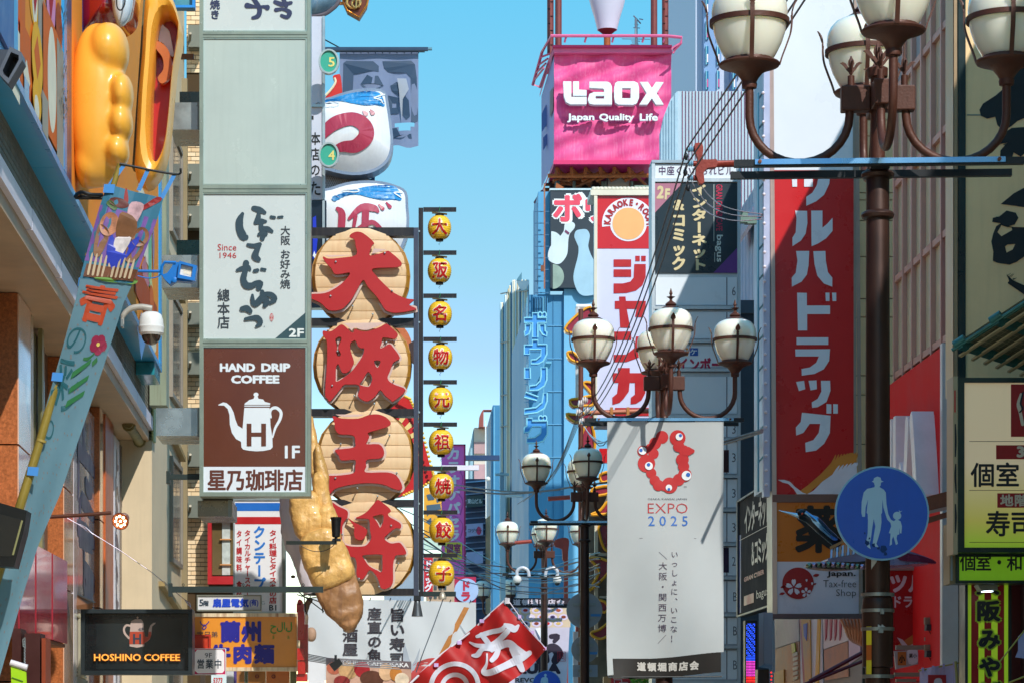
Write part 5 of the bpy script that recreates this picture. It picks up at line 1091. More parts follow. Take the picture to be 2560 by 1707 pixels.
crusty([([(792, 1180, 16, 0), (806, 1240, 20, 0), (820, 1300, 20, 0)], .12)], 'pleat', gold, 3)
crusty([([(758, 1225, 36, .02), (768, 1290, 42, .05), (784, 1350, 36, .06)], .17)], 'pleat', gold, 4)
crusty([([(812, 1262, 22, .05), (822, 1310, 26, .07), (830, 1360, 28, .05)], .15)], 'pleat', gold, 5)
crusty([([(786, 1325, 40, .12), (806, 1375, 56, .15), (826, 1425, 58, .15), (842, 1470, 52, .13)], .2)], 'body_fold', gold, 6)
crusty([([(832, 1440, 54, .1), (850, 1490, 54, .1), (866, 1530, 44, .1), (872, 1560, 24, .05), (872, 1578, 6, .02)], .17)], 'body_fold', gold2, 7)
wc = thing('white_shell', 'smooth white curved shell panel behind the golden sculpture', 'sculpture', P(760, 1480, 36.8))
slab([(735, 1235, 34, 0), (742, 1320, 40, 0), (768, 1400, 36, 0), (790, 1480, 30, 0)], 36.8, .15, 'shell', mat('#cfc9d2', .35, 0, .12, 1.5, streak=.3), wc)
part('eye', G(front(36.6)).poly(circ(733, 1441, 6, 4, 12), .03, .04), mat('#4a2c1c', .4), wc)
t = thing('bucket_lamp', 'black bucket-shaped floodlight on an iron arm in front of the golden sculpture', 'spotlight', P(840, 1350, 35.0))
c = P(840, 1298, 34.9); part('shade', G().lathe([(.035, -.22), (.05, -.21), (.062, 0), (.068, 0), (.07, .03), (.045, .03)], c, 24), BLACK, t, True)
part('neck', G().lathe([(.02, -.27), (.02, -.22), (.035, -.22)], c, 12), BLACK, t); part('arm', G(front(34.9)).box(715, 1351, 842, 1360, -.03, .0), mat('#2c3432', .4, .4), t); part('arm_end', G(front(34.9)).box(830, 1345, 852, 1352, -.03, .01), DARK, t)
part('cable', G(front(34.9)).tube([(750, 1362, 0), (780, 1376, 0), (810, 1376, 0), (832, 1364, 0), (840, 1350, 0)], .005, 6, sm=5), BLACK, t)
t = thing('cone_spotlight', 'grey cone spotlight hanging under the lantern frame post', 'spotlight', P(1043, 1545, LD))
c = P(1043, 1540, LD); part('shade', G().lathe([(.075, 0), (.072, .02), (.045, .16), (.038, .22), (.02, .25)], c, 24), mat('#5a6066', .35, .5), t, True); part('mount', G(front(LD)).box(1034, 1488, 1052, 1500, -.1, .05), DARK, t)
part('bulb', G().lathe([(.055, .012), (.001, .010)], c, 20), mat('#ffe2a0', .3, emit=1.6, var=0), t)
t = thing('cone_spotlight', 'small pale bell-shaped spotlight under the lowest lantern arm', 'spotlight', P(1104, 1500, LD))
c = P(1106, 1492, LD); part('shade', G().lathe([(.05, -.02), (.05, .0), (.03, .06), (.015, .07)], c, 18), mat('#b8b0a0', .4, .4), t, True); part('bracket', G(front(LD)).box(1058, 1477, 1140, 1489, -.12, -.06), mat('#2d3a3a', .4, .4), t)
g = G(front(LD)); g.tube([(1108, 1496, 0), (1085, 1560, .05), (1060, 1625, .1), (1040, 1680, .1)], .007, 6); part('stay_wire', g, mat('#5a6470', .4, .4), t)
r, m = sign('thai_sign', 'tall white Thai restaurant sign with blue and red stripes and katakana', 42, 583, 1246, 714, 1532, .25, 4, mat('#dfdfe2', .3, 0, .04), ALU)
part('stripe', G(m).box(588, 1256, 703, 1276, .001, .004), mat('#1c68c0', .35), r); part('stripe', G(m).box(588, 1291, 703, 1309, .001, .004), mat('#b6181e', .35), r)
part('edge_post', G(m).box(706, 1246, 714, 1532, 0, .03), mat('#7d847e', .35, .5), r)
g = G(m); g.cells('クンテープ', 633, 1313, 664, 1474, off=.045, w=.006); part('lettering', g, mat('#1f72c8', .4), r)
g = G(m); g.cells('タイ料理とタイスキの店', 673, 1323, 692, 1508, off=.03, w=.006); g.cells('タイカルチャースクール', 611, 1323, 627, 1508, off=.03, w=.006); g.cells('タイ調味料 食材', 590, 1323, 606, 1492, off=.03, w=.006, fill=.9); part('lettering', g, mat('#b81c26', .4), r)
part('lettering', G(m).text('B1', 673, 1511, 691, 1525, off=.02, w=.006), ink, r)
r, m = sign('electric_shop_sign', 'small white horizontal sign of the fifth floor electrical firm', 38, 492, 1486, 654, 1526, .2, 3, mat('#d8dade', .3, 0, .05), mat('#8a8c80', .4, .5))
g = G(m); g.text('5', 498, 1497, 509, 1514, off=.02, w=.006); g.cells('階', 508, 1500, 522, 1514, off=.03, w=.006, vert=False); part('lettering', g, ink, r)
g = G(m); g.cells('扇屋電気', 532, 1495, 622, 1517, off=.05, w=.006, vert=False); g.text('(有)', 624, 1496, 646, 1516, off=.03, w=.006); part('lettering', g, mat('#1746c8', .4), r)
part('ring_bolt', G(m).tube([(658 + 4 * math.cos(a), 1506 + 4 * math.sin(a), 0) for a in [i * .7 for i in range(9)]], .006, 6), ALU, r)
rustf = mat('#e0cfae', .5, .1, .2, 5, streak=.8, tint='#8a4a18')
r, m = sign('noodle_sign', 'orange beef noodle lightbox sign with blue characters and rusty frame', 37, 478, 1532, 751, 1676, .25, 9, mat('#e0902c', .3, 0, .1, 1.5, coat=.3), rustf)
ora = mat('#1d1a8c', .4)
g = G(m); g.cells('蘭州', 549, 1550, 657, 1606, off=.055, w=.008, vert=False, fill=.95); g.cells('牛肉麺', 525, 1607, 688, 1660, off=.055, w=.008, vert=False, fill=.92); part('lettering', g, ora, r)
g = G(m); g.text('حلال', 676, 1554, 730, 1583, off=.015, w=.008); g.cells('清', 680, 1588, 686, 1597, w=.008); g.cells('真', 718, 1588, 724, 1597, w=.008); part('lettering', g, mat('#2a9a2e', .4), r)
g = G(m); g.text('・宝兄弟', 481, 1577, 544, 1592, w=.008); part('lettering', g, ink, r)
g = G(m); g.stroke([(501, 1553, 1.3), (504, 1559, 1.3), (512, 1562, 1.3), (519, 1557, 1.3), (522, 1553, 1.3)], .008); g.stroke([(512, 1562, 1.2), (506, 1568, 1.2), (510, 1572, 1.2), (516, 1566, 1.2), (511, 1560, 1.0)], .009); part('emblem', g, mat('#3a2c8a', .4), r)
part('red_box', G(m).box(480, 1587, 527, 1621, 0, .05), mat('#c03a20', .3, 0, .15, coat=.5), r); part('red_box_frame', G(m).frame(479, 1586, 528, 1622, 5, 4, .04, .08), mat('#b8321e', .3), r)
r, m = sign('floor_notice', 'small white open sign with magenta border for the ninth floor', 36.5, 483, 1620, 565, 1686, .08, 1.5, mat('#c2185a', .35), mat('#e4e2e6', .4), lip=.01)
g = G(m); rr = [(487, 1630), (493, 1623), (555, 1623), (561, 1630), (561, 1675), (556, 1681), (495, 1682), (487, 1675)]; g.poly(rr, .003); part('white_face', g, mat('#e6e4e8', .35, 0, .03), r)
g = G(m); g.text('9F', 512, 1631, 530, 1643, w=.006); g.cells('営業中', 491, 1645, 556, 1672, off=.02, w=.006, vert=False, fill=.92); part('lettering', g, ink, r)
part('support', G(m).box(500, 1686, 512, 1760, -.1, -.02), mat('#8b7a70', .5), r)
r, m = sign('small_notice', 'little white and blue notice with red digits at the bottom edge', 38.5, 528, 1683, 566, 1760, .05, 0, mat('#cfe6f0', .35), WHITE)
part('lettering', G(m).text('5373', 533, 1693, 556, 1708, off=.03, w=.006, shear=.1), mat('#c01c2a', .4), r)
t = thing('red_ornament', 'stepped red sculpted post standing beside the noodle sign', 'sculpture', P(757, 1707, 36.2)); m = front(36.2)
for u0, v0, u1, v1, w in ((742, 1508, 760, 1530, .1), (745, 1528, 762, 1600, .12), (750, 1560, 770, 1680, .04), (744, 1620, 762, 1650, .14), (745, 1652, 764, 1684, .12), (742, 1684, 768, 1702, .08)):
    part('block', G(m).box(u0, v0, u1, v1, -.15, w), mat('#b51a16', .3, 0, .15, 4, coat=.4), t)
part('top_curl', G(m).poly(sm_p([(746, 1500), (752, 1498), (758, 1506), (750, 1512), (744, 1508)], 3, True), 0, .1), mat('#b51a16', .3), t)
t = thing('branch_sculpture', 'knobbly brown bent post and rounded knob behind the red ornament', 'sculpture', P(772, 1600, 37.2))
part('branch', G(front(37)).tube([(757, 1560, 0), (760, 1530, 0), (768, 1510, .03), (778, 1496, .05)], [.07, .05, .04, .03], 10, sm=3), mat('#7a6858', .7, 0, .35, 6, bump=.8, bsc=20), t, True)
part('knob', rot_blob(778, 1585, 37, 13, 18, .07), mat('#a98a74', .6, 0, .3, 4, bump=.5, bsc=15), t, True)
g = G(front(36)); 
for i, l in enumerate(([(742, 1485), (790, 1500), (815, 1512)], [(745, 1478), (780, 1505), (810, 1528)], [(752, 1490), (800, 1478), (822, 1470)], [(760, 1484), (764, 1530)], [(775, 1495), (800, 1495), (808, 1532)])): g.tube([(a, b, .02 * i) for a, b in l], .008, 6, sm=4)
solo('wire_tangle', g, DARK, 'tangle of thin black wires under the golden sculpture', 'wires')
g = G(front(36.4)); 
for k in range(5): g.tube([(768, 1634 + k * 4, .02 * k), (830, 1646 + k * 3.5, .02 * k), (1000, 1652 + k * 5, .02 * k)], .007, 6)
solo('conduit_bundle', g, mat('#7f8288', .4, .5), 'bundle of thin parallel pipes in front of the white sushi cloth', 'pipes')
t = thing('box_floodlight', 'tilted black box floodlight in front of the cafe banner', 'floodlight', P(840, 1675, 35.6))
part('housing', G(front(35.6)).poly([(823, 1660), (848, 1645), (857, 1658), (836, 1677)], -.1, .08), BLACK, t); part('bracket', G(front(35.6)).box(836, 1636, 842, 1652, -.05, 0), DARK, t)
t = thing('shop_window', 'lit orange shop window band below the noodle sign', 'window', P(640, 1760, 39.5)); m = front(39.5)
for u0, u1, c in ((566, 585, '#c8ccd2'), (585, 592, '#5a4a8a'), (592, 612, '#b07a4a'), (612, 620, '#5f6a52'), (620, 665, '#b4743c'), (665, 725, '#d0743c'), (725, 742, '#6f6e48')):
    part('pane', G(m).box(u0, 1676, u1 - 1, 1760, -.1, 0), mat(c, .2, 0, .25, 2.5), t)
for cx in (643, 684): part('lamp_ring', G(m).tube([(x, y, .03) for x, y in circ(cx, 1690, 4, n=12)], .008, 6, closed=True), mat('#7a2a1a', .4), t)
r, m = sign('coffee_sign', 'black boxed coffee shop sign with orange lit lettering and small pot picture', 35, 205, 1523, 483, 1686, .30, 10, mat('#121619', .25, 0, .1), mat('#2b3438', .35, .4, .1), lip=.14)
part('inner_panel', G(m).box(240, 1545, 456, 1672, .001, .004), mat('#1c2326', .2, 0, .12), r)
glow = mat('#f0a040', .4, emit=.35, var=0)
part('letter_back', G(m).text('HOSHINO COFFEE', 235, 1633, 451.5, 1652, off=.03, w=.01, w1=.03), mat('#a8561c', .4, emit=.15, var=0), r)
part('lettering', G(m).text('HOSHINO COFFEE', 236, 1634, 450, 1651, off=.012, w=.031, w1=.05), glow, r)
TT = lambda l: [(x / 3.43, 1250 + y / 3.43) for x, y in l]
g = G(m); g.poly(TT([(1120, 1055), (1125, 1035), (1160, 1018), (1210, 1018), (1225, 1035), (1232, 1055), (1235, 1110), (1245, 1165), (1270, 1170), (1275, 1110), (1290, 1070), (1315, 1050), (1338, 1048), (1325, 1062), (1305, 1080), (1298, 1150), (1285, 1190), (1262, 1210), (1240, 1220), (1238, 1250), (1175, 1262), (1112, 1250), (1110, 1180)]), .01); g.poly(TT(circ(1180, 1005, 8, 10, 12)), .01)
g.stroke([(*TT([(a, b)])[0], 2.6) for a, b in ((1118, 1075), (1085, 1070), (1064, 1100), (1072, 1140), (1106, 1180))], .011); part('pot_picture', g, mat('#b8a49c', .35), r)
g = G(m); g.poly(TT([(1115, 1125), (1236, 1125), (1245, 1165), (1268, 1172), (1276, 1125), (1297, 1125), (1296, 1160), (1283, 1190), (1262, 1208), (1240, 1218), (1238, 1232), (1110, 1232)]), .013); part('pot_picture', g, mat('#b0442c', .35), r)
g = G(m); g.poly(TT([(1142, 1145), (1160, 1145), (1160, 1178), (1195, 1178), (1195, 1145), (1212, 1145), (1212, 1230), (1195, 1230), (1195, 1192), (1160, 1192), (1160, 1230), (1142, 1230)]), .016); g.text('4F', 345.5, 1568, 360, 1577, w=.016); part('letter_mark', g, ink, r)
t = thing('guy_wire', 'thin diagonal steel wire with turnbuckle holding the black coffee sign', 'wire', P(170, 1292, 34.6))
part('wire', G(front(34.6)).tube([(168, 1294, 0), (182, 1302, 0), (200, 1312, 0), (235, 1335, 0), (300, 1375, 0), (380, 1430, 0), (462, 1498, 0)], .005, 6), mat('#cfc4d6', .25, .8), t)
g = G(front(34.6)); g.tube([(200, 1310, 0), (215, 1318, .01), (232, 1334, 0), (218, 1326, -.01), (200, 1312, 0)], .007, 6); g.tube([(462, 1498, 0), (470, 1510, 0), (476, 1516, 0), (474, 1506, 0), (462, 1498, 0)], .007, 6); g.tube([(475, 1512, 0), (477, 1522, 0)], .005, 6); part('turnbuckle', g, mat('#dcd4e4', .2, .8), t)
t = thing('led_spotlight', 'bronze round spotlight with nine bright bulbs on a brown arm', 'spotlight', P(300, 1325, 32)); c = P(306, 1300, 32)
part('arm', G(front(32)).tube([(125, 1291, 0), (200, 1287, 0), (278, 1281, 0)], .022, 10), mat('#5a3426', .4, .3), t, True)
ax = Vector((-.25, -.85, -.35)).normalized(); q = ax.to_track_quat('Z', 'Y'); g = G().lathe([(.05, -.14), (.06, -.12), (.085, 0), (.10, .005), (.102, .02), (.09, .02), (.085, .006), (.001, .005)], (0, 0, 0), 28)
cc = P(302, 1301, 32); g.v = [cc + q @ v for v in g.v]; part('housing', g, mat('#9a5a3a', .3, .5, .1), t, True)
g = G()
for k in range(9):
    rr_ = 0 if k == 8 else .058; a = k * math.pi / 4; g.ball(cc + q @ Vector((rr_ * math.cos(a), rr_ * math.sin(a), .015)), .013, 10, 6)
part('bulb', g, mat('#fff0c8', .3, emit=6, var=0), t)
t = thing('balcony', 'pale balcony rail with hanging brush letters and brown cornice left of the black coffee sign', 'balcony', P(185, 1707, 37)); m = front(37)
part('cornice', G(m).add([(120, 1450, .4), (228, 1503, -.3), (222, 1523, -.3), (165, 1520, .3), (120, 1470, .4), (228, 1499, -.6), (130, 1450, -.6)], [(0, 1, 2, 3, 4), (0, 1, 5, 6)]), mat('#8a5c3c', .5, 0, .2), t)
g = G(m)
for k in range(5): g.tube([(115, 1640 + k * 9 - 14, .3), (210, 1676 + k * 9, -.2)], .02, 8)
for u in (205, 200, 196): g.tube([(u, 1532, -.1), (u, 1690, -.1)], .025, 8)
g.tube([(172, 1528, .1), (200, 1542, -.1)], .02, 8); part('rail', g, mat('#b8b29a', .4, .4, .15), t, True)
part('slab', G(m).add([(115, 1655, .4), (215, 1700, -.2), (225, 1760, -.2), (115, 1760, .4)], [(0, 1, 2, 3)]), mat('#9a9788', .6, 0, .2), t)
g = G(m); rnd = random.Random(9)
for k in range(9): g.stroke([(176 + rnd.uniform(-4, 8), 1536 + k * 13, 2.4), (182 + rnd.uniform(-4, 4), 1545 + k * 13, 3), (175 + rnd.uniform(-4, 10), 1552 + k * 13, 2)], .05 + k * .01)
part('brush_letter', g, mat('#d8d2c4', .5), t); part('letter_board', G(m).box(125, 1600, 186, 1650, -.3, -.2), mat('#5a5466', .5, 0, .3), t)
t = thing('red_awning_box', 'glossy pink-red acrylic box sign projecting over the left shopfront', 'sign', (-3.6, 26, 2.6))
def rb(px, py, dd): return P(px, py, dd)
vs = [rb(88, 1342, 30.0), rb(171, 1415, 32.6), rb(171, 1601, 32.6), rb(55, 1540, 29.0), rb(20, 1550, 29.0), rb(60, 1342, 30.0)]
XW = -3.92
z1, z0 = 3.62, 2.73
def zz(py, d): return EYE + (PY - py) * d / F
g = G().wbox(-4.6, -3.92, 27.2, 32.6, 2.70, 3.66); part('box', g, mat('#c4203a', .12, 0, .25, 1.2, streak=.5, tint='#e0708a', coat=.9), t)
part('underside', G().wbox(-4.58, -3.94, 27.25, 32.55, 2.655, 2.695), mat('#6a4430', .4, 0, .3), t)
for y_ in (28.5, 29.8, 31.2): part('seam', G().wbox(-3.925, -3.912, y_, y_ + .015, 2.70, 3.66), mat('#8c1428', .3), t)
t = thing('green_sign', 'small hanging lime green sign with white top tube at lower left', 'sign', P(48, 1760, 26)); m = front(26)
part('panel', G(m).add([(27, 1662, 0), (64, 1678, 0), (67, 1765, 0), (30, 1765, 0), (27, 1662, -.05), (64, 1678, -.05), (67, 1765, -.05), (30, 1765, -.05)], [(0, 1, 2, 3), (7, 6, 5, 4), (0, 4, 5, 1)]), mat('#9fd01e', .3, 0, .12, 3, streak=.15), t)
part('top_tube', G(m).tube([(26, 1655, 0), (68, 1668, 0)], .03, 12), mat('#d8d4dc', .3), t, True); part('line', G(m).tube([(30, 1692, .01), (58, 1702, .01)], .004, 5), mat('#4a7a10', .4), t)
g = G(m); 
for k in range(8): g.tube([(60 + (k % 2), 1602 + k * 7, 0), (63, 1606 + k * 7, 0), (60, 1610 + k * 7, 0)], .005, 5)
g.tube([(57, 1598, 0), (62, 1592, 0), (63, 1618, 0), (58, 1615, 0), (57, 1598, 0)], .006, 5); part('chain', g, ALU, t)
for k, (a, b) in enumerate(((30, 52), (62, 100), (104, 114))):
    d_ = 27.5; solo('shop_post', G(front(d_)).box(a, 1570 + k * 12, b, 1900, -.4, 0), mat('#3c1410' if k < 2 else '#8a3a1c', .4, 0, .2), 'dark brown shop post under the red awning box, %s from the left' % ('first', 'second', 'third')[k], 'post', 'shop posts under the red awning')
t = thing('black_floodlight', 'large out-of-focus black floodlight at the left edge crossed by the banner pole', 'floodlight', P(30, 1430, 16.0))
part('housing', G(front(16)).poly([(-40, 1245), (70, 1277), (62, 1330), (38, 1418), (-40, 1412)], -.15, .05), mat('#0a0c0d', .35, .2, .1), t)
part('lens', G(front(16)).poly([(-40, 1275), (58, 1300), (34, 1392), (-40, 1390)], .051, .055), mat('#17191c', .08), t); part('trim', G(front(16)).tube([(59, 1302, .06), (36, 1388, .06)], .006, 6), mat('#8a8a60', .4), t)
t = thing('grey_camera', 'grey square hooded floodlight on the blue mural edge at upper left', 'floodlight', P(40, 235, 22)); m = front(22)
gm = mat('#5f6672', .45, .3, .12)
part('body', G(m).add([(-20, 115, -.1), (32, 126, 0), (0, 188, 0), (-20, 180, 0), (-20, 115, -.3), (40, 120, -.25), (20, 190, -.25), (-20, 180, -.25)], [(0, 1, 2, 3), (0, 4, 5, 1), (1, 5, 6, 2)]), gm, t)
g = G(m); a_ = [(30, 126), (58, 140), (61, 160), (26, 219), (4, 196), (2, 188)]; b_ = [(33, 140), (52, 148), (52, 160), (27, 205), (14, 195), (12, 186)]
g.poly([a_, b_], -.1, .12); part('hood', g, gm, t); part('lens', G(m).poly(b_, -.08, -.05), mat('#2a221c', .15), t)
t = thing('blue_floodlight', 'bright blue LED floodlight on a bracket left of the tall sign column', 'floodlight', P(450, 712, 31)); m = front(31)
bf = mat('#1574c8', .35, .1, .1)
part('arm', G(m).tube([(345, 678, 0), (402, 679, 0)], .016, 8), bf, t, True); part('yoke', G(m).tube([(404, 690, .02), (405, 668, .02), (412, 657, .02), (440, 658, .02)], .018, 6), bf, t)
part('housing', G(m).poly([(404, 688), (418, 684), (430, 668), (434, 656), (452, 657), (493, 668), (488, 702), (480, 706), (440, 703), (425, 712), (414, 702)], -.12, .02), bf, t)
part('front_frame', G(m).poly([[(450, 656), (494, 668), (488, 706), (445, 698)], [(455, 664), (484, 671), (480, 697), (450, 690)]], .02, .09), bf, t)
part('led_panel', G(m).poly([(454, 664), (485, 671), (481, 698), (449, 690)], .03, .04), mat('#e6e2d8', .3, 0, .03), t)
for k in range(3):
    for j in range(2): part('led', G(m).box(460 + k * 7, 671 + j * 9 + k * 1.4, 465 + k * 7, 678 + j * 9 + k * 1.4, .041, .045), mat('#f2e6cc', .3), t)
part('knob', G().lathe([(.03, 0), (.03, .04), (.01, .045)], P(437, 702, 31, .02), 16, 'y'), bf, t, True)
part('cable', G(m).tube([(344, 690, 0), (370, 696, 0), (395, 692, 0), (405, 680, 0)], .007, 6, sm=4), bf, t)
t = thing('dome_camera', 'white dome security camera on a curved arm in front of the blue soffit', 'security camera', P(378, 858, 30.5)); c = P(378, 812, 30.5)
wm = mat('#e0e0de', .3, 0, .05)
part('dome_housing', G().lathe([(.135, -.09), (.14, -.04), (.142, -.035), (.142, -.02), (.136, -.015), (.13, .05), (.11, .11), (.07, .135), (.001, .14)], c, 32), wm, t, True)
part('collar', G().lathe([(.115, -.115), (.135, -.09), (.12, -.088)], c, 32), wm, t, True)
part('glass_dome', G().ball(c + Vector((0, 0, -.115)), .105, 24, 12), mat('#3b2f26', .05, .2, .4, 8, coat=1.0), t, True)
part('arm', G(front(30.5)).tube([(306, 812, 0), (308, 790, 0), (325, 773, 0), (352, 768, 0), (380, 772, 0)], [.02, .03, .034, .034, .034], 12, sm=5), mat('#b5b0a6', .35, .2), t, True); part('mount_plate', G(front(30.5)).box(303, 800, 308, 818, -.1, .05), STEEL, t)
BD = 16.5; mbn = front(BD)
bam = mat('#8c7a34', .35, 0, .25, 5, streak=.2, coat=.2)
t = thing('bamboo_banner', 'tall leaning bamboo pole banner with hand roll sushi picture and brush kanji on grey-blue cloth', 'banner', P(0, 1900, BD))
pole = [(300, 412), (240, 600), (196, 770), (140, 960), (98, 1110), (50, 1265), (0, 1420), (-70, 1640)]
rads = [.017, .019, .021, .024, .026, .028, .03, .03]
part('pole', G(mbn).tube([(a, b, 0) for a, b in pole], rads, 14), bam, t, True)
for (u, v, r_) in ((222, 640, .021), (166, 877, .0245), (103, 1102, .028), (184, 800, .023)):
    i = min(range(len(pole) - 1), key=lambda k: abs(pole[k][1] - v)); part('node', G(mbn).tube([(u + 1.2, v - 4, 0), (u - .6, v + 2, 0)], r_ + .003, 12), mat('#a08c48', .4), t, True)
def clothf(u, v, w=0.0): return P(u, v, BD, w * .55 + .05 * math.sin(v * .008 + u * .01) + .015 * math.sin(u * .06 + v * .02))
Lf = [(268, 463), (250, 520), (205, 690), (196, 740), (160, 870), (118, 1010), (92, 1110), (60, 1270), (0, 1450), (-80, 1640)]
Rt = [(410, 502), (392, 560), (338, 700), (310, 760), (262, 905), (190, 1110), (150, 1230), (95, 1360), (60, 1480), (0, 1700)]
def edge(l, t_):
    x = t_ * (len(l) - 1); i = min(int(x), len(l) - 2); f = x - i; return (l[i][0] + (l[i + 1][0] - l[i][0]) * f, l[i][1] + (l[i + 1][1] - l[i][1]) * f)
def bmap(a, b, w=0.0):
    """a across 0..1, b along 0..1"""
    p, q = edge(Lf, b), edge(Rt, b); return clothf(p[0] + (q[0] - p[0]) * a, p[1] + (q[1] - p[1]) * a, w)
g = G(bmap); nx, ny = 8, 60
g.add([(i / nx, j / ny, 0) for j in range(ny + 1) for i in range(nx + 1)], [(j * (nx + 1) + i, j * (nx + 1) + i + 1, (j + 1) * (nx + 1) + i + 1, (j + 1) * (nx + 1) + i) for j in range(ny) for i in range(nx)])
part('cloth', g, mat('#6f98aa', .6, 0, .08, 3, transl=.4, streak=.1), t, True)
g = G(bmap); rnd = random.Random(5)
for k in range(150):
    a, b = rnd.uniform(.06, .94), .29 + .7 * (k + rnd.random()) / 150; g.poly([(a + .022 * math.cos(q), b + .0022 * math.sin(q)) for q in [i * 1.05 for i in range(6)]], .003)
part('dot_pattern', g, mat('#86888a', .6, transl=.3), t, kind='stuff')
g = G(bmap)
def grid(g, a0, b0, a1, b1, w, n=6):
    g.add([(a0 + (a1 - a0) * i / n, b0 + (b1 - b0) * j / n, w) for j in range(n + 1) for i in range(n + 1)], [(j * (n + 1) + i, j * (n + 1) + i + 1, (j + 1) * (n + 1) + i + 1, (j + 1) * (n + 1) + i) for j in range(n) for i in range(n)])
grid(g, 0.0, 0.0, 1.0, .245, .003, 8); part('picture_ground', g, mat('#3f7f9e', .5, transl=.25), t)
g = G(bmap); grid(g, 0.0, .10, 1.0, .20, .005); part('picture', g, mat('#7d5aa8', .5, 0, .3, 6, transl=.2), t)
def bs(l, mm, w, name='picture', **k):
    g = G(bmap)
    g.poly(sm_p(l, 3, True), w) if len(l) > 3 else None
    part(name, g, mm, t)
BD_ = lambda cx, cy, rx_, ry_: circ(cx, cy, rx_, ry_, 12)
red2, grn, brn2, pnk = mat('#8e1c20', .5), mat('#3c5a26', .5), mat('#7a5030', .5, 0, .3, 8), mat('#c47aa0', .5)
bs([(.33, .0), (.36, .0), (.44, .05), (.40, .075), (.36, .05)], red2, .007); bs([(.9, .0), (.98, .01), (.75, .075), (.55, .115), (.5, .11), (.7, .06)], red2, .008)
bs(BD_(.3, .07, .17, .022), mat('#5a1c18', .5, 0, .4, 10), .009); bs([(.15, .07), (.3, .095), (.25, .11), (.1, .09)], grn, .010)
bs([(.5, .05), (.72, .05), (.70, .12), (.55, .13), (.48, .1)], mat('#c9a4ac', .5, 0, .4, 20), .011); bs([(.4, .105), (.7, .12), (.72, .15), (.5, .16), (.38, .14)], brn2, .012)
bs(BD_(.25, .135, .16, .02), mat('#b0704c', .5, 0, .5, 20), .013); bs([(.08, .14), (.3, .15), (.25, .19), (.12, .185)], brn2, .012)
bs([(.35, .15), (.55, .175), (.8, .145), (.82, .165), (.55, .215), (.34, .18)], mat('#2a3cb0', .4), .015); bs([(.42, .155), (.7, .15), (.6, .19), (.5, .195)], mat('#d8cfd0', .5, 0, .3, 20), .017); bs([(.5, .15), (.62, .15), (.58, .185), (.52, .185)], red2, .019)
bs(BD_(.84, .145, .14, .018), mat('#8a5a3c', .5, 0, .6, 20), .014); bs([(.68, .155), (.95, .155), (.9, .19), (.72, .19)], brn2, .016)
g = G(bmap); grid(g, .06, .205, 1.0, .235, .018, 6); part('picture', g, mat('#6a3c22', .5, 0, .5, 14), t)
for k in range(10): bs([(.1 + k * .085, .19), (.13 + k * .085, .19), (.16 + k * .085, .222), (.12 + k * .085, .224)], mat('#b9a58a', .5), .020 + k * .0003)
bs([(.3, .232), (1.0, .222), (1.0, .248), (.4, .246)], mat('#5f8a3a', .5), .022)
g = G(bmap)   # 春の彩り down the cloth
def bt_(ch, b0, b1, a0, a1, off):
    vf = glyph(ch, off, 5); g.flat(vf, lambda x, y: (a0 + x * (a1 - a0), b1 + (y + .12) * (b0 - b1)), .006)
bt_('春', .265, .385, .08, .86, .03); part('brush_kanji', g, mat('#b0401c', .5), t)
g = G(bmap); bt_('の', .385, .455, .0, .5, -.005); bt_('彩', .455, .545, .0, .62, .01); bt_('り', .565, .63, .0, .42, .0); part('brush_kanji', g, mat('#1e5a66', .5), t)
g = G(bmap); 
for i, (a, b) in enumerate(((.34, .462), (.4, .484), (.42, .506))): g.stroke([(a + .35, b - .012, .004), (a + .02, b + .02, .006)], .008 + i * .001)
bt2 = None
part('leaf_picture', g, mat('#1f6a3a', .5), t)
g = G(bmap)
for i in range(5):
    a = i * 1.256; g.poly([(.74 + .10 * math.cos(a) + .10 * math.cos(q), .418 + .009 * math.sin(a) + .011 * math.sin(q)) for q in [j * .6 for j in range(11)]], .007 + i * .0004)
part('flower_picture', g, mat('#8a1840', .5), t)
g = G(bmap); g.poly([(.74 + .04 * math.cos(q), .418 + .004 * math.sin(q)) for q in [j * .8 for j in range(8)]], .012); part('flower_picture', g, mat('#d8c060', .5), t)
g = G(bmap); g.stroke([(.72, .435, .002), (.62, .447, .003), (.5, .45, .002)], .007); g.poly([(.72, .45), (.8, .44), (.84, .447), (.76, .456)], .009); part('leaf_picture', g, mat('#2a6a3a', .5), t)
tie = mat('#4a8fd8', .4, 0, .05)
for (u, v) in ((276, 475), (213, 708), (147, 943), (86, 1178), (30, 1330)):
    part('tie', G(mbn).add([(u - 14, v - 11, .035), (u + 14, v - 9, .05), (u + 11, v + 13, .05), (u - 17, v + 10, .035)], [(0, 1, 2, 3)]), tie, t)
part('top_rod', G(mbn).tube([(300, 412, .02), (340, 420, .02), (400, 432, .02), (448, 438, .02), (452, 424, .02)], .007, 8, sm=3), BLACK, t)
for (a, b) in (((312, 413), (272, 470)), ((372, 423), (348, 478)), ((438, 436), (404, 500))): part('strap', G(mbn).add([(a[0] - 5, a[1], .02), (a[0] + 5, a[1] + 2, .02), (b[0] + 4, b[1], .0), (b[0] - 7, b[1] - 2, .0)], [(0, 1, 2, 3)]), tie, t)
t = thing('blue_window_frame', 'blue painted window frame corner at the top edge left of the column', 'window', P(460, 24, 40)); m = front(40)
part('frame', G(m).frame(430, -80, 488, 24, 6, 6, -.1, .1), mat('#1c86d8', .35), t); part('glass', G(m).box(436, -74, 482, 18, -.05, -.02), mat('#5a9aa0', .15, 0, .4, 2), t)
g = G(front(34)).box(436, 135, 484, 145, -.1, 0); solo('timber_arm', g, mat('#6a4628', .5, 0, .2), 'short brown timber arm beside the open mouth sculpture', 'bracket')
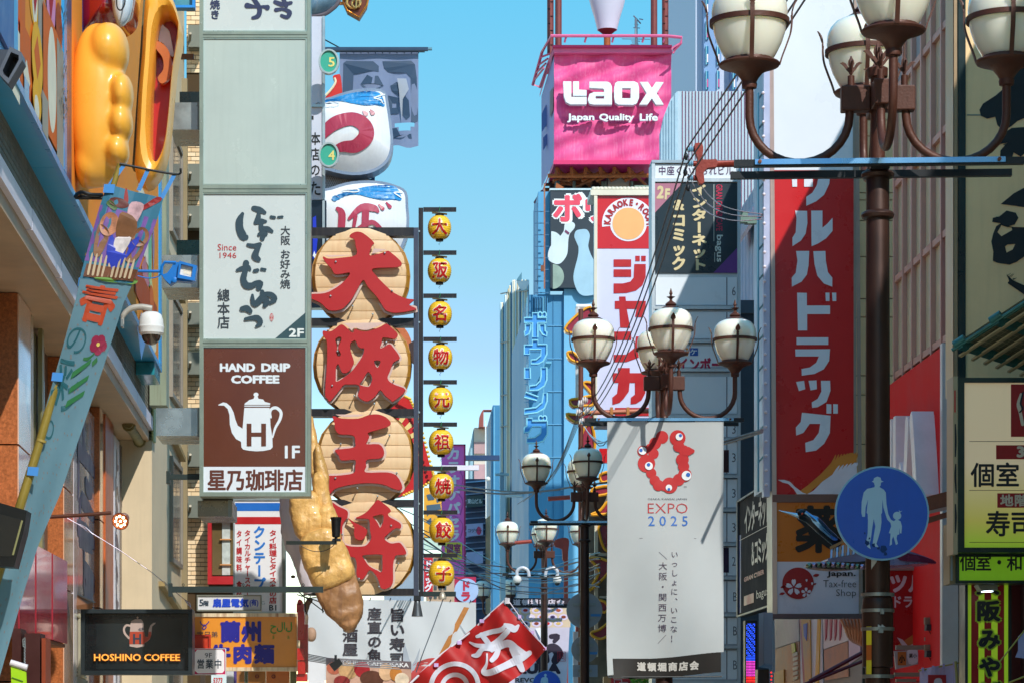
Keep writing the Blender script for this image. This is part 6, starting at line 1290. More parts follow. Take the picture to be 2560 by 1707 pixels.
t = thing('sushi_cloth', 'wide white restaurant cloth banner with black brush kanji and wooden chopstick picture', 'banner', P(980, 1655, 46))
def wv(d, a=.03, f=.02): return lambda u, v, w=0.0: P(u, v, d, w + a * math.sin(u * f + v * .008) + a * .4 * math.sin(u * .06 - v * .03))
mc = wv(46); g = G(mc); nx, ny = 40, 14
g.add([(766 + (1190 - 766) * i / nx, 1493 + 12 * i / nx + (205) * j / ny, 0) for j in range(ny + 1) for i in range(nx + 1)], [(j * (nx + 1) + i, j * (nx + 1) + i + 1, (j + 1) * (nx + 1) + i + 1, (j + 1) * (nx + 1) + i) for j in range(ny) for i in range(nx)])
part('cloth', g, mat('#e2e8ee', .6, 0, .05, 1, transl=.3), t, True)
g = G(mc); g.cells('旨い寿司', 972, 1518, 1014, 1665, off=.035, w=.01, fill=.95); g.cells('産直の魚', 917, 1516, 956, 1655, off=.035, w=.01, fill=.95); g.cells('居酒屋', 855, 1535, 896, 1640, off=.035, w=.01, fill=.95); part('brush_lettering', g, mat('#33303a', .5), t)
g = G(mc); g.poly([(1160, 1516), (1173, 1518), (1100, 1660), (1086, 1656)], .012); part('chopstick_picture', g, mat('#b87a3c', .5, 0, .2, 6), t)
g = G(mc); g.poly([(1148, 1560), (1151, 1561), (1185, 1610), (1182, 1612)], .011); g.poly(sm_p([(1012, 1610), (1030, 1660), (1050, 1618), (1040, 1665), (1020, 1690), (1008, 1660)], 3, True), .012); part('grey_print', g, mat('#a9b4c2', .5), t)
part('sushi_picture', G(mc).poly(sm_p([(1030, 1665), (1060, 1648), (1088, 1644), (1092, 1660), (1060, 1690), (1028, 1705)], 3, True), .013), mat('#c04a4a', .4, 0, .3, 5), t)
g = G(mc)
for k in range(9): g.tube([(775 + k * 50, 1494 + k * 1.4, .01), (777 + k * 50, 1488 + k * 1.4, .02)], .008, 5)
part('eyelet_tie', g, DARK, t)
t = thing('cafe_banner', 'lower photo banner of a dumpling cafe with white capitals over food pictures', 'banner', P(920, 1760, 45))
mc2 = lambda u, v, w=0.0: P(u, v + (u - 815) * .045, 45, w)
part('cloth', G(mc2).box(815, 1643, 1028, 1770, -.02, 0), mat('#c9a08c', .5, 0, .3, 2), t); part('header', G(mc2).box(815, 1643, 1028, 1662, .001, .004), mat('#6a5a60', .5, 0, .4, 3), t)
part('lettering', G(mc2).text('YESHIBA CAFE OSAKA', 845, 1647, 1022, 1658, off=.03, w=.008), mat('#e6e6ea', .5), t)
for i, (u, v, a, b, c) in enumerate(((835, 1668, 18, 16, '#b8644c'), (870, 1672, 24, 22, '#c9a070'), (905, 1668, 20, 20, '#a81c28'), (930, 1690, 30, 20, '#5a3020'), (965, 1672, 18, 22, '#d8b08a'), (990, 1676, 16, 18, '#b8742c'), (855, 1700, 20, 14, '#8c2a2a'), (1005, 1690, 18, 18, '#e0cdb4'))):
    part('food_picture', G(mc2).poly(circ(u, v, a, b, 16), .005 + i * .002), mat(c, .4, 0, .4, 5), t)
part('white_edge', G(mc2).box(770, 1652, 812, 1770, -.02, 0), mat('#dcdfe6', .5, 0, .05), t)
t = thing('red_flag', 'tilted red flag with white brush kanji and circle rings on a white pole', 'flag', P(1100, 1760, 29))
c0, c1, c2, c3 = Vector((1268, 1500)), Vector((1365, 1622)), Vector((1115, 1800)), Vector((930, 1800))
def fm(a, b, w=0.0):
    """a from the upper edge (pole side) to the lower edge, b from the tip back down the pole"""
    top = Vector((1258, 1505)) + (Vector((950, 1765)) - Vector((1258, 1505))) * b; bot = Vector((1364, 1622)) + (Vector((1145, 1830)) - Vector((1364, 1622))) * b
    bend = 6 * math.sin(b * 9) * a; p = top + (bot - top) * a + Vector((bend * .3, bend)); return P(p.x, p.y, 29, w + .05 * math.sin(b * 14 + a * 3) * (.3 + a) + .03 * math.sin(b * 31 - a * 5))
g = G(fm); nx, ny = 16, 48; g.add([(i / nx, j / ny, 0) for j in range(ny + 1) for i in range(nx + 1)], [(j * (nx + 1) + i, j * (nx + 1) + i + 1, (j + 1) * (nx + 1) + i + 1, (j + 1) * (nx + 1) + i) for j in range(ny) for i in range(nx)])
part('cloth', g, mat('#c01a1c', .55, 0, .08, 2, transl=.3), t, True)
def mfl2(u, v, w=0.0):
    A, B, C, Dd = Vector((1258, 1505)), Vector((950, 1765)) - Vector((1258, 1505)), Vector((1364, 1622)) - Vector((1258, 1505)), Vector((1145, 1830)) - Vector((1364, 1622))
    a, b = .5, .5
    for _ in range(6):
        p = A + B * b + (C + (Dd - B) * b) * a; e = Vector((u, v)) - p; da = C + (Dd - B) * b; db = B + (Dd - B) * a; det = da.x * db.y - da.y * db.x
        a += (e.x * db.y - e.y * db.x) / det; b += (da.x * e.y - da.y * e.x) / det
    return fm(a, b, w)
whf = mat('#dbe0ee', .55, 0, .03, transl=.25)
V3 = lambda l: [(1100 + x / 3.093, 1200 + y / 3.093) for x, y in l]
g = G(mfl2)
g.stroke([(x, y, r_) for (x, y), r_ in zip(V3([(500, 1112), (540, 1130), (575, 1145), (605, 1120)]), (4, 8, 8, 3))], .008, n=6)
g.stroke([(x, y, r_) for (x, y), r_ in zip(V3([(500, 1120), (470, 1150), (400, 1165), (340, 1185), (285, 1205)]), (4, 6, 6, 6, 4))], .010, n=6)
g.stroke([(x, y, r_) for (x, y), r_ in zip(V3([(230, 1250), (290, 1275), (380, 1270), (450, 1230), (520, 1160)]), (2, 5, 6, 7, 7))], .012, n=6)
g.stroke([(x, y, r_) for (x, y), r_ in zip(V3([(320, 1190), (370, 1250), (400, 1310)]), (6, 7, 5))], .014, n=6)
g.stroke([(x, y, r_) for (x, y), r_ in zip(V3([(255, 1355), (290, 1350), (330, 1300), (420, 1290), (520, 1250), (590, 1290), (660, 1330)]), (4, 7, 6, 8, 9, 8, 6))], .016, n=6)
g.stroke([(x, y, r_) for (x, y), r_ in zip(V3([(450, 1300), (430, 1350), (400, 1390)]), (6, 7, 6))], .018, n=6)
g.stroke([(x, y, r_) for (x, y), r_ in zip(V3([(362, 1340), (360, 1420), (340, 1490), (400, 1490), (500, 1430), (600, 1370), (690, 1320)]), (2, 3, 7, 9, 9, 10, 6))], .020, n=6)
g.stroke([(x, y, r_) for (x, y), r_ in zip(V3([(560, 1290), (600, 1380), (630, 1450)]), (9, 9, 7))], .022, n=6)
part('brush_kanji', g, whf, t)
g = G(mfl2)
for R0, R1 in ((66, 54), (38, 27)):
    n = 44; cx, cy = 1137, 1720; vs = []; 
    for i in range(n + 1):
        a = math.radians(-5 + 190 * i / n)
        vs += [(cx + R0 * math.cos(a), cy - R0 * math.sin(a), .008), (cx + R1 * math.cos(a), cy - R1 * math.sin(a), .008)]
    g.add(vs, [(2 * i, 2 * i + 1, 2 * i + 3, 2 * i + 2) for i in range(n)])
part('ring_print', g, whf, t)
part('pole', G(front(29)).tube([(1268, 1494, 0), (1170, 1584, 0), (1096, 1640, 0), (1000, 1732, 0), (900, 1830, 0)], [.01, .01, .012, .013, .014], 10), mat('#dcd8e2', .3, 0, .05), t, True)
part('cross_rod', G(front(29)).tube([(1268, 1496, 0), (1310, 1556, .02), (1366, 1622, 0)], .005, 8), mat('#cfc8d8', .35), t)
g = G(front(29))
for u, v in ((1204, 1550), (1148, 1604), (1090, 1660)): g.box(u - 5, v - 3, u + 6, v + 6, -.02, .03)
for u, v in ((1299, 1541), (1331, 1580), (1362, 1620)): g.box(u - 4, v - 4, u + 4, v + 4, -.02, .03)
part('tab', g, mat('#c8a8dc', .5), t); part('tip_clamp', G(front(29)).box(1262, 1494, 1274, 1508, -.02, .03), mat('#d8d4dc', .4), t)
t = thing('sushi_plates_banner', 'hanging banner with black header, rows of sushi plates and large black sushi shop logo', 'banner', P(1345, 1760, 63.4)); m = front(63.4)
part('header', G(m).box(1270, 1494, 1426, 1518, -.03, 0), mat('#221828', .5), t)
part('lettering', G(m).cells('道頓堀商店会', 1281, 1496, 1412, 1513, off=.04, w=.01, vert=False, fill=.9), mat('#d8cfe0', .5), t)
part('plates_panel', G(m).box(1278, 1518, 1426, 1567, -.03, 0), mat('#d8c2a8', .5, 0, .1), t)
part('cloth', G(m).add([(1278, 1567, 0), (1424, 1567, 0), (1414, 1770, 0), (1270, 1770, 0)], [(0, 1, 2, 3)]), mat('#d5cce0', .55, 0, .08, transl=.2), t)
cnt_ = 0
for j in range(3):
    for i in range(6):
        cx, cy = 1286 + i * 27.5 + (13 if j == 1 else 0), 1525 + j * 16.5
        if cx > 1418: continue
        pl = part('plate_picture', G(m).poly(circ(cx, cy, 11.5, 7.5, 18), .004), mat('#dcd0ee', .3), t)
        part('sushi_picture', G(m).poly(circ(cx, cy - .5, 6, 3.6, 12), .010), mat(['#8a3c28', '#c9282c', '#d8b46a', '#e6dce8', '#b05030', '#3a2a5a'][(i + j * 2) % 6], .4), pl)
g = G(m); g.cells('くら', 1330, 1575, 1420, 1640, off=.09, w=.008, vert=False) if False else None
g.stroke([(1378, 1590, 6), (1394, 1590, 7), (1386, 1602, 5)], .006); g.stroke([(1348, 1650, 9), (1362, 1628, 10), (1382, 1618, 11), (1396, 1632, 12), (1388, 1650, 10)], .007, n=6); g.stroke([(1352, 1612, 8), (1362, 1630, 8), (1366, 1650, 8)], .010); g.text('KURA', 1288, 1656, 1402, 1684, off=.07, w=.012); g.text('REVOLVING', 1288, 1693, 1400, 1705, off=.03, w=.012); part('lettering', g, mat('#2a1e36', .5), t)
g = G(m); g.frame(1393, 1628, 1414, 1652, 1, 1, .02, .024); g.cells('寿司', 1395, 1630, 1412, 1650, w=.024, off=.01, vert=False); part('stamp', g, mat('#b82a3a', .5), t)
part('corner_fold', G(m).add([(1338, 1570, .03), (1360, 1567, .03), (1352, 1596, .08)], [(0, 1, 2)]), mat('#e0e4ee', .5), t)
TD = 34.6
redT = mat('#c8161c', .28, 0, .05, 1, coat=.2); whT = mat('#dfe0ea', .3, 0, .03)
t = thing('drugstore_sign', 'very long vertical red sign with white katakana between white top and tax-free panel', 'sign', P(2036, 1545, TD)); m = front(TD)
tfr = mat('#a9a199', .35, .5, .12, 2, streak=.2)
part('casing', G(m).box(1932, -220, 2141, 1544, -.55, -.012), tfr, t)
part('side_casing', G(m).box(1908, -220, 1931, 1225, -.9, -.06), mat('#9fb2cc', .35, .3, .1, streak=.2), t)
part('top_panel', G(m).box(1931, -200, 2132, 426, -.010, 0), mat('#dde2ea', .3, 0, .03, 1), t)
part('red_panel', G(m).box(1931, 427, 2134, 1235, -.010, 0), redT, t)
part('divider', G(m).box(1931, 1236, 2142, 1254, -.01, .02), mat('#7a5a52', .35, .3), t)
part('orange_panel', G(m).box(1940, 1255, 2142, 1403, -.010, 0), mat('#d0701c', .3, 0, .05), t)
part('taxfree_panel', G(m).box(1943, 1403, 2147, 1533, -.010, 0), mat('#dcd0dc', .3, 0, .04), t)
part('frame', G(m).add([(1922, -200, .01), (1931, -200, .02), (1943, 1534, .02), (1931, 1545, .01)], [(0, 1, 2, 3)]), mat('#c2a79c', .35, .3), t)
part('frame', G(m).add([(2133, -200, .02), (2143, -200, .01), (2157, 1545, .01), (2147, 1534, .02)], [(0, 1, 2, 3)]), mat('#a8948a', .35, .3), t)
part('frame', G(m).box(1930, 1534, 2157, 1545, -.5, .025), mat('#6f5a5c', .35, .3), t)
PT = lambda l, ox=1640, oy=500, s=3.41: [(ox + x / s, oy + y / s) for x, y in l]
P5 = lambda l: [(1700 + x / 2.735, y / 2.735) for x, y in l]
g = G(m)
g.poly(P5([(762, 1172), (800, 1172), (800, 1280), (768, 1280)]), .008); g.poly(P5([(848, 1172), (898, 1172), (908, 1180), (908, 1280), (848, 1280)]), .008)
g.poly(sm_p(P5([(945, 1172), (1027, 1172), (1020, 1260), (985, 1335), (930, 1380), (863, 1410), (862, 1350), (905, 1320), (935, 1270), (945, 1220)]), 1, True), .008)
ru = [(1186, 94), (1287, 97), (1290, 200), (1275, 290), (1235, 350), (1162, 398), (1162, 325), (1190, 280), (1197, 160)]
g.poly(PT(ru), .008); g.poly(PT([(1322, 94), (1418, 94), (1418, 240), (1460, 205), (1504, 155), (1504, 268), (1450, 330), (1380, 375), (1325, 398)]), .008)
g.poly(PT([(1193, 438), (1305, 438), (1300, 560), (1285, 640), (1240, 700), (1158, 742), (1156, 665), (1190, 625), (1205, 520)]), .008); g.poly(PT([(1340, 440), (1443, 438), (1447, 520), (1465, 620), (1502, 665), (1502, 742), (1430, 715), (1375, 650), (1350, 550)]), .008)
g.poly(PT([(1202, 793), (1285, 795), (1285, 902), (1483, 902), (1483, 975), (1288, 975), (1288, 1114), (1209, 1114)]), .008)
for a, b in ((1443, 1478), (1500, 1536)): g.poly(PT([(a, 793), (b, 793), (b, 865), (a + 4, 865)]), .008)
g.poly(PT([(1197, 1172), (1468, 1172), (1468, 1234), (1197, 1234)]), .008); g.poly(PT([(1186, 1272), (1483, 1270), (1475, 1370), (1430, 1440), (1350, 1480), (1242, 1495), (1240, 1438), (1310, 1425), (1365, 1385), (1388, 1332), (1188, 1332)]), .008)
g.poly([(1990, 954), (2010, 951), (2013, 972), (1997, 977)], .008); g.poly([(2021, 951), (2041, 950), (2042, 972), (2026, 975)], .008); g.poly([(2052, 951), (2075, 951), (2076, 976), (2066, 1004), (2044, 1017), (2030, 1019), (2029, 1005), (2044, 996), (2053, 978)], .008)
P7 = lambda l: [(1600 + x / 2.217, 1000 + y / 2.217) for x, y in l]
g.poly(P7([(897, 68), (1056, 85), (1052, 180), (1020, 240), (975, 278), (918, 287), (915, 235), (960, 220), (990, 180), (998, 130), (940, 130), (905, 180), (865, 195), (863, 150), (890, 120)]), .008)
for a, b in ((1033, 1060), (1070, 1096)): g.poly(P7([(a, 20), (b, 22), (b, 73), (a, 73)]), .008)
part('lettering', g, whT, t)
g = G(m); g.poly(P7([(860, 520), (930, 470), (1000, 410), (1060, 345), (1110, 310), (1170, 290), (1198, 300), (1200, 385), (1120, 400), (1040, 430), (960, 490), (930, 520)]), .008)
for k in range(9): x = 1060 + k * 16; g.stroke([(*P7([(x, 360 - k * 4)])[0], 3.4), (*P7([(x + 16, 325 - k * 3)])[0], 2.4), (*P7([(x + 24, 303 - k * 2)])[0], 1)], .009 + k * .0003)
part('emblem', g, mat('#dd8a34', .35), t)
g = G(m); g.poly(P7([(763, 440), (800, 440), (830, 450), (860, 480), (900, 510), (925, 520), (960, 500), (1010, 450), (1060, 415), (1100, 390), (1200, 345), (1202, 440), (1130, 520), (870, 520), (850, 490), (820, 462), (790, 455)]), .012)
for k in range(6): x = 1070 + k * 22; g.stroke([(*P7([(x, 420 - k * 8)])[0], 4), (*P7([(x + 20, 385 - k * 6)])[0], 3), (*P7([(x + 34, 362 - k * 4)])[0], 1)], .013 + k * .0003)
part('emblem', g, mat('#e8dce6', .35), t)
g = G(m); g.cells('薬', 1993, 1268, 2100, 1376, off=.035, w=.008, fill=1.12); part('lettering', g, mat('#15100e', .4), t)
g = G(m); g.text('Japan.', 2067, 1425, 2139, 1443, off=.03, w=.008); g.text('Tax-free', 2058, 1449, 2140, 1467, off=-.01, w=.008); g.text('Shop', 2090, 1472, 2140, 1494, off=-.01, w=.008); part('lettering', g, mat('#2a2024', .4), t)
g = G(m); g.poly(circ(1995, 1457, 39.5, 39.5, 40), .008)
for (x, y, a) in ((2040, 1437, 8), (1957, 1466, 6), (1955, 1483, 7), (2036, 1459, 5)): g.poly(sm_p([(x - a, y + 2), (x - a * .2, y - a * .45), (x + a, y - 2), (x + a * .3, y + a * .45)], 3, True), .008)
part('emblem', g, mat('#a3141c', .35), t)
g = G(m)
def sakura(cx, cy, r, n=5, w=.012):
    for i in range(n):
        a = -math.pi / 2 + i * 2 * math.pi / 5; u = Vector((math.cos(a), math.sin(a))); v_ = Vector((-u.y, u.x)); pt = lambda p, q: (cx + u.x * p * r + v_.x * q * r, cy + u.y * p * r + v_.y * q * r)
        g.poly([pt(.14, 0), pt(.5, .24), pt(.8, .26), pt(.98, .13), pt(.88, 0), pt(.98, -.13), pt(.8, -.26), pt(.5, -.24)], w + i * .0004)
sakura(1984, 1467, 21); sakura(2015, 1480, 13); sakura(2016, 1455, 9, 1); sakura(2030, 1463, 9, 1)
part('emblem', g, mat('#e2d4e0', .35), t)
tr = thing('bulb_strip', 'vertical pale blue lattice strip of round white bulbs left of the red sign', 'light strip', P(1905, 1230, TD - .1)); m2 = front(TD - .12)
part('rail', G(m2).box(1910, 120, 1925, 1240, -.2, -.02), mat('#b9bdd8', .35, .3, .1), tr); part('rail', G(m2).box(1898, 225, 1902, 1225, -.25, -.15), mat('#5c9cb8', .4, .3), tr)
for k in range(13): part('lattice_bar', G(m2).tube([(1900, 240 + k * 76, -.2), (1911, 226 + k * 76, -.1)], .012, 5), mat('#6fa6bc', .4, .3), tr)
for k in range(28): part('bulb', G().ball(P(1908 + k * .3, 233 + k * 36.2, TD - .16), .021, 10, 7), mat('#e6d8e2', .2, 0, 0, coat=.5), tr, True)
t = thing('insulator_bracket', 'rusty red pole bracket with three blue-white insulators and power lines', 'power line bracket', P(1750, 460, 28.5)); m = front(28.5)
rdp = mat('#8f3326', .45, .2, .2, 6, bump=.15)
part('post', G(m).poly(sm_p([(1736, 362), (1754, 362), (1757, 380), (1757, 402), (1790, 401), (1790, 420), (1770, 422), (1758, 435), (1760, 458), (1748, 462), (1742, 448), (1738, 440), (1740, 420), (1744, 400), (1738, 384)], 2, True), -.05, .05), rdp, t)
part('arm', G().tube([P(1755, 411, 28.5), P(1845, 410, 28.5), P(1925, 409, 34.3)], .035, 14, raw=True), rdp, t, True)
for v in (374, 410, 446): part('stub', G(m).tube([(1745, v, 0), (1733, v, 0)], .03, 12), rdp, t, True)
ins = mat('#7fb0c8', .15, 0, .1, coat=.8)
for v in (374, 410, 446): part('insulator', G().lathe([(.012, 0), (.03, .005), (.03, .012), (.016, .018), (.032, .024), (.032, .031), (.016, .037), (.034, .043), (.034, .05), (.016, .055), (.03, .062), (.012, .068)], P(1718, v, 28.5), 16, 'x'), ins, t, True)
wires = thing('power_lines', 'long thin black power lines crossing from upper right down to the rusty utility pole', 'wires', P(1700, 500, 30))
wm_ = mat('#3a3440', .5)
def wire(pts, r=.009, name='wire', mm=None): part(name, G().tube([P(*p) for p in pts], r, 5, raw=True, sm=4), mm or wm_, wires)
for k in range(3):
    a, b = P(1975 + k * 22, -10, 22), P(1716 + k * 3, 374 + k * 36, 28.5); part('wire', G().tube([a, b], .009, 5, raw=True), wm_, wires)
    a, b = b, P(1446 + k * 3, 1036 + k * 10, 50.5); part('wire', G().tube([a + (b - a) * (q / 14) - Vector((0, 0, .5 * 4 * (q / 14) * (1 - q / 14))) for q in range(15)], .009, 5, raw=True), wm_, wires)
for a, b in ((374, 410), (410, 446)): wire([(1716, a, 28.4), (1712, a + 22, 28.4), (1722, b - 8, 28.4), (1718, b, 28.4)], .006)
g = G(); 
for (u, v) in ((1715, 392), (1713, 432), (1720, 470)): g.ball(P(u, v, 28.4), .022, 10, 6, sz=1.8)
part('wire_clamp', g, DARK, wires, True)
for k in range(3): wire([(1718 + k * 12, 462 - k * 6, 28.5), (1760 + k * 10, 525 - k * 14, 28.6), (1830, 552 - k * 14, 28.8), (1905, 548 - k * 6, 33.5)], .006, mm=mat('#a0a4b4', .3, .5))
t = thing('cable_box', 'small grey-green cable junction bracket where thin wires meet left of the red sign', 'bracket', P(1868, 556, 33.6)); g = G(front(33.6)); g.box(1852, 529, 1870, 556, -.1, 0); g.box(1864, 538, 1893, 557, -.15, -.05); part('box', g, mat('#6f8a80', .5, .2, .2), t)
DD = 42.5; m = front(DD)
wfrm = mat('#c8d2da', .35, .3, .1, 1.5, streak=.2); whp = mat('#e2eaf2', .3, 0, .05, 1)
t = thing('directory_column', 'white framed building directory column with floor numbers and a dark internet cafe panel', 'sign column', P(1740, 1707, DD))
part('casing', G(m).box(1629, 406, 1850, 1844, -.5, -.02), wfrm, t)
for a, b in ((1629, 1637), (1843, 1851)): part('frame', G(m).box(a, 405, b, 1844, -.02, .03), wfrm, t)
part('title_panel', G(m).box(1638, 411, 1843, 446, -.01, 0), whp, t); part('crossbar', G(m).box(1629, 402, 1851, 409, -.3, .04), mat('#aebcc6', .3, .4), t); part('crossbar', G(m).box(1637, 447, 1843, 456, -.02, .03), wfrm, t)
g = G(m); g.cells('中座くいだおれビル', 1645, 415, 1834, 440, off=.012, w=.006, vert=False, fill=.95); part('lettering', g, mat('#51305c', .4), t)
dk = mat('#20303a', .3, 0, .1, 1.2, coat=.2)
part('dark_panel', G(m).box(1636, 458, 1846, 683, -.01, .004), dk, t)
g = G(m); g.poly([(1636, 459), (1706, 459), (1636, 534)], .008); part('pink_corner', g, mat('#b5768c', .35), t); g = G(m); g.poly([(1846, 617), (1846, 683), (1783, 683)], .008); part('purple_corner', g, mat('#6a3a86', .35), t)
g = G(m); g.text('2', 1642, 465, 1660, 498, off=.05, w=.012, shear=.15); g.text('F', 1662, 472, 1675, 500, off=.05, w=.012, shear=.15); g.cells('インターネット', 1728, 461, 1768, 678, off=.05, w=.01, fill=1.0); g.cells('コミック', 1678, 533, 1716, 678, off=.05, w=.01, fill=1.0); g.text('&', 1682, 500, 1711, 527, off=.06, w=.01); part('lettering', g, mat('#dccb9e', .35), t)
def vtx(g, s, u0, v0, u1, v1, off, w):
    vf = glyph(s, off, 2); x0, x1, y0, y1 = vf[2]; g.flat(vf, lambda x, y: (u0 + (y - y0) / (y1 - y0) * (u1 - u0), v0 + (x - x0) / (x1 - x0) * (v1 - v0)), w)
g = G(m); vtx(g, 'GRAN CYBER CAFE', 1807, 462, 1788, 578, .02, .01) if False else vtx(g, 'GRAN CYBER CAFE', 1790, 462, 1806, 578, .02, .01); part('lettering', g, mat('#c42a50', .35), t)
g = G(m); vtx(g, 'bagus', 1787, 588, 1807, 656, .02, .012); g.rect(1784, 462, 1785.2, 604, .01); g.rect(1786, 632, 1787.2, 656, .01); part('lettering', g, mat('#cfd6d0', .35), t)
fl_ = [(691, 766, '6'), (778, 849, ''), (862, 920, ''), (938, 1036, ''), (1050, 1094, '3'), (1100, 1186, '3'), (1194, 1270, '3'), (1279, 1356, '3'), (1364, 1440, '2'), (1449, 1532, 'B1'), (1540, 1612, 'B1'), (1622, 1700, 'B1'), (1716, 1830, '')]
for i, (a, b, n_) in enumerate(fl_):
    part('floor_panel', G(m).box(1639, a + 3, 1816, b - 3, -.01, 0), whp, t); part('number_panel', G(m).box(1818.5, a + 3, 1842, b - 3, -.01, 0), whp, t)
    part('groove', G(m).box(1816.2, a + 3, 1818.2, b - 3, -.018, -.004), mat('#2a1f4a', .4), t)
    part('crossbar', G(m).box(1633, b + 1, 1850, b + 8, -.3, .035), wfrm, t); part('crossbar', G(m).box(1637, b + 8.2, 1846, b + 10, -.3, .01), mat('#5f6f80', .4, .3), t)
    if n_: part('lettering', G(m).text(n_, 1830 if len(n_) < 2 else 1833, (a + b) / 2 - 11, 1839 if len(n_) < 2 else 1849, (a + b) / 2 + 11, off=-.01, w=.006), mat('#3a3a4e', .4), t)
part('blue_square', G(m).box(1725, 870, 1745, 889, 0, .006), mat('#1a55b0', .35), t); part('orange_square', G(m).box(1700, 870, 1720, 889, 0, .006), mat('#e0952c', .35), t); part('lettering', G(m).cells('オケ', 1700, 870, 1745, 889, off=.03, w=.01, vert=False, fill=.85), mat('#e2e6ee', .3), t)
part('lettering', G(m).cells('レインボー', 1664, 893, 1806, 929, off=.045, w=.008, vert=False), mat('#b01848', .35), t)
part('shop_picture', G(m).box(1808, 1124, 1822, 1180, .002, .006), mat('#3a1a24', .3, 0, .5, 6), t); part('shop_picture', G(m).box(1806, 1368, 1822, 1430, .002, .006), mat('#2a1a3c', .3, 0, .5, 6), t)
KD = 52.0; m = front(KD); t = thing('karaoke_sign', 'tall lilac-white karaoke sign tower with red katakana and a red arched-letter panel', 'sign', P(1550, 1030, KD))
cr_ = mat('#dcd6c4', .4, 0, .08)
part('casing', G(m).box(1492, 478, 1660, 1060, -.9, -.02), mat('#86a8c2', .4, .2, .1, streak=.2), t)
part('top_trim', G(m).box(1476, 476, 1662, 490, -.9, .06), cr_, t)
for k in range(17): part('trim_bulb', G(m).lathe([(.001, -.02), (.05, 0), (.04, .04), (.001, .05)], P(1484 + k * 9.6, 474, KD), 8), cr_, t, True)
part('frame', G(m).box(1485, 478, 1493, 1060, -.05, .05), cr_, t)
part('red_panel', G(m).box(1493, 491, 1660, 622, -.01, 0), redT, t); part('white_panel', G(m).box(1493, 623, 1660, 1060, -.01, 0), mat('#d2d2f0', .3, 0, .03, 1), t)
g = G(m); cx, cy = 1571, 560
vs = []; n = 40
for i in range(n + 1): a = math.radians(187 - 194 * i / n); vs += [(cx + 66 * math.cos(a), cy - 65 * math.sin(a), .004), (cx + 40 * math.cos(a), cy - 40 * math.sin(a), .004)]
g.add(vs, [(2 * i, 2 * i + 1, 2 * i + 3, 2 * i + 2) for i in range(n)]); g.poly(circ(cx, cy, 46, 44, 36), .005); part('white_band', g, mat('#e6e2f0', .35), t)
part('orange_disc', G(m).poly(circ(cx, cy, 40, 40, 36), .009), mat('#f0b070', .35, 0, .05), t)
g = G(m); s_ = 'KARAOKE・ROOM'
for i, ch in enumerate(s_):
    a = math.radians(176 - 172 * i / (len(s_) - 1)); vf = glyph(ch, .06, 2); x0, x1, y0, y1 = vf[2]; mx_, my_ = (x0 + x1) / 2, .35; k = 19
    def fn(x, y, a=a, mx_=mx_, my_=my_): 
        X, Y = (x - mx_) * k * .9, (y - my_) * k * 1.15; up_ = Vector((math.cos(a), math.sin(a))); rt = Vector((math.sin(a), -math.cos(a))); p = up_ * (53 + Y) + rt * X; return (cx + p.x, cy - p.y)
    g.flat(vf, fn, .012)
part('lettering', g, mat('#a8141c', .35), t)
P4 = lambda l: [(1200 + x / 3.36, 440 + y / 3.36) for x, y in l]
g = G(m)
for q in ([(1122, 703), (1270, 703), (1270, 765), (1122, 765)], [(1122, 787), (1270, 787), (1270, 850), (1122, 850)], [(1304, 673), (1342, 673), (1342, 718), (1304, 718)], [(1354, 673), (1392, 673), (1392, 718), (1354, 718)],
          [(1296, 742), (1392, 742), (1392, 850), (1365, 920), (1310, 965), (1230, 985), (1122, 988), (1122, 905), (1200, 905), (1262, 890), (1290, 855)],
          [(1168, 1015), (1222, 1015), (1226, 1052), (1394, 1052), (1384, 1150), (1370, 1190), (1302, 1185), (1315, 1118), (1233, 1118), (1262, 1277), (1178, 1275), (1170, 1118), (1132, 1118), (1132, 1052), (1170, 1052)],
          [(1122, 1308), (1270, 1306), (1270, 1378), (1122, 1378)], [(1310, 1348), (1392, 1348), (1385, 1440), (1340, 1520), (1230, 1560), (1122, 1562), (1122, 1500), (1230, 1498), (1300, 1440)]): g.poly(P4(q), .01)
Q3 = lambda l: [(1100 + x / 3.92, 840 + y / 3.92) for x, y in l]
g.poly(Q3([(1745, 310), (1860, 310), (1860, 360), (2028, 360), (2022, 480), (2010, 560), (1975, 625), (1920, 660), (1868, 665), (1870, 600), (1910, 570), (1910, 455), (1858, 455), (1850, 540), (1800, 610), (1760, 650), (1690, 670), (1688, 600), (1735, 560), (1748, 455), (1695, 455), (1690, 360), (1745, 360)]), .01); g.poly(Q3([(1715, 700), (2060, 700), (2060, 780), (1715, 780)]), .01)
part('lettering', g, mat('#b8161c', .35), t)
LXD = 78.0; m = front(LXD); t = thing('pink_rooftop_sign', 'bright pink cloth-wrapped rooftop sign cube with raised white letters on a rusty truss', 'rooftop sign', P(1520, 470, LXD))
pk = mat('#dc4a8c', .6, 0, .12, 1.2, streak=.4, tint='#e890b8', bump=.25, bsc=2.5); pkd = mat('#d01f66', .45, 0, .06)
def lm_(u, v, w=0.0): return P(u, v, LXD, w + (.07 * math.sin(u * .06 + v * .033) * math.sin(v * .05 - u * .02) + .04 * math.sin(v * .13 + u * .05)))
g = G(lm_); nx, ny = 36, 36
def xr(v): return 1678 if v < 255 else 1678 - (v - 255) * .35 if v < 320 else 1653
g.add([(1385 + (xr(138 + 275 * j / ny) - 1385) * i / nx, 138 + 275 * j / ny, 0) for j in range(ny + 1) for i in range(nx + 1)], [(j * (nx + 1) + i, j * (nx + 1) + i + 1, (j + 1) * (nx + 1) + i + 1, (j + 1) * (nx + 1) + i) for j in range(ny) for i in range(nx)])
part('cloth', g, pk, t, True)
part('core', G(m).box(1386, 125, 1650, 405, -2.6, -.16), mat('#c24a86', .6), t)
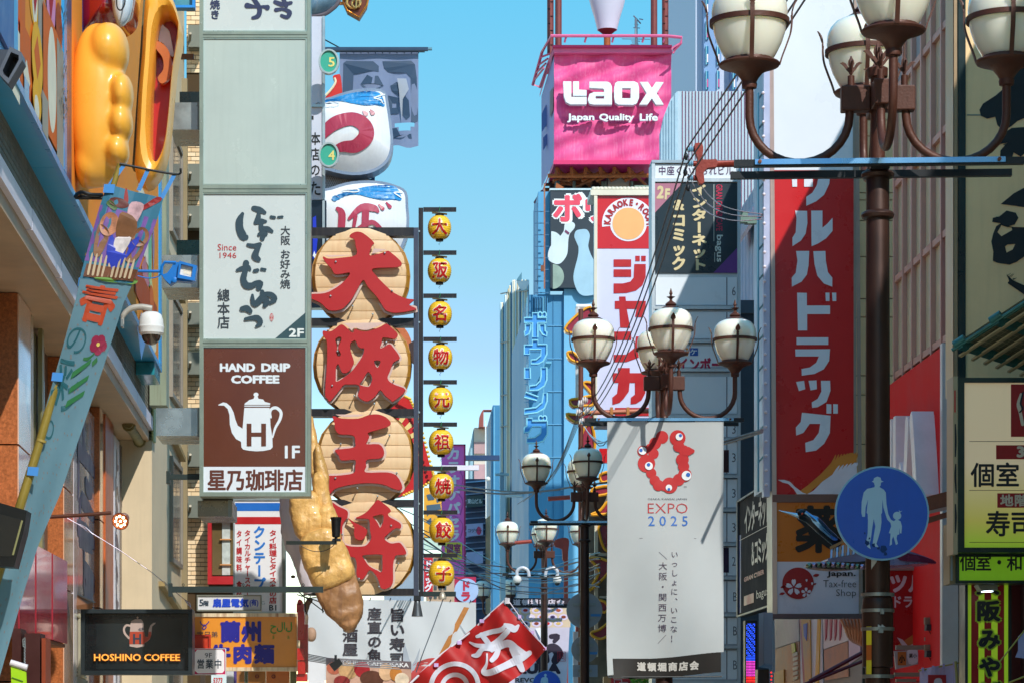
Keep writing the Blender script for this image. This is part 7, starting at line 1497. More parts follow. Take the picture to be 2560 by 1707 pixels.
part('top_cap', G(m).box(1380, 121, 1677, 127, -2.8, .35), pkd, t); part('top_cap', G(m).box(1383, 127, 1679, 138, -2.7, .25), mat('#e06a9c', .5), t)
part('bottom_cap', G(m).box(1383, 404, 1628, 414, -2.7, .15), pkd, t)
part('side_cloth', G(m).add([(1385, 138, 0), (1385, 404, 0), (1365, 425, -2.6), (1365, 188, -2.6)], [(0, 1, 2, 3)]), mat('#8f8cc0', .5, 0, .1, streak=.2), t)
part('side_cap', G(m).add([(1383, 121, .3), (1361, 180, -2.7), (1361, 188, -2.7), (1383, 138, .2)], [(0, 1, 2, 3)]), pkd, t); part('side_cap', G(m).add([(1385, 404, .1), (1363, 440, -2.7), (1363, 446, -2.7), (1385, 414, .1)], [(0, 1, 2, 3)]), pkd, t)
LX = lambda l: [(1200 + x / 3.266, y / 3.266) for x, y in l]
lw = mat('#dde6ea', .35, 0, .04)
for q in ([[(672, 698), (738, 698), (738, 824), (862, 824), (862, 884), (730, 884), (695, 865), (678, 820)]], [[(752, 698), (800, 698), (800, 765), (862, 768), (862, 815), (752, 815)]],
          [[(885, 700), (1030, 700), (1055, 712), (1068, 740), (1068, 886), (920, 886), (885, 878), (872, 845), (885, 800), (920, 785), (1005, 785), (1005, 765), (995, 755), (885, 750)], [(935, 815), (1005, 815), (1005, 838), (935, 838)]],
          [[(1115, 698), (1250, 698), (1278, 712), (1288, 750), (1288, 830), (1270, 875), (1240, 888), (1120, 886), (1095, 870), (1086, 830), (1086, 750), (1095, 710)], [(1150, 752), (1220, 752), (1220, 835), (1150, 835)]],
          [[(1295, 702), (1360, 702), (1392, 752), (1425, 702), (1488, 704), (1430, 793), (1488, 886), (1425, 886), (1392, 835), (1355, 886), (1290, 886), (1350, 793)]]):
    part('letter', G(m).poly([LX(l) for l in q], .22, .45), lw, t)
g = G(m); g.text('Japan', 1416.5, 291, 1484, 313, off=.03, w=.2, w1=.32); g.text('Quality', 1496, 291, 1583, 313, off=.03, w=.2, w1=.32); g.text('Life', 1597, 291, 1642, 309, off=.03, w=.2, w1=.32); part('lettering', g, lw, t)
part('side_letter', G(m).add([(1377, 218, -.6), (1383, 218, 0), (1383, 276, 0), (1377, 284, -.6)], [(0, 1, 2, 3)]), mat('#6f4a50', .5), t)
part('side_letter', G(m).poly([(1361, 255), (1372, 232), (1372, 240), (1383, 222), (1383, 270), (1361, 300)], -1.6, -1.5), mat('#4f6fae', .5), t); part('side_letter', G(m).poly([(1364, 318), (1383, 298), (1383, 320), (1364, 350)], -1.5, -1.4), mat('#4a62a0', .5), t)
rl = mat('#d25f8c', .45)
g = G(m); g.tube([(1360, 108, -1), (1375, 104, .6), (1660, 104, .6), (1699, 108, .6), (1697, 122, .6), (1680, 138, .5)], .045, 6); g.tube([(1360, 108, -1), (1343, 158, -2.6), (1362, 164, -2.6), (1382, 128, -.2)], .045, 6); g.tube([(1382, 122, .6), (1660, 104, .6)], .02, 5) if False else None
for u in (1411, 1461, 1529, 1604, 1656): g.tube([(u + 2, 104, .6), (u - 2, 118, .5)], .03, 5)
for k in range(4): g.tube([(1357 - k * 4, 118 + k * 11, -1.2 - k * .4), (1378 - k * 5, 118 + k * 12, -.8)], .03, 5)
g.tube([(1692, 124, .6), (1676, 134, .6), (1686, 132, .5), (1678, 145, .5)], .03, 5); part('railing', g, rl, t)
rs_ = mat('#9a5424', .6, .2, .35, 5, bump=.3)
for k, (u, b) in enumerate(((1376, 133), (1396, 119), (1635, 119), (1663, 119))):
    q = thing('rooftop_mast', 'rusty rooftop mast with climbing pegs above the pink sign, %s from the left' % ('first', 'second', 'third', 'fourth')[k], 'mast', P(u, b, LXD + 1), 'rusty masts above the pink sign')
    part('mast', G().lathe([(.032 * LXD / 10 * .125 * 3, 0), (.032 * LXD / 10 * .125 * 3, 4.2)], P(u, b + 4, LXD + 1.0 - (.8 if k in (1, 2) else 0)), 12), mat('#7a3a38', .5, .2, .2), q, True)
    g = G(front(LXD + .9))
    for j in range(7): g.tube([(u - 7 if j % 2 else u, 5 + j * 18, 0), (u if j % 2 else u + 7, 5 + j * 18, 0)], .012, 4)
    part('peg', g, DARK, q)
q = thing('white_tank', 'large white tapering rooftop lamp bowl on a rusty post above the pink sign', 'rooftop lamp', P(1518, 120, LXD)); s = LXD / F
part('bowl', G().lathe([(25 * s, -3 * s), (25.5 * s, 0), (33 * s, 30 * s), (41 * s, 55 * s), (47 * s, 80 * s), (50 * s, 110 * s), (48 * s, 150 * s), (30 * s, 190 * s)], P(1518, 73, LXD + .4), 32), mat('#cbcbe0', .3, 0, .05, .5), q, True)
part('collar', G().lathe([(9 * s, -14 * s), (25 * s, -1 * s), (24 * s, 0)], P(1518, 74, LXD + .4), 24), mat('#6a3a30', .5, .3), q, True); part('post', G().lathe([(8.5 * s, -36 * s), (8.5 * s, -8 * s)], P(1518, 82, LXD + .4), 16), rs_, q, True)
q = thing('tv_antenna', 'thin grey television antenna on the roof right of the white lamp bowl', 'antenna', P(1590, 118, LXD + 1)); ma = front(LXD + 1); g = G(ma)
g.tube([(1591, 118, 0), (1590, 48, 0)], .045, 6); g.tube([(1584, 40, 0), (1602, 60, 0)], .02, 4); g.tube([(1598, 48, 0), (1608, 50, 0)], .015, 4)
for v, a, b in ((70, 1583, 1600), (62, 1586, 1596), (98, 1555, 1625), (103, 1578, 1600), (112, 1576, 1598), (108, 1580, 1596)): g.tube([(a, v, 0), (b, v + 1, 0)], .012, 4)
g.box(1587, 74, 1590, 90, -.1, .1); part('aerial', g, mat('#7f95a4', .4, .4), q)
q = thing('roof_truss', 'tangle of rusty orange steel truss under the pink sign', 'truss', P(1500, 480, LXD)); g = G(front(LXD)); rnd = random.Random(11)
mt_ = front(LXD)
def bar(a, b, r=.05, mm=rs_, nm_='truss_bar'): part(nm_, G(mt_).tube([a, b], r, 5), mm, q)
for w in (-.2, -2.2): bar((1370, 437, w), (1660, 436, w), .06)
bar((1372, 418, -2.5), (1660, 418, -2.5)); bar((1376, 452, -2), (1560, 450, -1)); 
for k in range(6): u = 1393 + k * 36; bar((u, 415, -.2), (u + (3 if k % 2 else -2), 440, -.2)); bar((u, 416, -.3), (u + 52, 444, -1.2), .05); bar((u + 40, 420, -.6), (u - 8, 446, -.4), .045)
for k in range(16): bar((1380 + rnd.uniform(0, 110), 418 + rnd.uniform(0, 30), -rnd.uniform(.3, 2.5)), (1420 + rnd.uniform(0, 90), 425 + rnd.uniform(0, 26), -rnd.uniform(.3, 2.5)), .035)
bar((1344, 482, -1.5), (1364, 447, -1.8), .05, mat('#6a2a48', .5)); bar((1362, 480, -1.5), (1372, 452, -1.5), .05); bar((1343, 482, -1.5), (1378, 484, -1.5), .03)
for u in (1395, 1400, 1440, 1512, 1518, 1585): bar((u, 440, -.8), (u + rnd.uniform(-3, 3), 486, -.8), .045, mat('#5d6a62', .5, .3))
part('gusset', G(mt_).poly([(1392, 452), (1412, 464), (1398, 472), (1390, 470)], -.4, -.3), rs_, q)
part('equipment_box', G(mt_).box(1526, 420, 1580, 462, -2, -.9), mat('#9a9284', .5, 0, .2), q); part('equipment_box', G(mt_).box(1590, 455, 1628, 470, -2, -.5), mat('#c6d2b8', .5), q); part('dark_beam', G(mt_).box(1385, 410, 1650, 430, -2.6, -2.2), mat('#3a2424', .6), q)
part('deck', G(mt_).box(1372, 484, 1660, 490, -3, .2), mat('#9fb4c0', .5), q)
for u in (1500, 1528): bar((u - 20, 478, -.6), (u + 4, 462, -.6), .03, mat('#2f6f9a', .5))
CDp = 24.6; r, m = sign('cream_sign', 'huge cream sign with giant black brush strokes at the upper right', CDp, 2395, -120, 2760, 985, .35, 18, mat('#ffd8a0', .5, 0, .1, 1.2, streak=.12), mat('#0f2a2c', .3, .1, .2, 2, coat=.4), fv=14)
part('side_face', G(lambda u, v, w=0.0: P(2383, v, CDp) + Vector((0, w, 0))).add([(0, -120, 0), (0, 985, 0), (0, 985, .35), (0, -120, .35)], [(0, 1, 2, 3)]), mat('#d8c49a', .4), r)
part('edge_post', G(m).box(2385, -120, 2394, 985, -.3, .0), mat('#a48a6a', .4, .2, .2), r)
bk = mat('#0d1a20', .45)
K3 = lambda l, ox, oy, k: [(ox + x / k, oy + y / k) for x, y in l]
g = G(m); up = lambda l: K3(l, 2350, 0, 3.92); lo_ = lambda l: K3(l, 2340, 380, 3.92)
g.poly(up([(830, 520), (770, 590), (690, 690), (715, 790), (625, 870), (545, 940), (420, 1020), (385, 1080), (400, 1140), (460, 1168), (540, 1150), (560, 1230), (620, 1290), (700, 1240), (760, 1190), (830, 1160), (1000, 1100), (1000, 500)]), .006)
g.poly(up([(1000, 1200), (830, 1250), (700, 1260), (590, 1330), (530, 1430), (620, 1410), (660, 1400), (590, 1480), (585, 1570), (700, 1560), (720, 1500), (790, 1540), (860, 1480), (1000, 1500)]), .008)
g.poly(lo_([(632, 515), (760, 410), (862, 355), (1000, 320), (1000, 570), (862, 545), (760, 530)]), .006)
g.poly(lo_([(550, 690), (555, 650), (620, 635), (690, 578), (780, 600), (806, 650), (770, 715), (700, 735), (620, 700)]), .007)
g.poly([lo_([(590, 730), (640, 700), (700, 740), (760, 740), (862, 742), (1000, 760), (1000, 960), (862, 1030), (790, 1080), (720, 1108), (600, 1090), (555, 1070), (560, 980), (540, 880), (560, 800)]), lo_([(600, 790), (640, 830), (745, 770), (740, 745), (640, 720)]), lo_([(675, 930), (700, 910), (775, 905), (750, 960), (690, 990)])], .0065)
g.poly(lo_([(690, 1200), (750, 1260), (862, 1310), (1000, 1340), (1000, 1460), (862, 1400), (760, 1330), (700, 1290), (715, 1265)]), .006)
rnd = random.Random(4)
for (a, b, c, d_, k) in ((2530, 215, 2545, 228, 14), (2520, 258, 2548, 285, 20), (2495, 355, 2520, 372, 16), (2482, 545, 2500, 556, 10), (2516, 690, 2535, 716, 14)):
    for i in range(k): x, y = rnd.uniform(a, c), rnd.uniform(b, d_); g.stroke([(x, y, .5), (x + rnd.uniform(4, 10), y - rnd.uniform(2, 7), .4)], .009 + i * 1e-4, n=1)
part('brush_lettering', g, bk, r)
part('panel_seam', G(m).box(2418, 287, 2470, 290, .001, .003), mat('#6f8076', .5), r); part('panel_seam', G(m).box(2413, 288, 2760, 289, .001, .002), mat('#93876a', .5), r)
KSD = 23.4; fgr = mat('#10302c', .3, .2, .2, coat=.3)
r, m = sign('menu_sign', 'cream to green menu lightbox with black kanji for private rooms and sushi', KSD, 2394, 944, 2760, 1380, .3, 16, mat('#e2d6b0', .5), fgr, fv=12)
part('side_box', G(m).box(2383, 940, 2395, 1384, -.28, .0), mat('#b9a886', .4, .2), r); g = G(m); g.stroke([(2388, 1060, 1.5), (2389, 1100, 2.5), (2388, 1140, 1.5)], .004); g.stroke([(2389, 1160, 1.5), (2388, 1190, 2.5), (2390, 1230, 1.5)], .006); g.stroke([(2388, 1260, 1.5), (2389, 1290, 2.5), (2388, 1330, 1.5)], .008); part('side_lettering', g, bk, r); part('side_label', G(m).box(2385.5, 975, 2389, 1030, .001, .004), redT, r)
gm_ = bpy.data.materials.new('mat_graded_print'); gm_.use_nodes = True; nn = gm_.node_tree; ll = nn.links.new; bs_ = nn.nodes['Principled BSDF']; bs_.inputs['Roughness'].default_value = .35
tcn = nn.nodes.new('ShaderNodeTexCoord'); sx_ = nn.nodes.new('ShaderNodeSeparateXYZ'); ll(tcn.outputs['Object'], sx_.inputs[0]); crp = nn.nodes.new('ShaderNodeValToRGB'); mr_ = nn.nodes.new('ShaderNodeMapRange')
mr_.inputs[1].default_value = 0.0; mr_.inputs[2].default_value = .75; ll(sx_.outputs['Z'], mr_.inputs[0]); ll(mr_.outputs[0], crp.inputs[0]); ce = crp.color_ramp.elements
ce[0].position = 0; ce[0].color = (*lin('#a4d828'), 1); ce[1].position = 1; ce[1].color = (*lin('#f2dab0'), 1); e_ = ce.new(.35); e_.color = (*lin('#d8cc60'), 1)
ll(crp.outputs[0], bs_.inputs['Base Color']); ll(crp.outputs[0], bs_.inputs['Emission Color']); bs_.inputs['Emission Strength'].default_value = .10
part('print', G(m).box(2410.5, 956.5, 2759, 1367.5, .001, .003), gm_, r)
for v in (1102, 1224, 1354): part('rule', G(m).box(2423, v, 2759, v + 1.2, .003, .005), bk, r)
part('red_square', G(m).box(2527, 960, 2759, 1091, .003, .006), mat('#a8161a', .35), r); part('red_label', G(m).box(2490, 1112, 2759, 1147, .003, .006), mat('#a8161a', .35), r); part('red_label', G(m).box(2493, 1232, 2759, 1268, .003, .006), mat('#a8161a', .35), r)
g = G(m); g.text('3', 2541, 1114, 2561, 1143, off=.05, w=.008); g.cells('地階', 2499, 1234, 2569, 1266, off=.035, w=.008, vert=False, fill=.95); g.stroke([(2552, 985, 3), (2546, 1010, 5), (2550, 1030, 4), (2556, 1060, 4)], .008); part('lettering', g, mat('#dcc8ae', .35), r)
g = G(m); g.stroke([(2557, 980, 2), (2551, 1008, 2.5), (2556, 1020, 2), (2549, 1030, 2)], .012); g.cells('個室・', 2426, 1154, 2611, 1218, off=.02, w=.008, vert=False, fill=1.0); g.cells('寿司', 2464, 1276, 2586, 1340, off=.02, w=.008, vert=False, fill=1.05); part('lettering', g, bk, r)
r, m = sign('green_sign', 'lower green lightbox strip with black kanji below the menu sign', KSD + .25, 2388, 1384, 2760, 1457, .3, 9, mat('#8fd024', .4, 0, .15, 1.5, emit=.1), fgr, fv=7)
part('side_box', G(m).box(2375, 1306, 2388, 1458, -.3, -.02), mat('#8a7a58', .4, .2, .2), r); part('side_pane', G(m).box(2377.5, 1318, 2382, 1450, -.019, -.012), mat('#8fa0a8', .3), r)
g = G(m); g.cells('個室・和', 2400, 1383, 2556, 1426, off=.022, w=.008, vert=False, fill=1.05); part('lettering', g, bk, r)
r, m = sign('striped_sign', 'vertical lime and red striped sign with black brush characters below the green lightbox', 24.3, 2412, 1458, 2524, 1800, .25, 0, mat('#b8e430', .4, 0, .05, emit=.1), mat('#0d1c34', .35))
for a, b in ((2428, 2446), (2461, 2478), (2494, 2510)): part('stripe', G(m).box(a, 1458, b, 1800, .001, .003), mat('#a80f1a', .35), r)
part('frame', G(m).box(2411, 1458, 2418, 1800, 0, .03), mat('#0e1d38', .35), r); part('frame', G(m).box(2520, 1458, 2527, 1800, 0, .03), mat('#0e1a20', .35), r)
for off, mm, w, nm_ in ((.13, mat('#b9dc38', .35), .006, 'outline'), (.05, bk, .012, 'lettering')):
    g = G(m); g.cells('大', 2440, 1442, 2498, 1486, off=off, w=w); g.cells('阪', 2440, 1500, 2500, 1552, off=off, w=w + .0004); g.cells('み', 2444, 1570, 2500, 1622, off=off, w=w + .0008); g.cells('や', 2446, 1640, 2502, 1692, off=off, w=w + .0012); g.cells('げ', 2446, 1702, 2502, 1752, off=off, w=w + .0016); part(nm_, g, mm, r)
t = thing('spot_projector', 'small grey rectangular projector lamp fixed over the striped sign', 'spotlight', P(2465, 1476, 24.0)); part('housing', G(front(24.0)).poly([(2440, 1462), (2488, 1459), (2490, 1474), (2450, 1477)], -.1, .08), mat('#8f948c', .4, .4), t); part('bracket', G(front(24)).box(2455, 1456, 2475, 1462, -.1, .02), DARK, t)
part('lens', G(front(24)).box(2456, 1476.5, 2480, 1478.5, -.05, .05), mat('#d8f0ff', .3, emit=2, var=0), t)
t = thing('mesh_awning', 'greenish steel pipe and wire mesh awning jutting out above the menu sign', 'awning', P(2470, 940, 23)); tq = mat('#3f7f7c', .4, .4, .3, 6, streak=.3, tint='#8a7a4a')
def aw(a, b, w=0.0): return Vector((4.62 + a * 1.58 + b * 1.58, 23.6 - a + b, 4.87 + a * 1.03 - b * .31 + w))
def bm(p, q, w0, w1, h): return G(aw).add([(p[0], p[1], w1), (q[0], q[1], w1), (q[0] + h[0], q[1] + h[1], w1), (p[0] + h[0], p[1] + h[1], w1), (p[0], p[1], w0), (q[0], q[1], w0), (q[0] + h[0], q[1] + h[1], w0), (p[0] + h[0], p[1] + h[1], w0)], [(0, 1, 2, 3), (7, 6, 5, 4), (0, 4, 5, 1), (1, 5, 6, 2), (2, 6, 7, 3), (3, 7, 4, 0)])
for k in range(3): part('pipe', G(aw).tube([(0, k * .035, .03 * k), (1, k * .035, .03 * k)], .016, 8), tq, t, True)
for a in (.03, .2, .37, .54): part('beam', bm((a, 0), (a, 1), -.03, .03, (.02, 0)), tq, t); part('joint', G(aw).tube([(a - .02, 0, .03), (a + .03, 0, .03)], .034, 10), tq, t, True)
for k in range(9): part('slat', bm((0, .04 + k * .075), (1, .04 + k * .075), -.035, -.02, (0, .018)), mat('#c2b28c', .5, .2, .2), t)
part('mesh', G(aw).add([(0, 0, .034), (1, 0, .034), (1, 1, .034), (0, 1, .034)], [(0, 1, 2, 3)]), mat('#7c806c', .7, 0, .3, 30), t)
g = G(aw)
for k in range(40): g.tube([(k / 40, 0, .028), (k / 40, 1, .028)], .002, 3); g.tube([(0, k / 40, .026), (1, k / 40, .026)], .002, 3)
part('mesh_wire', g, mat('#b0ae90', .5, .4), t, kind='stuff')
t = thing('red_shop_panel', 'deep red drugstore panel with white katakana seen between lamp pole and striped sign', 'sign', P(2290, 1640, 29.5)); m = front(29.5)
part('panel', G(m).box(2200, 1424, 2368, 1640, -.15, 0), mat('#a31218', .3, 0, .08), t); part('top_pipe', G(m).tube([(2180, 1420, .05), (2375, 1418, .05)], .03, 10), mat('#9a8a90', .4, .3), t, True)
for k, c in enumerate(('#e2dce0', '#d6ccd8', '#c2d2da', '#e0d0c8')): part('stripe_post', G(m).box(2369, 1450 + k * 46, 2381, 1495 + k * 46, -.1, .0), mat(c, .4), t)
g = G(m); g.cells('ツルハ', 2222, 1432, 2364, 1482, off=.05, w=.008, vert=False, fill=1.0); g.cells('ドラッグ', 2228, 1486, 2338, 1520, off=.03, w=.008, vert=False, fill=.98); part('lettering', g, mat('#cbb9c4', .4), t)
g = G(m); g.poly([(2240, 1614), (2290, 1580), (2330, 1545), (2362, 1530), (2364, 1556), (2320, 1590), (2280, 1622)], .008); part('emblem', g, mat('#b5682c', .4), t); g = G(m); g.poly([(2242, 1592), (2256, 1598), (2270, 1614), (2300, 1600), (2362, 1562), (2362, 1622), (2262, 1624)], .012); part('emblem', g, mat('#c9b4bc', .4), t)
t = thing('small_board_strip', 'grey-white shelf board with small logos under the deep red panel', 'sign', P(2300, 1670, 29.2)); m = front(29.2)
part('board', G(m).poly([(2236, 1626), (2378, 1620), (2378, 1640), (2240, 1672)], -.05, 0), mat('#a8a2a6', .4, 0, .15), t); part('logo', G(m).box(2244, 1628, 2265, 1662, .001, .006), mat('#b5682a', .4), t); part('logo', G(m).poly(sm_p([(2268, 1625), (2293, 1624), (2295, 1650), (2288, 1658), (2272, 1658)], 2, True), .004), mat('#d0ccd4', .4), t); part('logo', G(m).cells('薬小', 2272, 1632, 2292, 1644, off=.02, w=.008, vert=False), BLACK, t)
part('logo', G(m).cells('小', 2247, 1636, 2262, 1656, off=.05, w=.009, vert=False), BLACK, t)
t = thing('scaffold_rails', 'worn horizontal steel rails across the lower right shopfront', 'rails', P(2310, 1700, 28.8)); m = front(28.8)
for u0, v0, u1, v1 in ((2240, 1612, 2408, 1623), (2312, 1592, 2408, 1601), (2236, 1680, 2300, 1690), (2240, 1696, 2290, 1704), (2314, 1585, 2320, 1640)): part('rail', G(m).box(u0, v0, u1, v1, -.04, .02), mat('#8f8478', .45, .3, .2), t)
for k, (v, lb) in enumerate(((1560, 'upper'), (1626, 'lower'))):
    t = thing('led_floodlight', '%s of two small square LED floodlights glowing blue-white beside the striped sign' % lb, 'floodlight', P(2332, v + 18, 28.5)); m = front(28.5)
    part('housing', G(m).poly([(2315, v), (2353, v), (2351, v + 17), (2314, v + 15)], -.08, .04), mat('#30363c', .4, .2), t); part('mount', G(m).box(2314, v - 18 + k * 2, 2352, v - 1, -.1, -.02), mat('#8a7a68', .45, .3), t)
    for a in range(2):
        for b in range(2): part('led', G(m).box(2327 + a * 8, v + 4 + b * 5.5, 2333 + a * 8, v + 8.5 + b * 5.5, .04, .046), mat('#cfe8ff', .3, emit=5, var=0), t)
    part('cable', G(m).tube([(2322, v + 16, .02), (2330, v + 26, 0), (2345, v + 30, 0)], .004, 5, sm=3), BLACK, t)
t = thing('white_noren', 'small white hanging cloth with a red square emblem at the lower right edge', 'banner', P(2340, 1760, 26)); m = front(26)
part('cloth', G(wv(26, .02, .1)).add([(2300 + 9.2 * i, 1672 - 1.8 * i + (100 if j else 0), 0) for j in range(2) for i in range(11)], [(i, i + 1, i + 12, i + 11) for i in range(10)]), mat('#c9b8dc', .6, 0, .06, transl=.3), t); part('emblem', G(m).box(2318, 1686, 2363, 1760, .04, .045), mat('#b5232a', .4), t); part('emblem', G(m).poly(sm_p([(2333, 1700), (2342, 1694), (2352, 1698), (2352, 1720), (2333, 1720)], 2, True), .048), mat('#d8c8d0', .4), t)
part('rod', G(m).tube([(2296, 1676, 0), (2406, 1654, 0)], .008, 6), mat('#b59a3c', .4), t); part('pole', G(m).tube([(2388, 1652, .02), (2396, 1760, .02)], .014, 8), mat('#a8a060', .4), t)
for k in range(4): part('tab', G(m).box(2304 + k * 26, 1668 - k * 5, 2309 + k * 26, 1680 - k * 5, .0, .02), mat('#b8a4d4', .5), t)
g = G(m); 
t = thing('lavender_flag', 'corner of a lavender cloth tied to a thin bamboo rod at the right edge', 'banner', P(2550, 1650, 22)); m = front(22)
part('cloth', G(m).add([(2545, 1590, 0), (2600, 1540, 0), (2600, 1650, 0), (2538, 1642, 0), (2545, 1625, 0)], [(0, 1, 2, 3, 4)]), mat('#9fa8d8', .6, transl=.3), t); part('rod', G(m).tube([(2498, 1655, 0), (2620, 1500, 0)], .006, 6), mat('#a8a048', .4), t); part('rod', G(m).tube([(2460, 1760, .1), (2516, 1706, .1), (2620, 1664, .1)], .008, 6), mat('#b0a040', .4), t)
t = thing('timber_beams', 'two worn brown timber beams crossing the red fascia beside the blue round sign', 'beam', P(2350, 1320, 27)); m = front(27)
wd_ = mat('#7a4a32', .6, 0, .3, 8, bump=.3, streak=.4)
part('beam', G(m).add([(2280, 1248, -.2), (2384, 1224, .1), (2384, 1262, .1), (2280, 1284, -.2), (2280, 1248, -.4), (2384, 1224, -.2), (2384, 1262, -.2), (2280, 1284, -.4)], [(0, 1, 2, 3), (0, 4, 5, 1), (3, 2, 6, 7)]), wd_, t); part('beam', G(m).add([(2290, 1300, -.2), (2384, 1274, .1), (2384, 1288, .1), (2290, 1316, -.2)], [(0, 1, 2, 3)]), wd_, t); part('beam_edge', G(m).add([(2280, 1284, -.19), (2384, 1262, .11), (2384, 1270, .11), (2280, 1292, -.19)], [(0, 1, 2, 3)]), mat('#a08a80', .5), t)
t = thing('crane_sculpture', 'polished metal crane head with long pale beak before the orange panel', 'sculpture', P(2080, 1370, 27)); m = front(27)
chm = mat('#6f9fd0', .12, .85, .3, 3); dk_ = mat('#141c28', .2, .5, .2, 3)
part('beak', G(m).tube([(1947, 1275, .0), (1975, 1282, 0), (1996, 1288, 0)], [.003, .012, .024], 12), mat('#b9d0e6', .15, .6), t, True)
part('head', G().ball(P(2006, 1284, 27), .055, 20, 12, 1, .8, .9), dk_, t, True); part('neck', G(m).tube([(2000, 1286, 0), (2030, 1300, 0), (2060, 1328, 0), (2100, 1362, .0)], [.045, .055, .05, .045], 14, sm=3), dk_, t, True)
part('crown_plate', G(m).tube([(2012, 1280, .03), (2036, 1298, .045), (2064, 1326, .045), (2092, 1350, .03)], [.02, .04, .035, .015], 10, sm=3), chm, t, True); part('eye', G().ball(P(2006, 1283, 26.94), .012, 10, 6), mat('#c0441c', .2), t, True)
t = thing('ornamental_roof', 'small pagoda style roof with upturned metallic edge between tax-free sign and blue sign', 'roof ornament', P(2140, 1425, 26.5)); m = front(26.5)
part('roof_slab', G(m).poly(sm_p([(2070, 1400), (2082, 1390), (2140, 1375), (2240, 1370), (2290, 1382), (2338, 1402), (2300, 1408), (2200, 1412), (2100, 1410)], 3, True), -.5, 0), mat('#8f92c0', .25, .3, .2, 2), t)
g = G(m)
for k in range(12): part('ridge_tile', G().ball(P(2024 + k * 12, 1413 - math.sin(k * .4) * 3, 26.4), .034, 10, 8, 1.1, 1, .8), mat('#a88aa8' if k % 2 else '#6f7f6c', .12, .85, .3, 4), t, True)
part('eave', G(m).poly(sm_p([(2018, 1412), (2060, 1404), (2140, 1404), (2180, 1400), (2172, 1415), (2100, 1424), (2040, 1420)], 3, True), -.2, .05), mat('#5c5a5a', .15, .8, .3, 3), t)
for k in range(10): part('rafter', G(m).add([(2076 + k * 7, 1372 - k * 2.2, .02), (2081 + k * 7, 1370 - k * 2.2, .02), (2078 + k * 7, 1394 - k * 1.2, .06), (2073 + k * 7, 1396 - k * 1.2, .06)], [(0, 1, 2, 3)]), mat('#b8785a' if k % 2 else '#b0b0c8', .3, .4), t)
part('rafter_beam', G(m).add([(2073, 1366, .03), (2110, 1348, .03), (2112, 1354, .03), (2074, 1374, .03)], [(0, 1, 2, 3)]), mat('#a87a50', .4), t)
part('tail', G(m).poly(sm_p([(2240, 1380), (2290, 1386), (2330, 1398), (2338, 1408), (2300, 1404), (2250, 1400)], 3, True), -.1, .02), mat('#8a3a5c', .2, .4), t)
t = thing('poster_wall', 'angled wall of colourful shop posters below the tax-free panel', 'posters', (4.6, 34, 0))
pw = lambda u, v, w=0.0: Vector((4.35 + u * .16 - w, 36.5 - u * 1.5, v)) 
def prj(px, py):
    k = (px - PX) / F; u = (k * 36.5 - 4.35) / (.16 + 1.5 * k); d = 36.5 - u * 1.5; return (u, EYE + (PY - py) * d / F)
def pp(lst, mm, w, nm_='poster'): 
    part(nm_, G(pw).poly([prj(*q) for q in lst], w, w + .01), mm, t)
pp([(1936, 1546), (2152, 1546), (2152, 1800), (1936, 1800)], mat('#8f8784', .5, 0, .15), -.02, 'wall')
pp([(1938, 1547), (1998, 1547), (2000, 1600), (1940, 1620)], mat('#a89a9c', .4, 0, .35, 4), .0); pp([(1940, 1622), (2000, 1602), (2004, 1800), (1940, 1800)], mat('#b0703c', .4, 0, .35, 4), .0)
pp([(2002, 1547), (2056, 1547), (2060, 1800), (2004, 1800)], mat('#d8ccd4', .4, 0, .1, 3), .0); pp([(2003, 1547), (2012, 1547), (2040, 1800), (2018, 1800)], mat('#a8283c', .4), .012, 'poster_stripe'); pp([(2048, 1547), (2055, 1547), (2048, 1800), (2038, 1800)], mat('#d89a1c', .4), .012, 'poster_stripe'); pp([(2008, 1547), (2030, 1547), (2034, 1800), (2024, 1800)], mat('#c9862a', .4, 0, .3, 5), .014, 'poster_stripe'); pp([(2014, 1560), (2024, 1556), (2022, 1600), (2016, 1590)], mat('#3a52b0', .4), .020, 'poster_stripe')
pp([(2059, 1547), (2122, 1547), (2122, 1600), (2061, 1622)], mat('#d8c4c8', .4, 0, .1, 3), .0); pp([(2062, 1624), (2121, 1602), (2123, 1690), (2064, 1700)], mat('#b87a60', .4, 0, .35, 4), .0)
for x in (2066, 2078, 2090, 2102): pp([(x, 1547), (x + 6, 1547), (x + 4, 1585 + x % 9), (x + 1, 1600)], mat('#a82c44', .4), .012, 'poster_stripe')
pp([(2124, 1560), (2152, 1556), (2152, 1640), (2124, 1660)], mat('#c9a8c0', .4), .0); pp([(1940, 1680), (1964, 1672), (1964, 1800), (1940, 1800)], mat('#c98a20', .4), .014, 'poster_stripe')
for k in range(6): pp([(1986 + k % 3, 1632 + k * 12), (1998 + k % 2, 1628 + k * 12), (1998, 1636 + k * 12), (1987, 1640 + k * 12)], mat('#c9bca0', .4), .014, 'poster_stripe')
pp([(1984, 1608), (1992, 1606), (1994, 1628), (1986, 1632)], mat('#c8b81c', .4), .02, 'poster_stripe')
g = G(front(29)); g.tube([(2024, 1702, 0), (2160, 1628, 0)], .022, 8); g.tube([(1985, 1720, 0), (2160, 1650, 0)], .018, 8); solo('maroon_rail', g, mat('#5c1024', .35, .2), 'pair of sloping maroon awning rails below the posters', 'rail', smooth=True)
t = thing('draped_sculpture', 'brown wavy draped sculpture fragment beside the pole under the tax-free panel', 'sculpture', P(2130, 1600, 28)); 
for k in range(6):
    slab([(2104 + k * 9, 1546, 5, 0), (2112 + k * 8, 1566 + k * 2, 6, .05), (2122 + k * 6, 1588 + k * 3, 6, .02), (2134 + k * 4, 1604 + k * 2, 3, 0)], 28 - k * .02, .05, 'drape_fold', mat('#a8603c', .35, .2, .25, 5, coat=.3), t, seed=k)
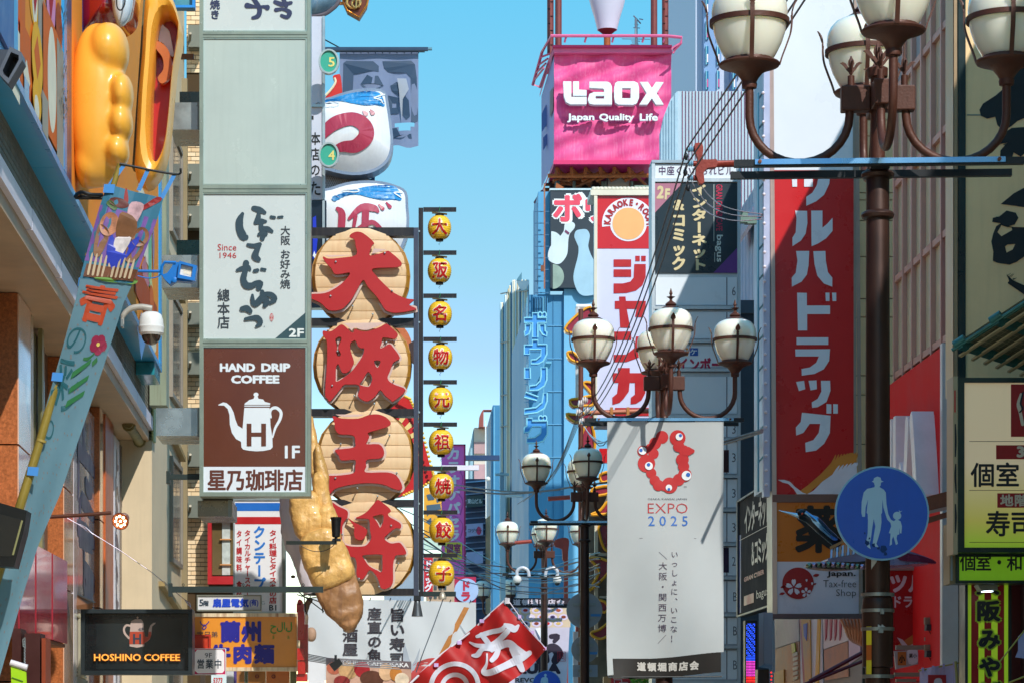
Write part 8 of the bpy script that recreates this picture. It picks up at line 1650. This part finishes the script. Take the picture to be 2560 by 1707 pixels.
t = thing('internet_sign', 'dark angled internet cafe board with white katakana and red lines left of the orange panel', 'sign', P(1885, 1540, 37))
q = [P(1846, 1243, 35.2), P(1925, 1212, 32.2), P(1925, 1520, 32.2), P(1846, 1540, 35.2)]
iu = (q[1] - q[0]); 
def im(u, v, w=0.0):
    d = 38.6 - 3.2 * u; x = (1846 - PX) * 38.6 / F + ((1930 - PX) * 35.4 / F - (1846 - PX) * 38.6 / F) * u
    z0_, z1_ = 4.87, 3.27; return Vector((x - w * .95, d - w * .1, z0_ + (z1_ - z0_) * v))
part('board', G(im).box(0, 0, 1, 1, -.12, 0), mat('#24262e', .75, 0, .12), t); part('frame', G(im).frame(0, 0, 1, 1, .03, .015, 0, .03), mat('#4a4f5a', .35, .3), t); part('blue_edge', G(im).box(.03, .3, .09, .97, .001, .004), mat('#1a3a9a', .3), t)
g = G(im); g.cells('インターネット', .22, .08, .95, .32, off=.03, w=.01, vert=False, fill=1.1); g.cells('＆コミック', .42, .40, .93, .62, off=.03, w=.01, vert=False, fill=1.1); g.rect(.05, .345, .95, .35, .01); g.text('bagus', .58, .83, .92, .92, w=.01); part('lettering', g, mat('#cfc9c0', .35), t)
g = G(im); g.text('GRAN CYBER', .2, .68, .8, .72, off=.05, w=.01); g.text('OPEN', .2, .85, .5, .93, off=.05, w=.01) if False else g.rect(.2, .84, .5, .92, .01); part('red_line', g, mat('#a0182c', .35), t)
t = thing('led_board', 'narrow vertical LED board glowing blue and magenta below the angled internet sign', 'sign', P(1876, 1760, 34)); m = front(34)
part('casing', G(m).box(1863, 1550, 1893, 1800, -.2, 0), BLACK, t)
for j in range(38):
    c = '#2a56ff' if j < 24 else '#e040c0' if j < 34 else '#ff3030'
    part('led_row', G(m).add([(1866 + i * 3.2 + dx, 1558 + j * 3.9 + dy, .004) for i in range(7) if (i * 7 + j * 5) % 4 or j > 20 for dx, dy in ((0, 0), (2, 0), (2, 2), (0, 2))], [(4 * i, 4 * i + 1, 4 * i + 2, 4 * i + 3) for i in range(len([1 for i in range(7) if (i * 7 + j * 5) % 4 or j > 20]))]), mat(c, .4, emit=1.2, var=0), t)
t = thing('white_box_housing', 'blank grey-white angular metal housing beside the LED board', 'box', P(1912, 1670, 33)); m = front(33)
part('side', G(m).add([(1889, 1535, .3), (1909, 1530, 0), (1909, 1660, 0), (1889, 1668, .3)], [(0, 1, 2, 3)]), mat('#b4b9c0', .4, .1), t); part('front', G(m).box(1909, 1530, 1932, 1660, -.3, 0), mat('#8c95a6', .4, .1, .1, streak=.2), t); part('bottom', G(m).add([(1889, 1668, .3), (1909, 1660, 0), (1932, 1660, 0), (1925, 1672, .2)], [(0, 1, 2, 3)]), mat('#7f848c', .5), t)
part('dark_box', G(m).box(1896, 1672, 1924, 1800, -.3, -.05), BLACK, t); g = G(m)
for k in range(5): g.ball(P(1928 + k % 2, 1680 + k * 9, 32.8), .012, 8, 5)
part('red_led', g, mat('#c0201c', .4, emit=1.0, var=0), t)
t = thing('utility_pole', 'rusty utility pole with clustered insulators and horizontal arms behind the third lamp', 'utility pole', P(1442, 1844, 51)); m = front(51)
part('post', G().lathe([(.05, 0), (.045, 7.8)], P(1452, 1844, 51), 14), mat('#6b3a30', .5, .2, .2), t, True); part('arm', G(m).tube([(1478, 1031, 0), (1632, 1026, 0)], .045, 10), mat('#b46a50', .45, .2), t, True)
for u in (1528, 1569): part('arm_clamp', G(m).box(u - 3, 1018, u + 4, 1040, -.06, .06), mat('#b8783c', .45, .3), t)
for (u, v) in ((1445, 1008), (1440, 1030), (1455, 1000), (1448, 1052), (1460, 1026)): part('insulator', G().lathe([(.02, 0), (.06, .01), (.06, .03), (.03, .04), (.065, .05), (.065, .07), (.03, .08), (.055, .09), (.02, .11)], P(u, v, 50.6), 12, 'x'), mat('#d8ccc8', .2, coat=.6), t, True)
for k in range(5): wire([(1446, 1030 + k * 8, 50), (1400 - k * 4, 1150 + k * 10, 52), (1350 - k * 14, 1235 + k * 6, 56)], .006)
for k in range(4): wire([(1452, 1050, 50), (1480 + k * 6, 1090 + k * 8, 47), (1540, 1115 - k * 12, 44), (1640, 1130 - k * 30, 42)], .008, mm=mat('#c9ccd6', .3, .5) if k < 2 else None)
wire([(1130, 1210, 70), (1250, 1226, 60), (1345, 1228, 54), (1440, 1215, 50), (1560, 1200, 44)], .018); wire([(1145, 1222, 70), (1260, 1234, 60), (1400, 1222, 52)], .02)
wire([(1640, 1120, 42), (1740, 1118, 38), (1820, 1100, 35), (1905, 1075, 31)], .02); wire([(1640, 1128, 42), (1750, 1124, 38), (1905, 1080, 31)], .014)
tealw = mat('#3f8fa8', .4, .2)
for k in range(9):
    a = 1330 + k * 14 + (k * 37) % 19; b = 1400 + (k * 29) % 70; wire([(1058, a - 30, 45), (1150, (a + b) / 2 - 10 + k, 60), (1250, b + 10, 66), (1345, b + 22, 62), (1440, b - 5 + (k * 13) % 30, 54), (1500, b - 20 + (k * 7) % 25, 48)], .008 + (k % 3) * .004, mm=(tealw if k % 3 == 0 else mat('#2c4a6a', .5) if k % 3 == 1 else wm_))
wire([(1000, 1270, 42), (1045, 1290, 42), (1110, 1318, 48)], .008); wire([(1020, 1305, 42), (1060, 1325, 44), (1120, 1350, 50)], .008)
t = thing('grey_pole', 'slim pale grey utility post with curved white bracket arms in the distance', 'utility pole', P(1258, 1844, 80)); m = front(80)
part('post', G(m).box(1251, 1225, 1264, 1844, -.1, 0), mat('#a8c4d0', .4, .3), t); part('crossarm', G(m).box(1264, 1228, 1420, 1234, -.1, 0), mat('#c2d8de', .4, .3), t); part('post', G(m).box(1342, 1228, 1352, 1600, -.1, 0), mat('#9fc0d0', .4, .3), t); part('top_bracket', G(m).box(1238, 1183, 1272, 1188, -.1, .1), mat('#8fb0bc', .4), t); part('top_bracket', G(m).box(1250, 1180, 1260, 1226, -.1, .05), mat('#6f90a4', .4), t)
part('curved_arm', G(m).tube([(1264, 1238, 0), (1310, 1240, 0), (1330, 1262, 0), (1332, 1300, 0)], .05, 8, sm=4), mat('#c9dde2', .3), t, True)
t = thing('red_bracket_pole', 'rusty red distant pole with a forked bracket near the fourth lamp', 'utility pole', P(1414, 1844, 72)); m = front(72)
part('post', G(m).tube([(1415, 1844, 0), (1415, 1360, 0)], .06, 10), rdp, t, True); part('bracket', G(m).poly(sm_p([(1384, 1352), (1404, 1344), (1420, 1346), (1422, 1362), (1416, 1398), (1406, 1398), (1405, 1372), (1388, 1366)], 2, True), -.1, .1), rdp, t); part('arm', G(m).tube([(1282, 1356, 0), (1330, 1352, 0)], .05, 8), rdp, t, True); part('arm', G(m).tube([(1370, 1246, 0), (1425, 1242, 0)], .06, 8), rdp, t, True)
for k, (u, v) in enumerate(((1293, 1440), (1393, 1440))):
    c = thing('dome_camera', 'distant white dome camera on a swan-neck arm, %s of the fourth lamp pole' % ('left', 'right')[k], 'security camera', P(u, v + 22, 61.5)); s = 61.5 / F
    part('dome', G().ball(P(u, v + 8, 61.5), 11 * s, 14, 8), wm, c, True); part('lens', G().ball(P(u, v + 16, 61.5), 7 * s, 12, 8), DARK, c, True); sg = 1 if k == 0 else -1
    part('swan_neck', G(front(61.5)).tube([(u, v + 2, 0), (u, v - 14, 0), (u + sg * 12, v - 22, 0), (u + sg * 26, v - 16, 0), (u + sg * 30, v, 0)], 4 * s, 8, sm=4), mat('#c8ccd6', .3), c, True)
mar = mat('#96283c', .3, 0, .2, 2, coat=.5); yell = mat('#f0a828', .35)
t = thing('dragon_eave_sign', 'stack of upturned maroon eaves outlined with yellow tubes climbing the right side building', 'sign', P(1470, 1640, 56)); m = front(56)
for l in ([(1412, 822), (1440, 790), (1475, 768), (1480, 800), (1450, 815), (1432, 832)], [(1418, 882), (1430, 880), (1446, 892), (1470, 905), (1480, 915), (1440, 905), (1424, 896)], [(1458, 958), (1468, 954), (1482, 960), (1482, 985), (1470, 972)],
          [(1424, 1000), (1450, 995), (1480, 990), (1482, 1012), (1455, 1014), (1434, 1016)], [(1416, 1034), (1440, 1036), (1480, 1030), (1482, 1052), (1446, 1056), (1428, 1050)], [(1460, 1070), (1480, 1060), (1486, 1130), (1450, 1130), (1452, 1100)],
          [(1478, 1285), (1500, 1275), (1520, 1252), (1524, 1280), (1490, 1286)], [(1497, 1315), (1520, 1312), (1520, 1374), (1508, 1366), (1500, 1340)], [(1474, 1394), (1520, 1402), (1520, 1430), (1490, 1462), (1472, 1474), (1498, 1428)], [(1490, 1500), (1512, 1504), (1520, 1520), (1510, 1530), (1496, 1520)], [(1478, 1580), (1500, 1572), (1522, 1556), (1522, 1584), (1502, 1596), (1484, 1590)],
          [(1480, 1222), (1522, 1214), (1522, 1232), (1486, 1238)], [(1500, 1186), (1522, 1180), (1522, 1200), (1504, 1204)]):
    lp = sm_p(l, 3, True); e = part('eave', G(m).poly(lp, -.4, 0), mar, t); part('neon_edge', G(m).tube([(*q_, .03) for q_ in lp], .028, 5, closed=True), yell, e)
for l in ([(1446, 768, -.1), (1446, 1000, -.1)], [(1441, 766, -.1), (1480, 766, -.1)], [(1446, 958, -.1), (1470, 960, -.1)]): part('white_post', G(m).tube(l, .06, 6), mat('#dfe0e2', .4), t)
part('white_post', G(m).box(1488, 1300, 1496, 1640, -.3, -.1), mat('#d8ccb4', .4), t); part('white_post', G(m).box(1476, 1380, 1525, 1388, -.3, -.1), mat('#d8ccb4', .4), t); part('white_post', G(m).box(1500, 1488, 1525, 1494, -.3, -.1), mat('#d8ccb4', .4), t); part('dark_recess', G(m).box(1476, 1230, 1640, 1844, -.9, -.5), mat('#857a6a', .6, 0, .4, 3), t)
part('red_box', G(m).box(1498, 1120, 1530, 1156, -.2, 0), redT, t)
t = thing('red_noodle_sign', 'red shop sign with white scalloped border at the bottom behind the third lamp', 'sign', P(1480, 1800, 58)); m = front(58)
part('panel', G(m).box(1440, 1560, 1510, 1844, -.3, 0), mat('#c01f24', .35, 0, .08), t); part('white_edge', G(m).box(1433, 1578, 1446, 1844, -.1, .03), mat('#ddd4dc', .4), t); part('white_edge', G(m).box(1499, 1590, 1509, 1844, -.1, .03), mat('#ddd4dc', .4), t); part('bowl_picture', G(m).poly(sm_p([(1470, 1700), (1500, 1694), (1498, 1716), (1478, 1722)], 3, True), .01), mat('#d8ccb8', .4), t)
t = thing('small_shop', 'small bright shopfront strip with red lattice and plants below the white banner', 'shop front', P(1640, 1844, 50)); m = front(50)
part('wall', G(m).box(1510, 1690, 1640, 1844, -.3, -.05), mat('#c9a070', .5, 0, .2), t); part('red_lattice', G(m).box(1528, 1694, 1575, 1844, -.05, 0), mat('#c8283a', .4), t); g = G(m); g.frame(1535, 1697, 1555, 1720, 2, 2, 0, .01); g.frame(1548, 1704, 1570, 1724, 2, 2, .01, .02); part('lattice_line', g, mat('#e0c8d0', .4), t)
part('small_sign', G(m).box(1638, 1696, 1688, 1712, 0, .05), mat('#9fa88c', .4), t); part('lettering', G(m).cells('道頓堀', 1650, 1698, 1684, 1711, off=.02, w=.055, vert=False), mat('#3a4a70', .4), t)
pl = thing('potted_shrub', 'leafy green shrub glimpsed under the white banner', 'plant', P(1605, 1844, 49)); rnd = random.Random(2); leafm = [mat('#4f8a1e', .5, 0, .2, transl=.3), mat('#6fae2c', .5, 0, .2, transl=.3)]
for mi_ in range(2):
    g = G()
    for k in range(700):
        c = P(rnd.uniform(1576, 1712), rnd.uniform(1693, 1790), 49 + rnd.uniform(-.2, .3)); a = rnd.uniform(0, 6.28); b = rnd.uniform(-1, 1); u = Vector((math.cos(a), math.sin(a) * .5, b)).normalized() * .035; v_ = Vector((-math.sin(a), .3, math.cos(a))).normalized() * .016
        g.add([c - u, c + v_, c + u, c - v_], [(0, 1, 2, 3)], raw=True)
    part('foliage', g, leafm[mi_], pl)
part('stem', G().tube([P(1640, 1844, 49), P(1640, 1760, 49)], .03, 6, raw=True), RUST, pl)
t = thing('karaoke_banner_sign', 'tall purple-pink vertical karaoke sign with white katakana far down the left side', 'sign', P(1130, 1460, 84)); m = front(84)
pp_ = mat('#ee68c8', .4, 0, .08, .6)
part('panel', G(m).box(1104, 1112, 1162, 1440, -.6, 0), pp_, t); part('frame', G(m).box(1160, 1110, 1164, 1440, -.6, .05), mat('#a81c5c', .4), t); part('frame', G(m).box(1104, 1110, 1164, 1113, -.6, .05), mat('#a81c5c', .4), t)
g = G(m); g.cells('カラオケパセラ', 1114, 1116, 1152, 1354, off=.05, w=.02, fill=.95); part('lettering', g, mat('#e6dce6', .4), t)
g = G(m)
for k in range(3): g.tube([(1112 + k * 6, 1180 + k * 60, .01), (1135, 1165 + k * 62, .01), (1156, 1190 + k * 60, .01), (1150, 1225 + k * 60, .01)], .02, 4, sm=4)
part('swirl', g, mat('#d068b8', .4), t)
part('yellow_panel', G(m).box(1112, 1355, 1155, 1398, .02, .06), mat('#ded03c', .4), t); g = G(m); g.cells('個室', 1115, 1358, 1152, 1382, off=.04, w=.07, vert=False); g.cells('ダイニング', 1115, 1384, 1152, 1393, off=.03, w=.07, vert=False); part('lettering', g, mat('#8a1c5c', .4), t); g = G(m); g.cells('切。', 1134, 1412, 1152, 1442, off=.03, w=.02); part('lettering', g, mat('#c8b0d4', .4), t)
t = thing('drug_sign', 'narrow red vertical sign with white katakana for drug behind the lowest small lantern', 'sign', P(1072, 1490, 72)); m = front(72); part('panel', G(m).box(1060, 1386, 1082, 1490, -.3, 0), mat('#c01c2c', .4), t); part('lettering', G(m).cells('ドラッグ', 1061, 1398, 1081, 1478, off=.05, w=.02), mat('#e2d8e0', .4), t)
t = thing('round_drug_sign', 'round pale blue topped maroon sign with red katakana, low in the distance', 'sign', P(1165, 1510, 74)); m = front(74); part('panel', G(m).box(1136, 1441, 1190, 1520, -.3, -.01), mat('#a81c44', .4), t); part('disc', G(m).poly(circ(1166, 1475, 30, 30, 30), 0, .05), mat('#9fb4d8', .35), t); part('lettering', G(m).cells('ドラッグ', 1151, 1450, 1177, 1556, off=.06, w=.06), mat('#b8243c', .4), t)
t = thing('zigzag_sign', 'mustard yellow sign with slate-blue angular shapes behind the small lanterns', 'sign', P(1078, 1345, 76)); m = front(76); part('panel', G(m).box(1060, 1218, 1104, 1342, -.4, 0), mat('#e0a02c', .4), t)
g = G(m)
for l in ([(1066, 1236), (1082, 1232), (1086, 1248), (1070, 1250)], [(1088, 1230), (1103, 1250), (1092, 1256)], [(1066, 1262), (1100, 1258), (1103, 1272), (1080, 1276), (1068, 1290)], [(1084, 1282), (1103, 1278), (1103, 1296)], [(1064, 1304), (1078, 1292), (1080, 1312)], [(1086, 1318), (1103, 1304), (1103, 1326)]): g.poly(l, .01)
part('shape', g, mat('#40586c', .4), t); part('pale_panel', G(m).box(1060, 1344, 1104, 1372, -.3, 0), mat('#b8cfc0', .4), t)
t = thing('east_building', 'dark blue louvred building with small white and slate name boards in the distance', 'building', P(1200, 1844, 96)); m = front(96)
part('wall', G(m).box(1164, 1196, 1214, 1844, -8, 0), mat('#2e4466', .45, 0, .15), t)
for k in range(22): part('louvre', G(m).add([(1164, 1203 + k * 15.2, .02), (1213, 1199 + k * 15.2, .02), (1213, 1203 + k * 15.2, .12), (1164, 1207 + k * 15.2, .12)], [(0, 1, 2, 3)]), mat('#b8bcd4', .4, .3), t)
part('side_wall', G(m).poly([(1214, 1296), (1226, 1286), (1226, 1844), (1214, 1844)], -.5, 0), mat('#c2a98a', .5, .2, .2), t)
for (v0, v1, c, tx_, tc) in ((1238, 1268, '#2c4a50', '東山ビル', '#d0dce2'), (1308, 1340, '#a9b0dc', 'コヅチャ', '#3a3458'), (1378, 1410, '#a8b4e0', '', '')):
    nb_ = part('name_board', G(m).add([(1166, v0 + 3, .15), (1207, v0, .15), (1207, v1 - 2, .15), (1166, v1 + 2, .15), (1166, v0 + 3, .3), (1207, v0, .3), (1207, v1 - 2, .3), (1166, v1 + 2, .3)], [(4, 5, 6, 7), (0, 1, 5, 4), (0, 4, 7, 3), (1, 2, 6, 5)]), mat(c, .4), t)
    if tx_: part('lettering', G(m).cells(tx_, 1168, v0 + 9 if v0 < 1300 else v0 + 14, 1205, v1 - 8, off=.03, w=.31, vert=False), mat(tc, .4), t)
part('emblem', G(m).poly(sm_p([(1190, 1325), (1196, 1316), (1203, 1325), (1200, 1336), (1193, 1336)], 2, True), .31), mat('#c83468', .4), t)
t = thing('starburst_sign', 'red and cream starburst star sign edged with yellow bulbs behind the third lantern', 'sign', P(1020, 1250, 52)); m = front(52)
sb = [(1000, 985), (1022, 996), (1040, 1035), (1060, 1105), (1078, 1175), (1084, 1198), (1040, 1222), (1000, 1240), (940, 1250), (930, 1020)]
part('board', G(m).poly(sb, -.3, 0), mat('#c31c20', .35, 0, .08), t); g = G(m)
for k in range(9):
    a0 = math.radians(60 - k * 17); a1 = math.radians(52 - k * 17); cx, cy = 960, 1120; R = 88; g.poly([(cx + 15 * math.cos(a0), cy - 15 * math.sin(a0)), (cx + R * math.cos(a0), cy - R * 1.1 * math.sin(a0)), (cx + R * math.cos(a1), cy - R * 1.1 * math.sin(a1))], .01 + k * 5e-4)
part('ray', g, mat('#e8cc88', .35), t); g = G()
for i in range(len(sb) - 3):
    for k in range(6): a, b = Vector(sb[i]), Vector(sb[i + 1]); q_ = a + (b - a) * k / 6; g.ball(P(q_.x + 3, q_.y, 51.8), .03, 7, 5)
part('bulb', g, mat('#e8bc30', .3, coat=.5), t, True)
t = thing('orange_round_board', 'rust-orange speckled round board edge seen behind the second lantern', 'sign', P(1000, 880, 50)); part('board', G(front(50)).poly([q_ for q_ in circ(980, 880, 52, 75, 40)], -.2, 0), mat('#c2693c', .5, 0, .2, 20), t)
part('black_tangle', G(front(49.6)).poly([(1022, 860), (1034, 852), (1034, 910), (1026, 905)], 0, .05), mat('#3a2424', .6, 0, .5, 30), t)
t = thing('blue_beam', 'short dark blue horizontal beam in the gap of the street far away', 'beam', P(1205, 1150, 110)); part('beam', G(front(110)).box(1164, 1137, 1249, 1149, -.4, 0), mat('#1b3a64', .4), t)
t = thing('white_tube_sign', 'short white horizontal board crossing the purple karaoke sign', 'sign', P(1150, 1174, 70)); part('board', G(front(70)).box(1100, 1162, 1197, 1174, -.2, 0), mat('#ded4e2', .4), t)
t = thing('flag_pole', 'thin white flag pole in front of the distant beige block', 'pole', P(1215, 1500, 120)); part('pole', G(front(120)).tube([(1215, 1500, 0), (1214, 1050, 0)], .03, 5), mat('#e2e8ea', .4), t); part('finial', G().ball(P(1220, 1196, 120), .1, 8, 6), WHITE, t)
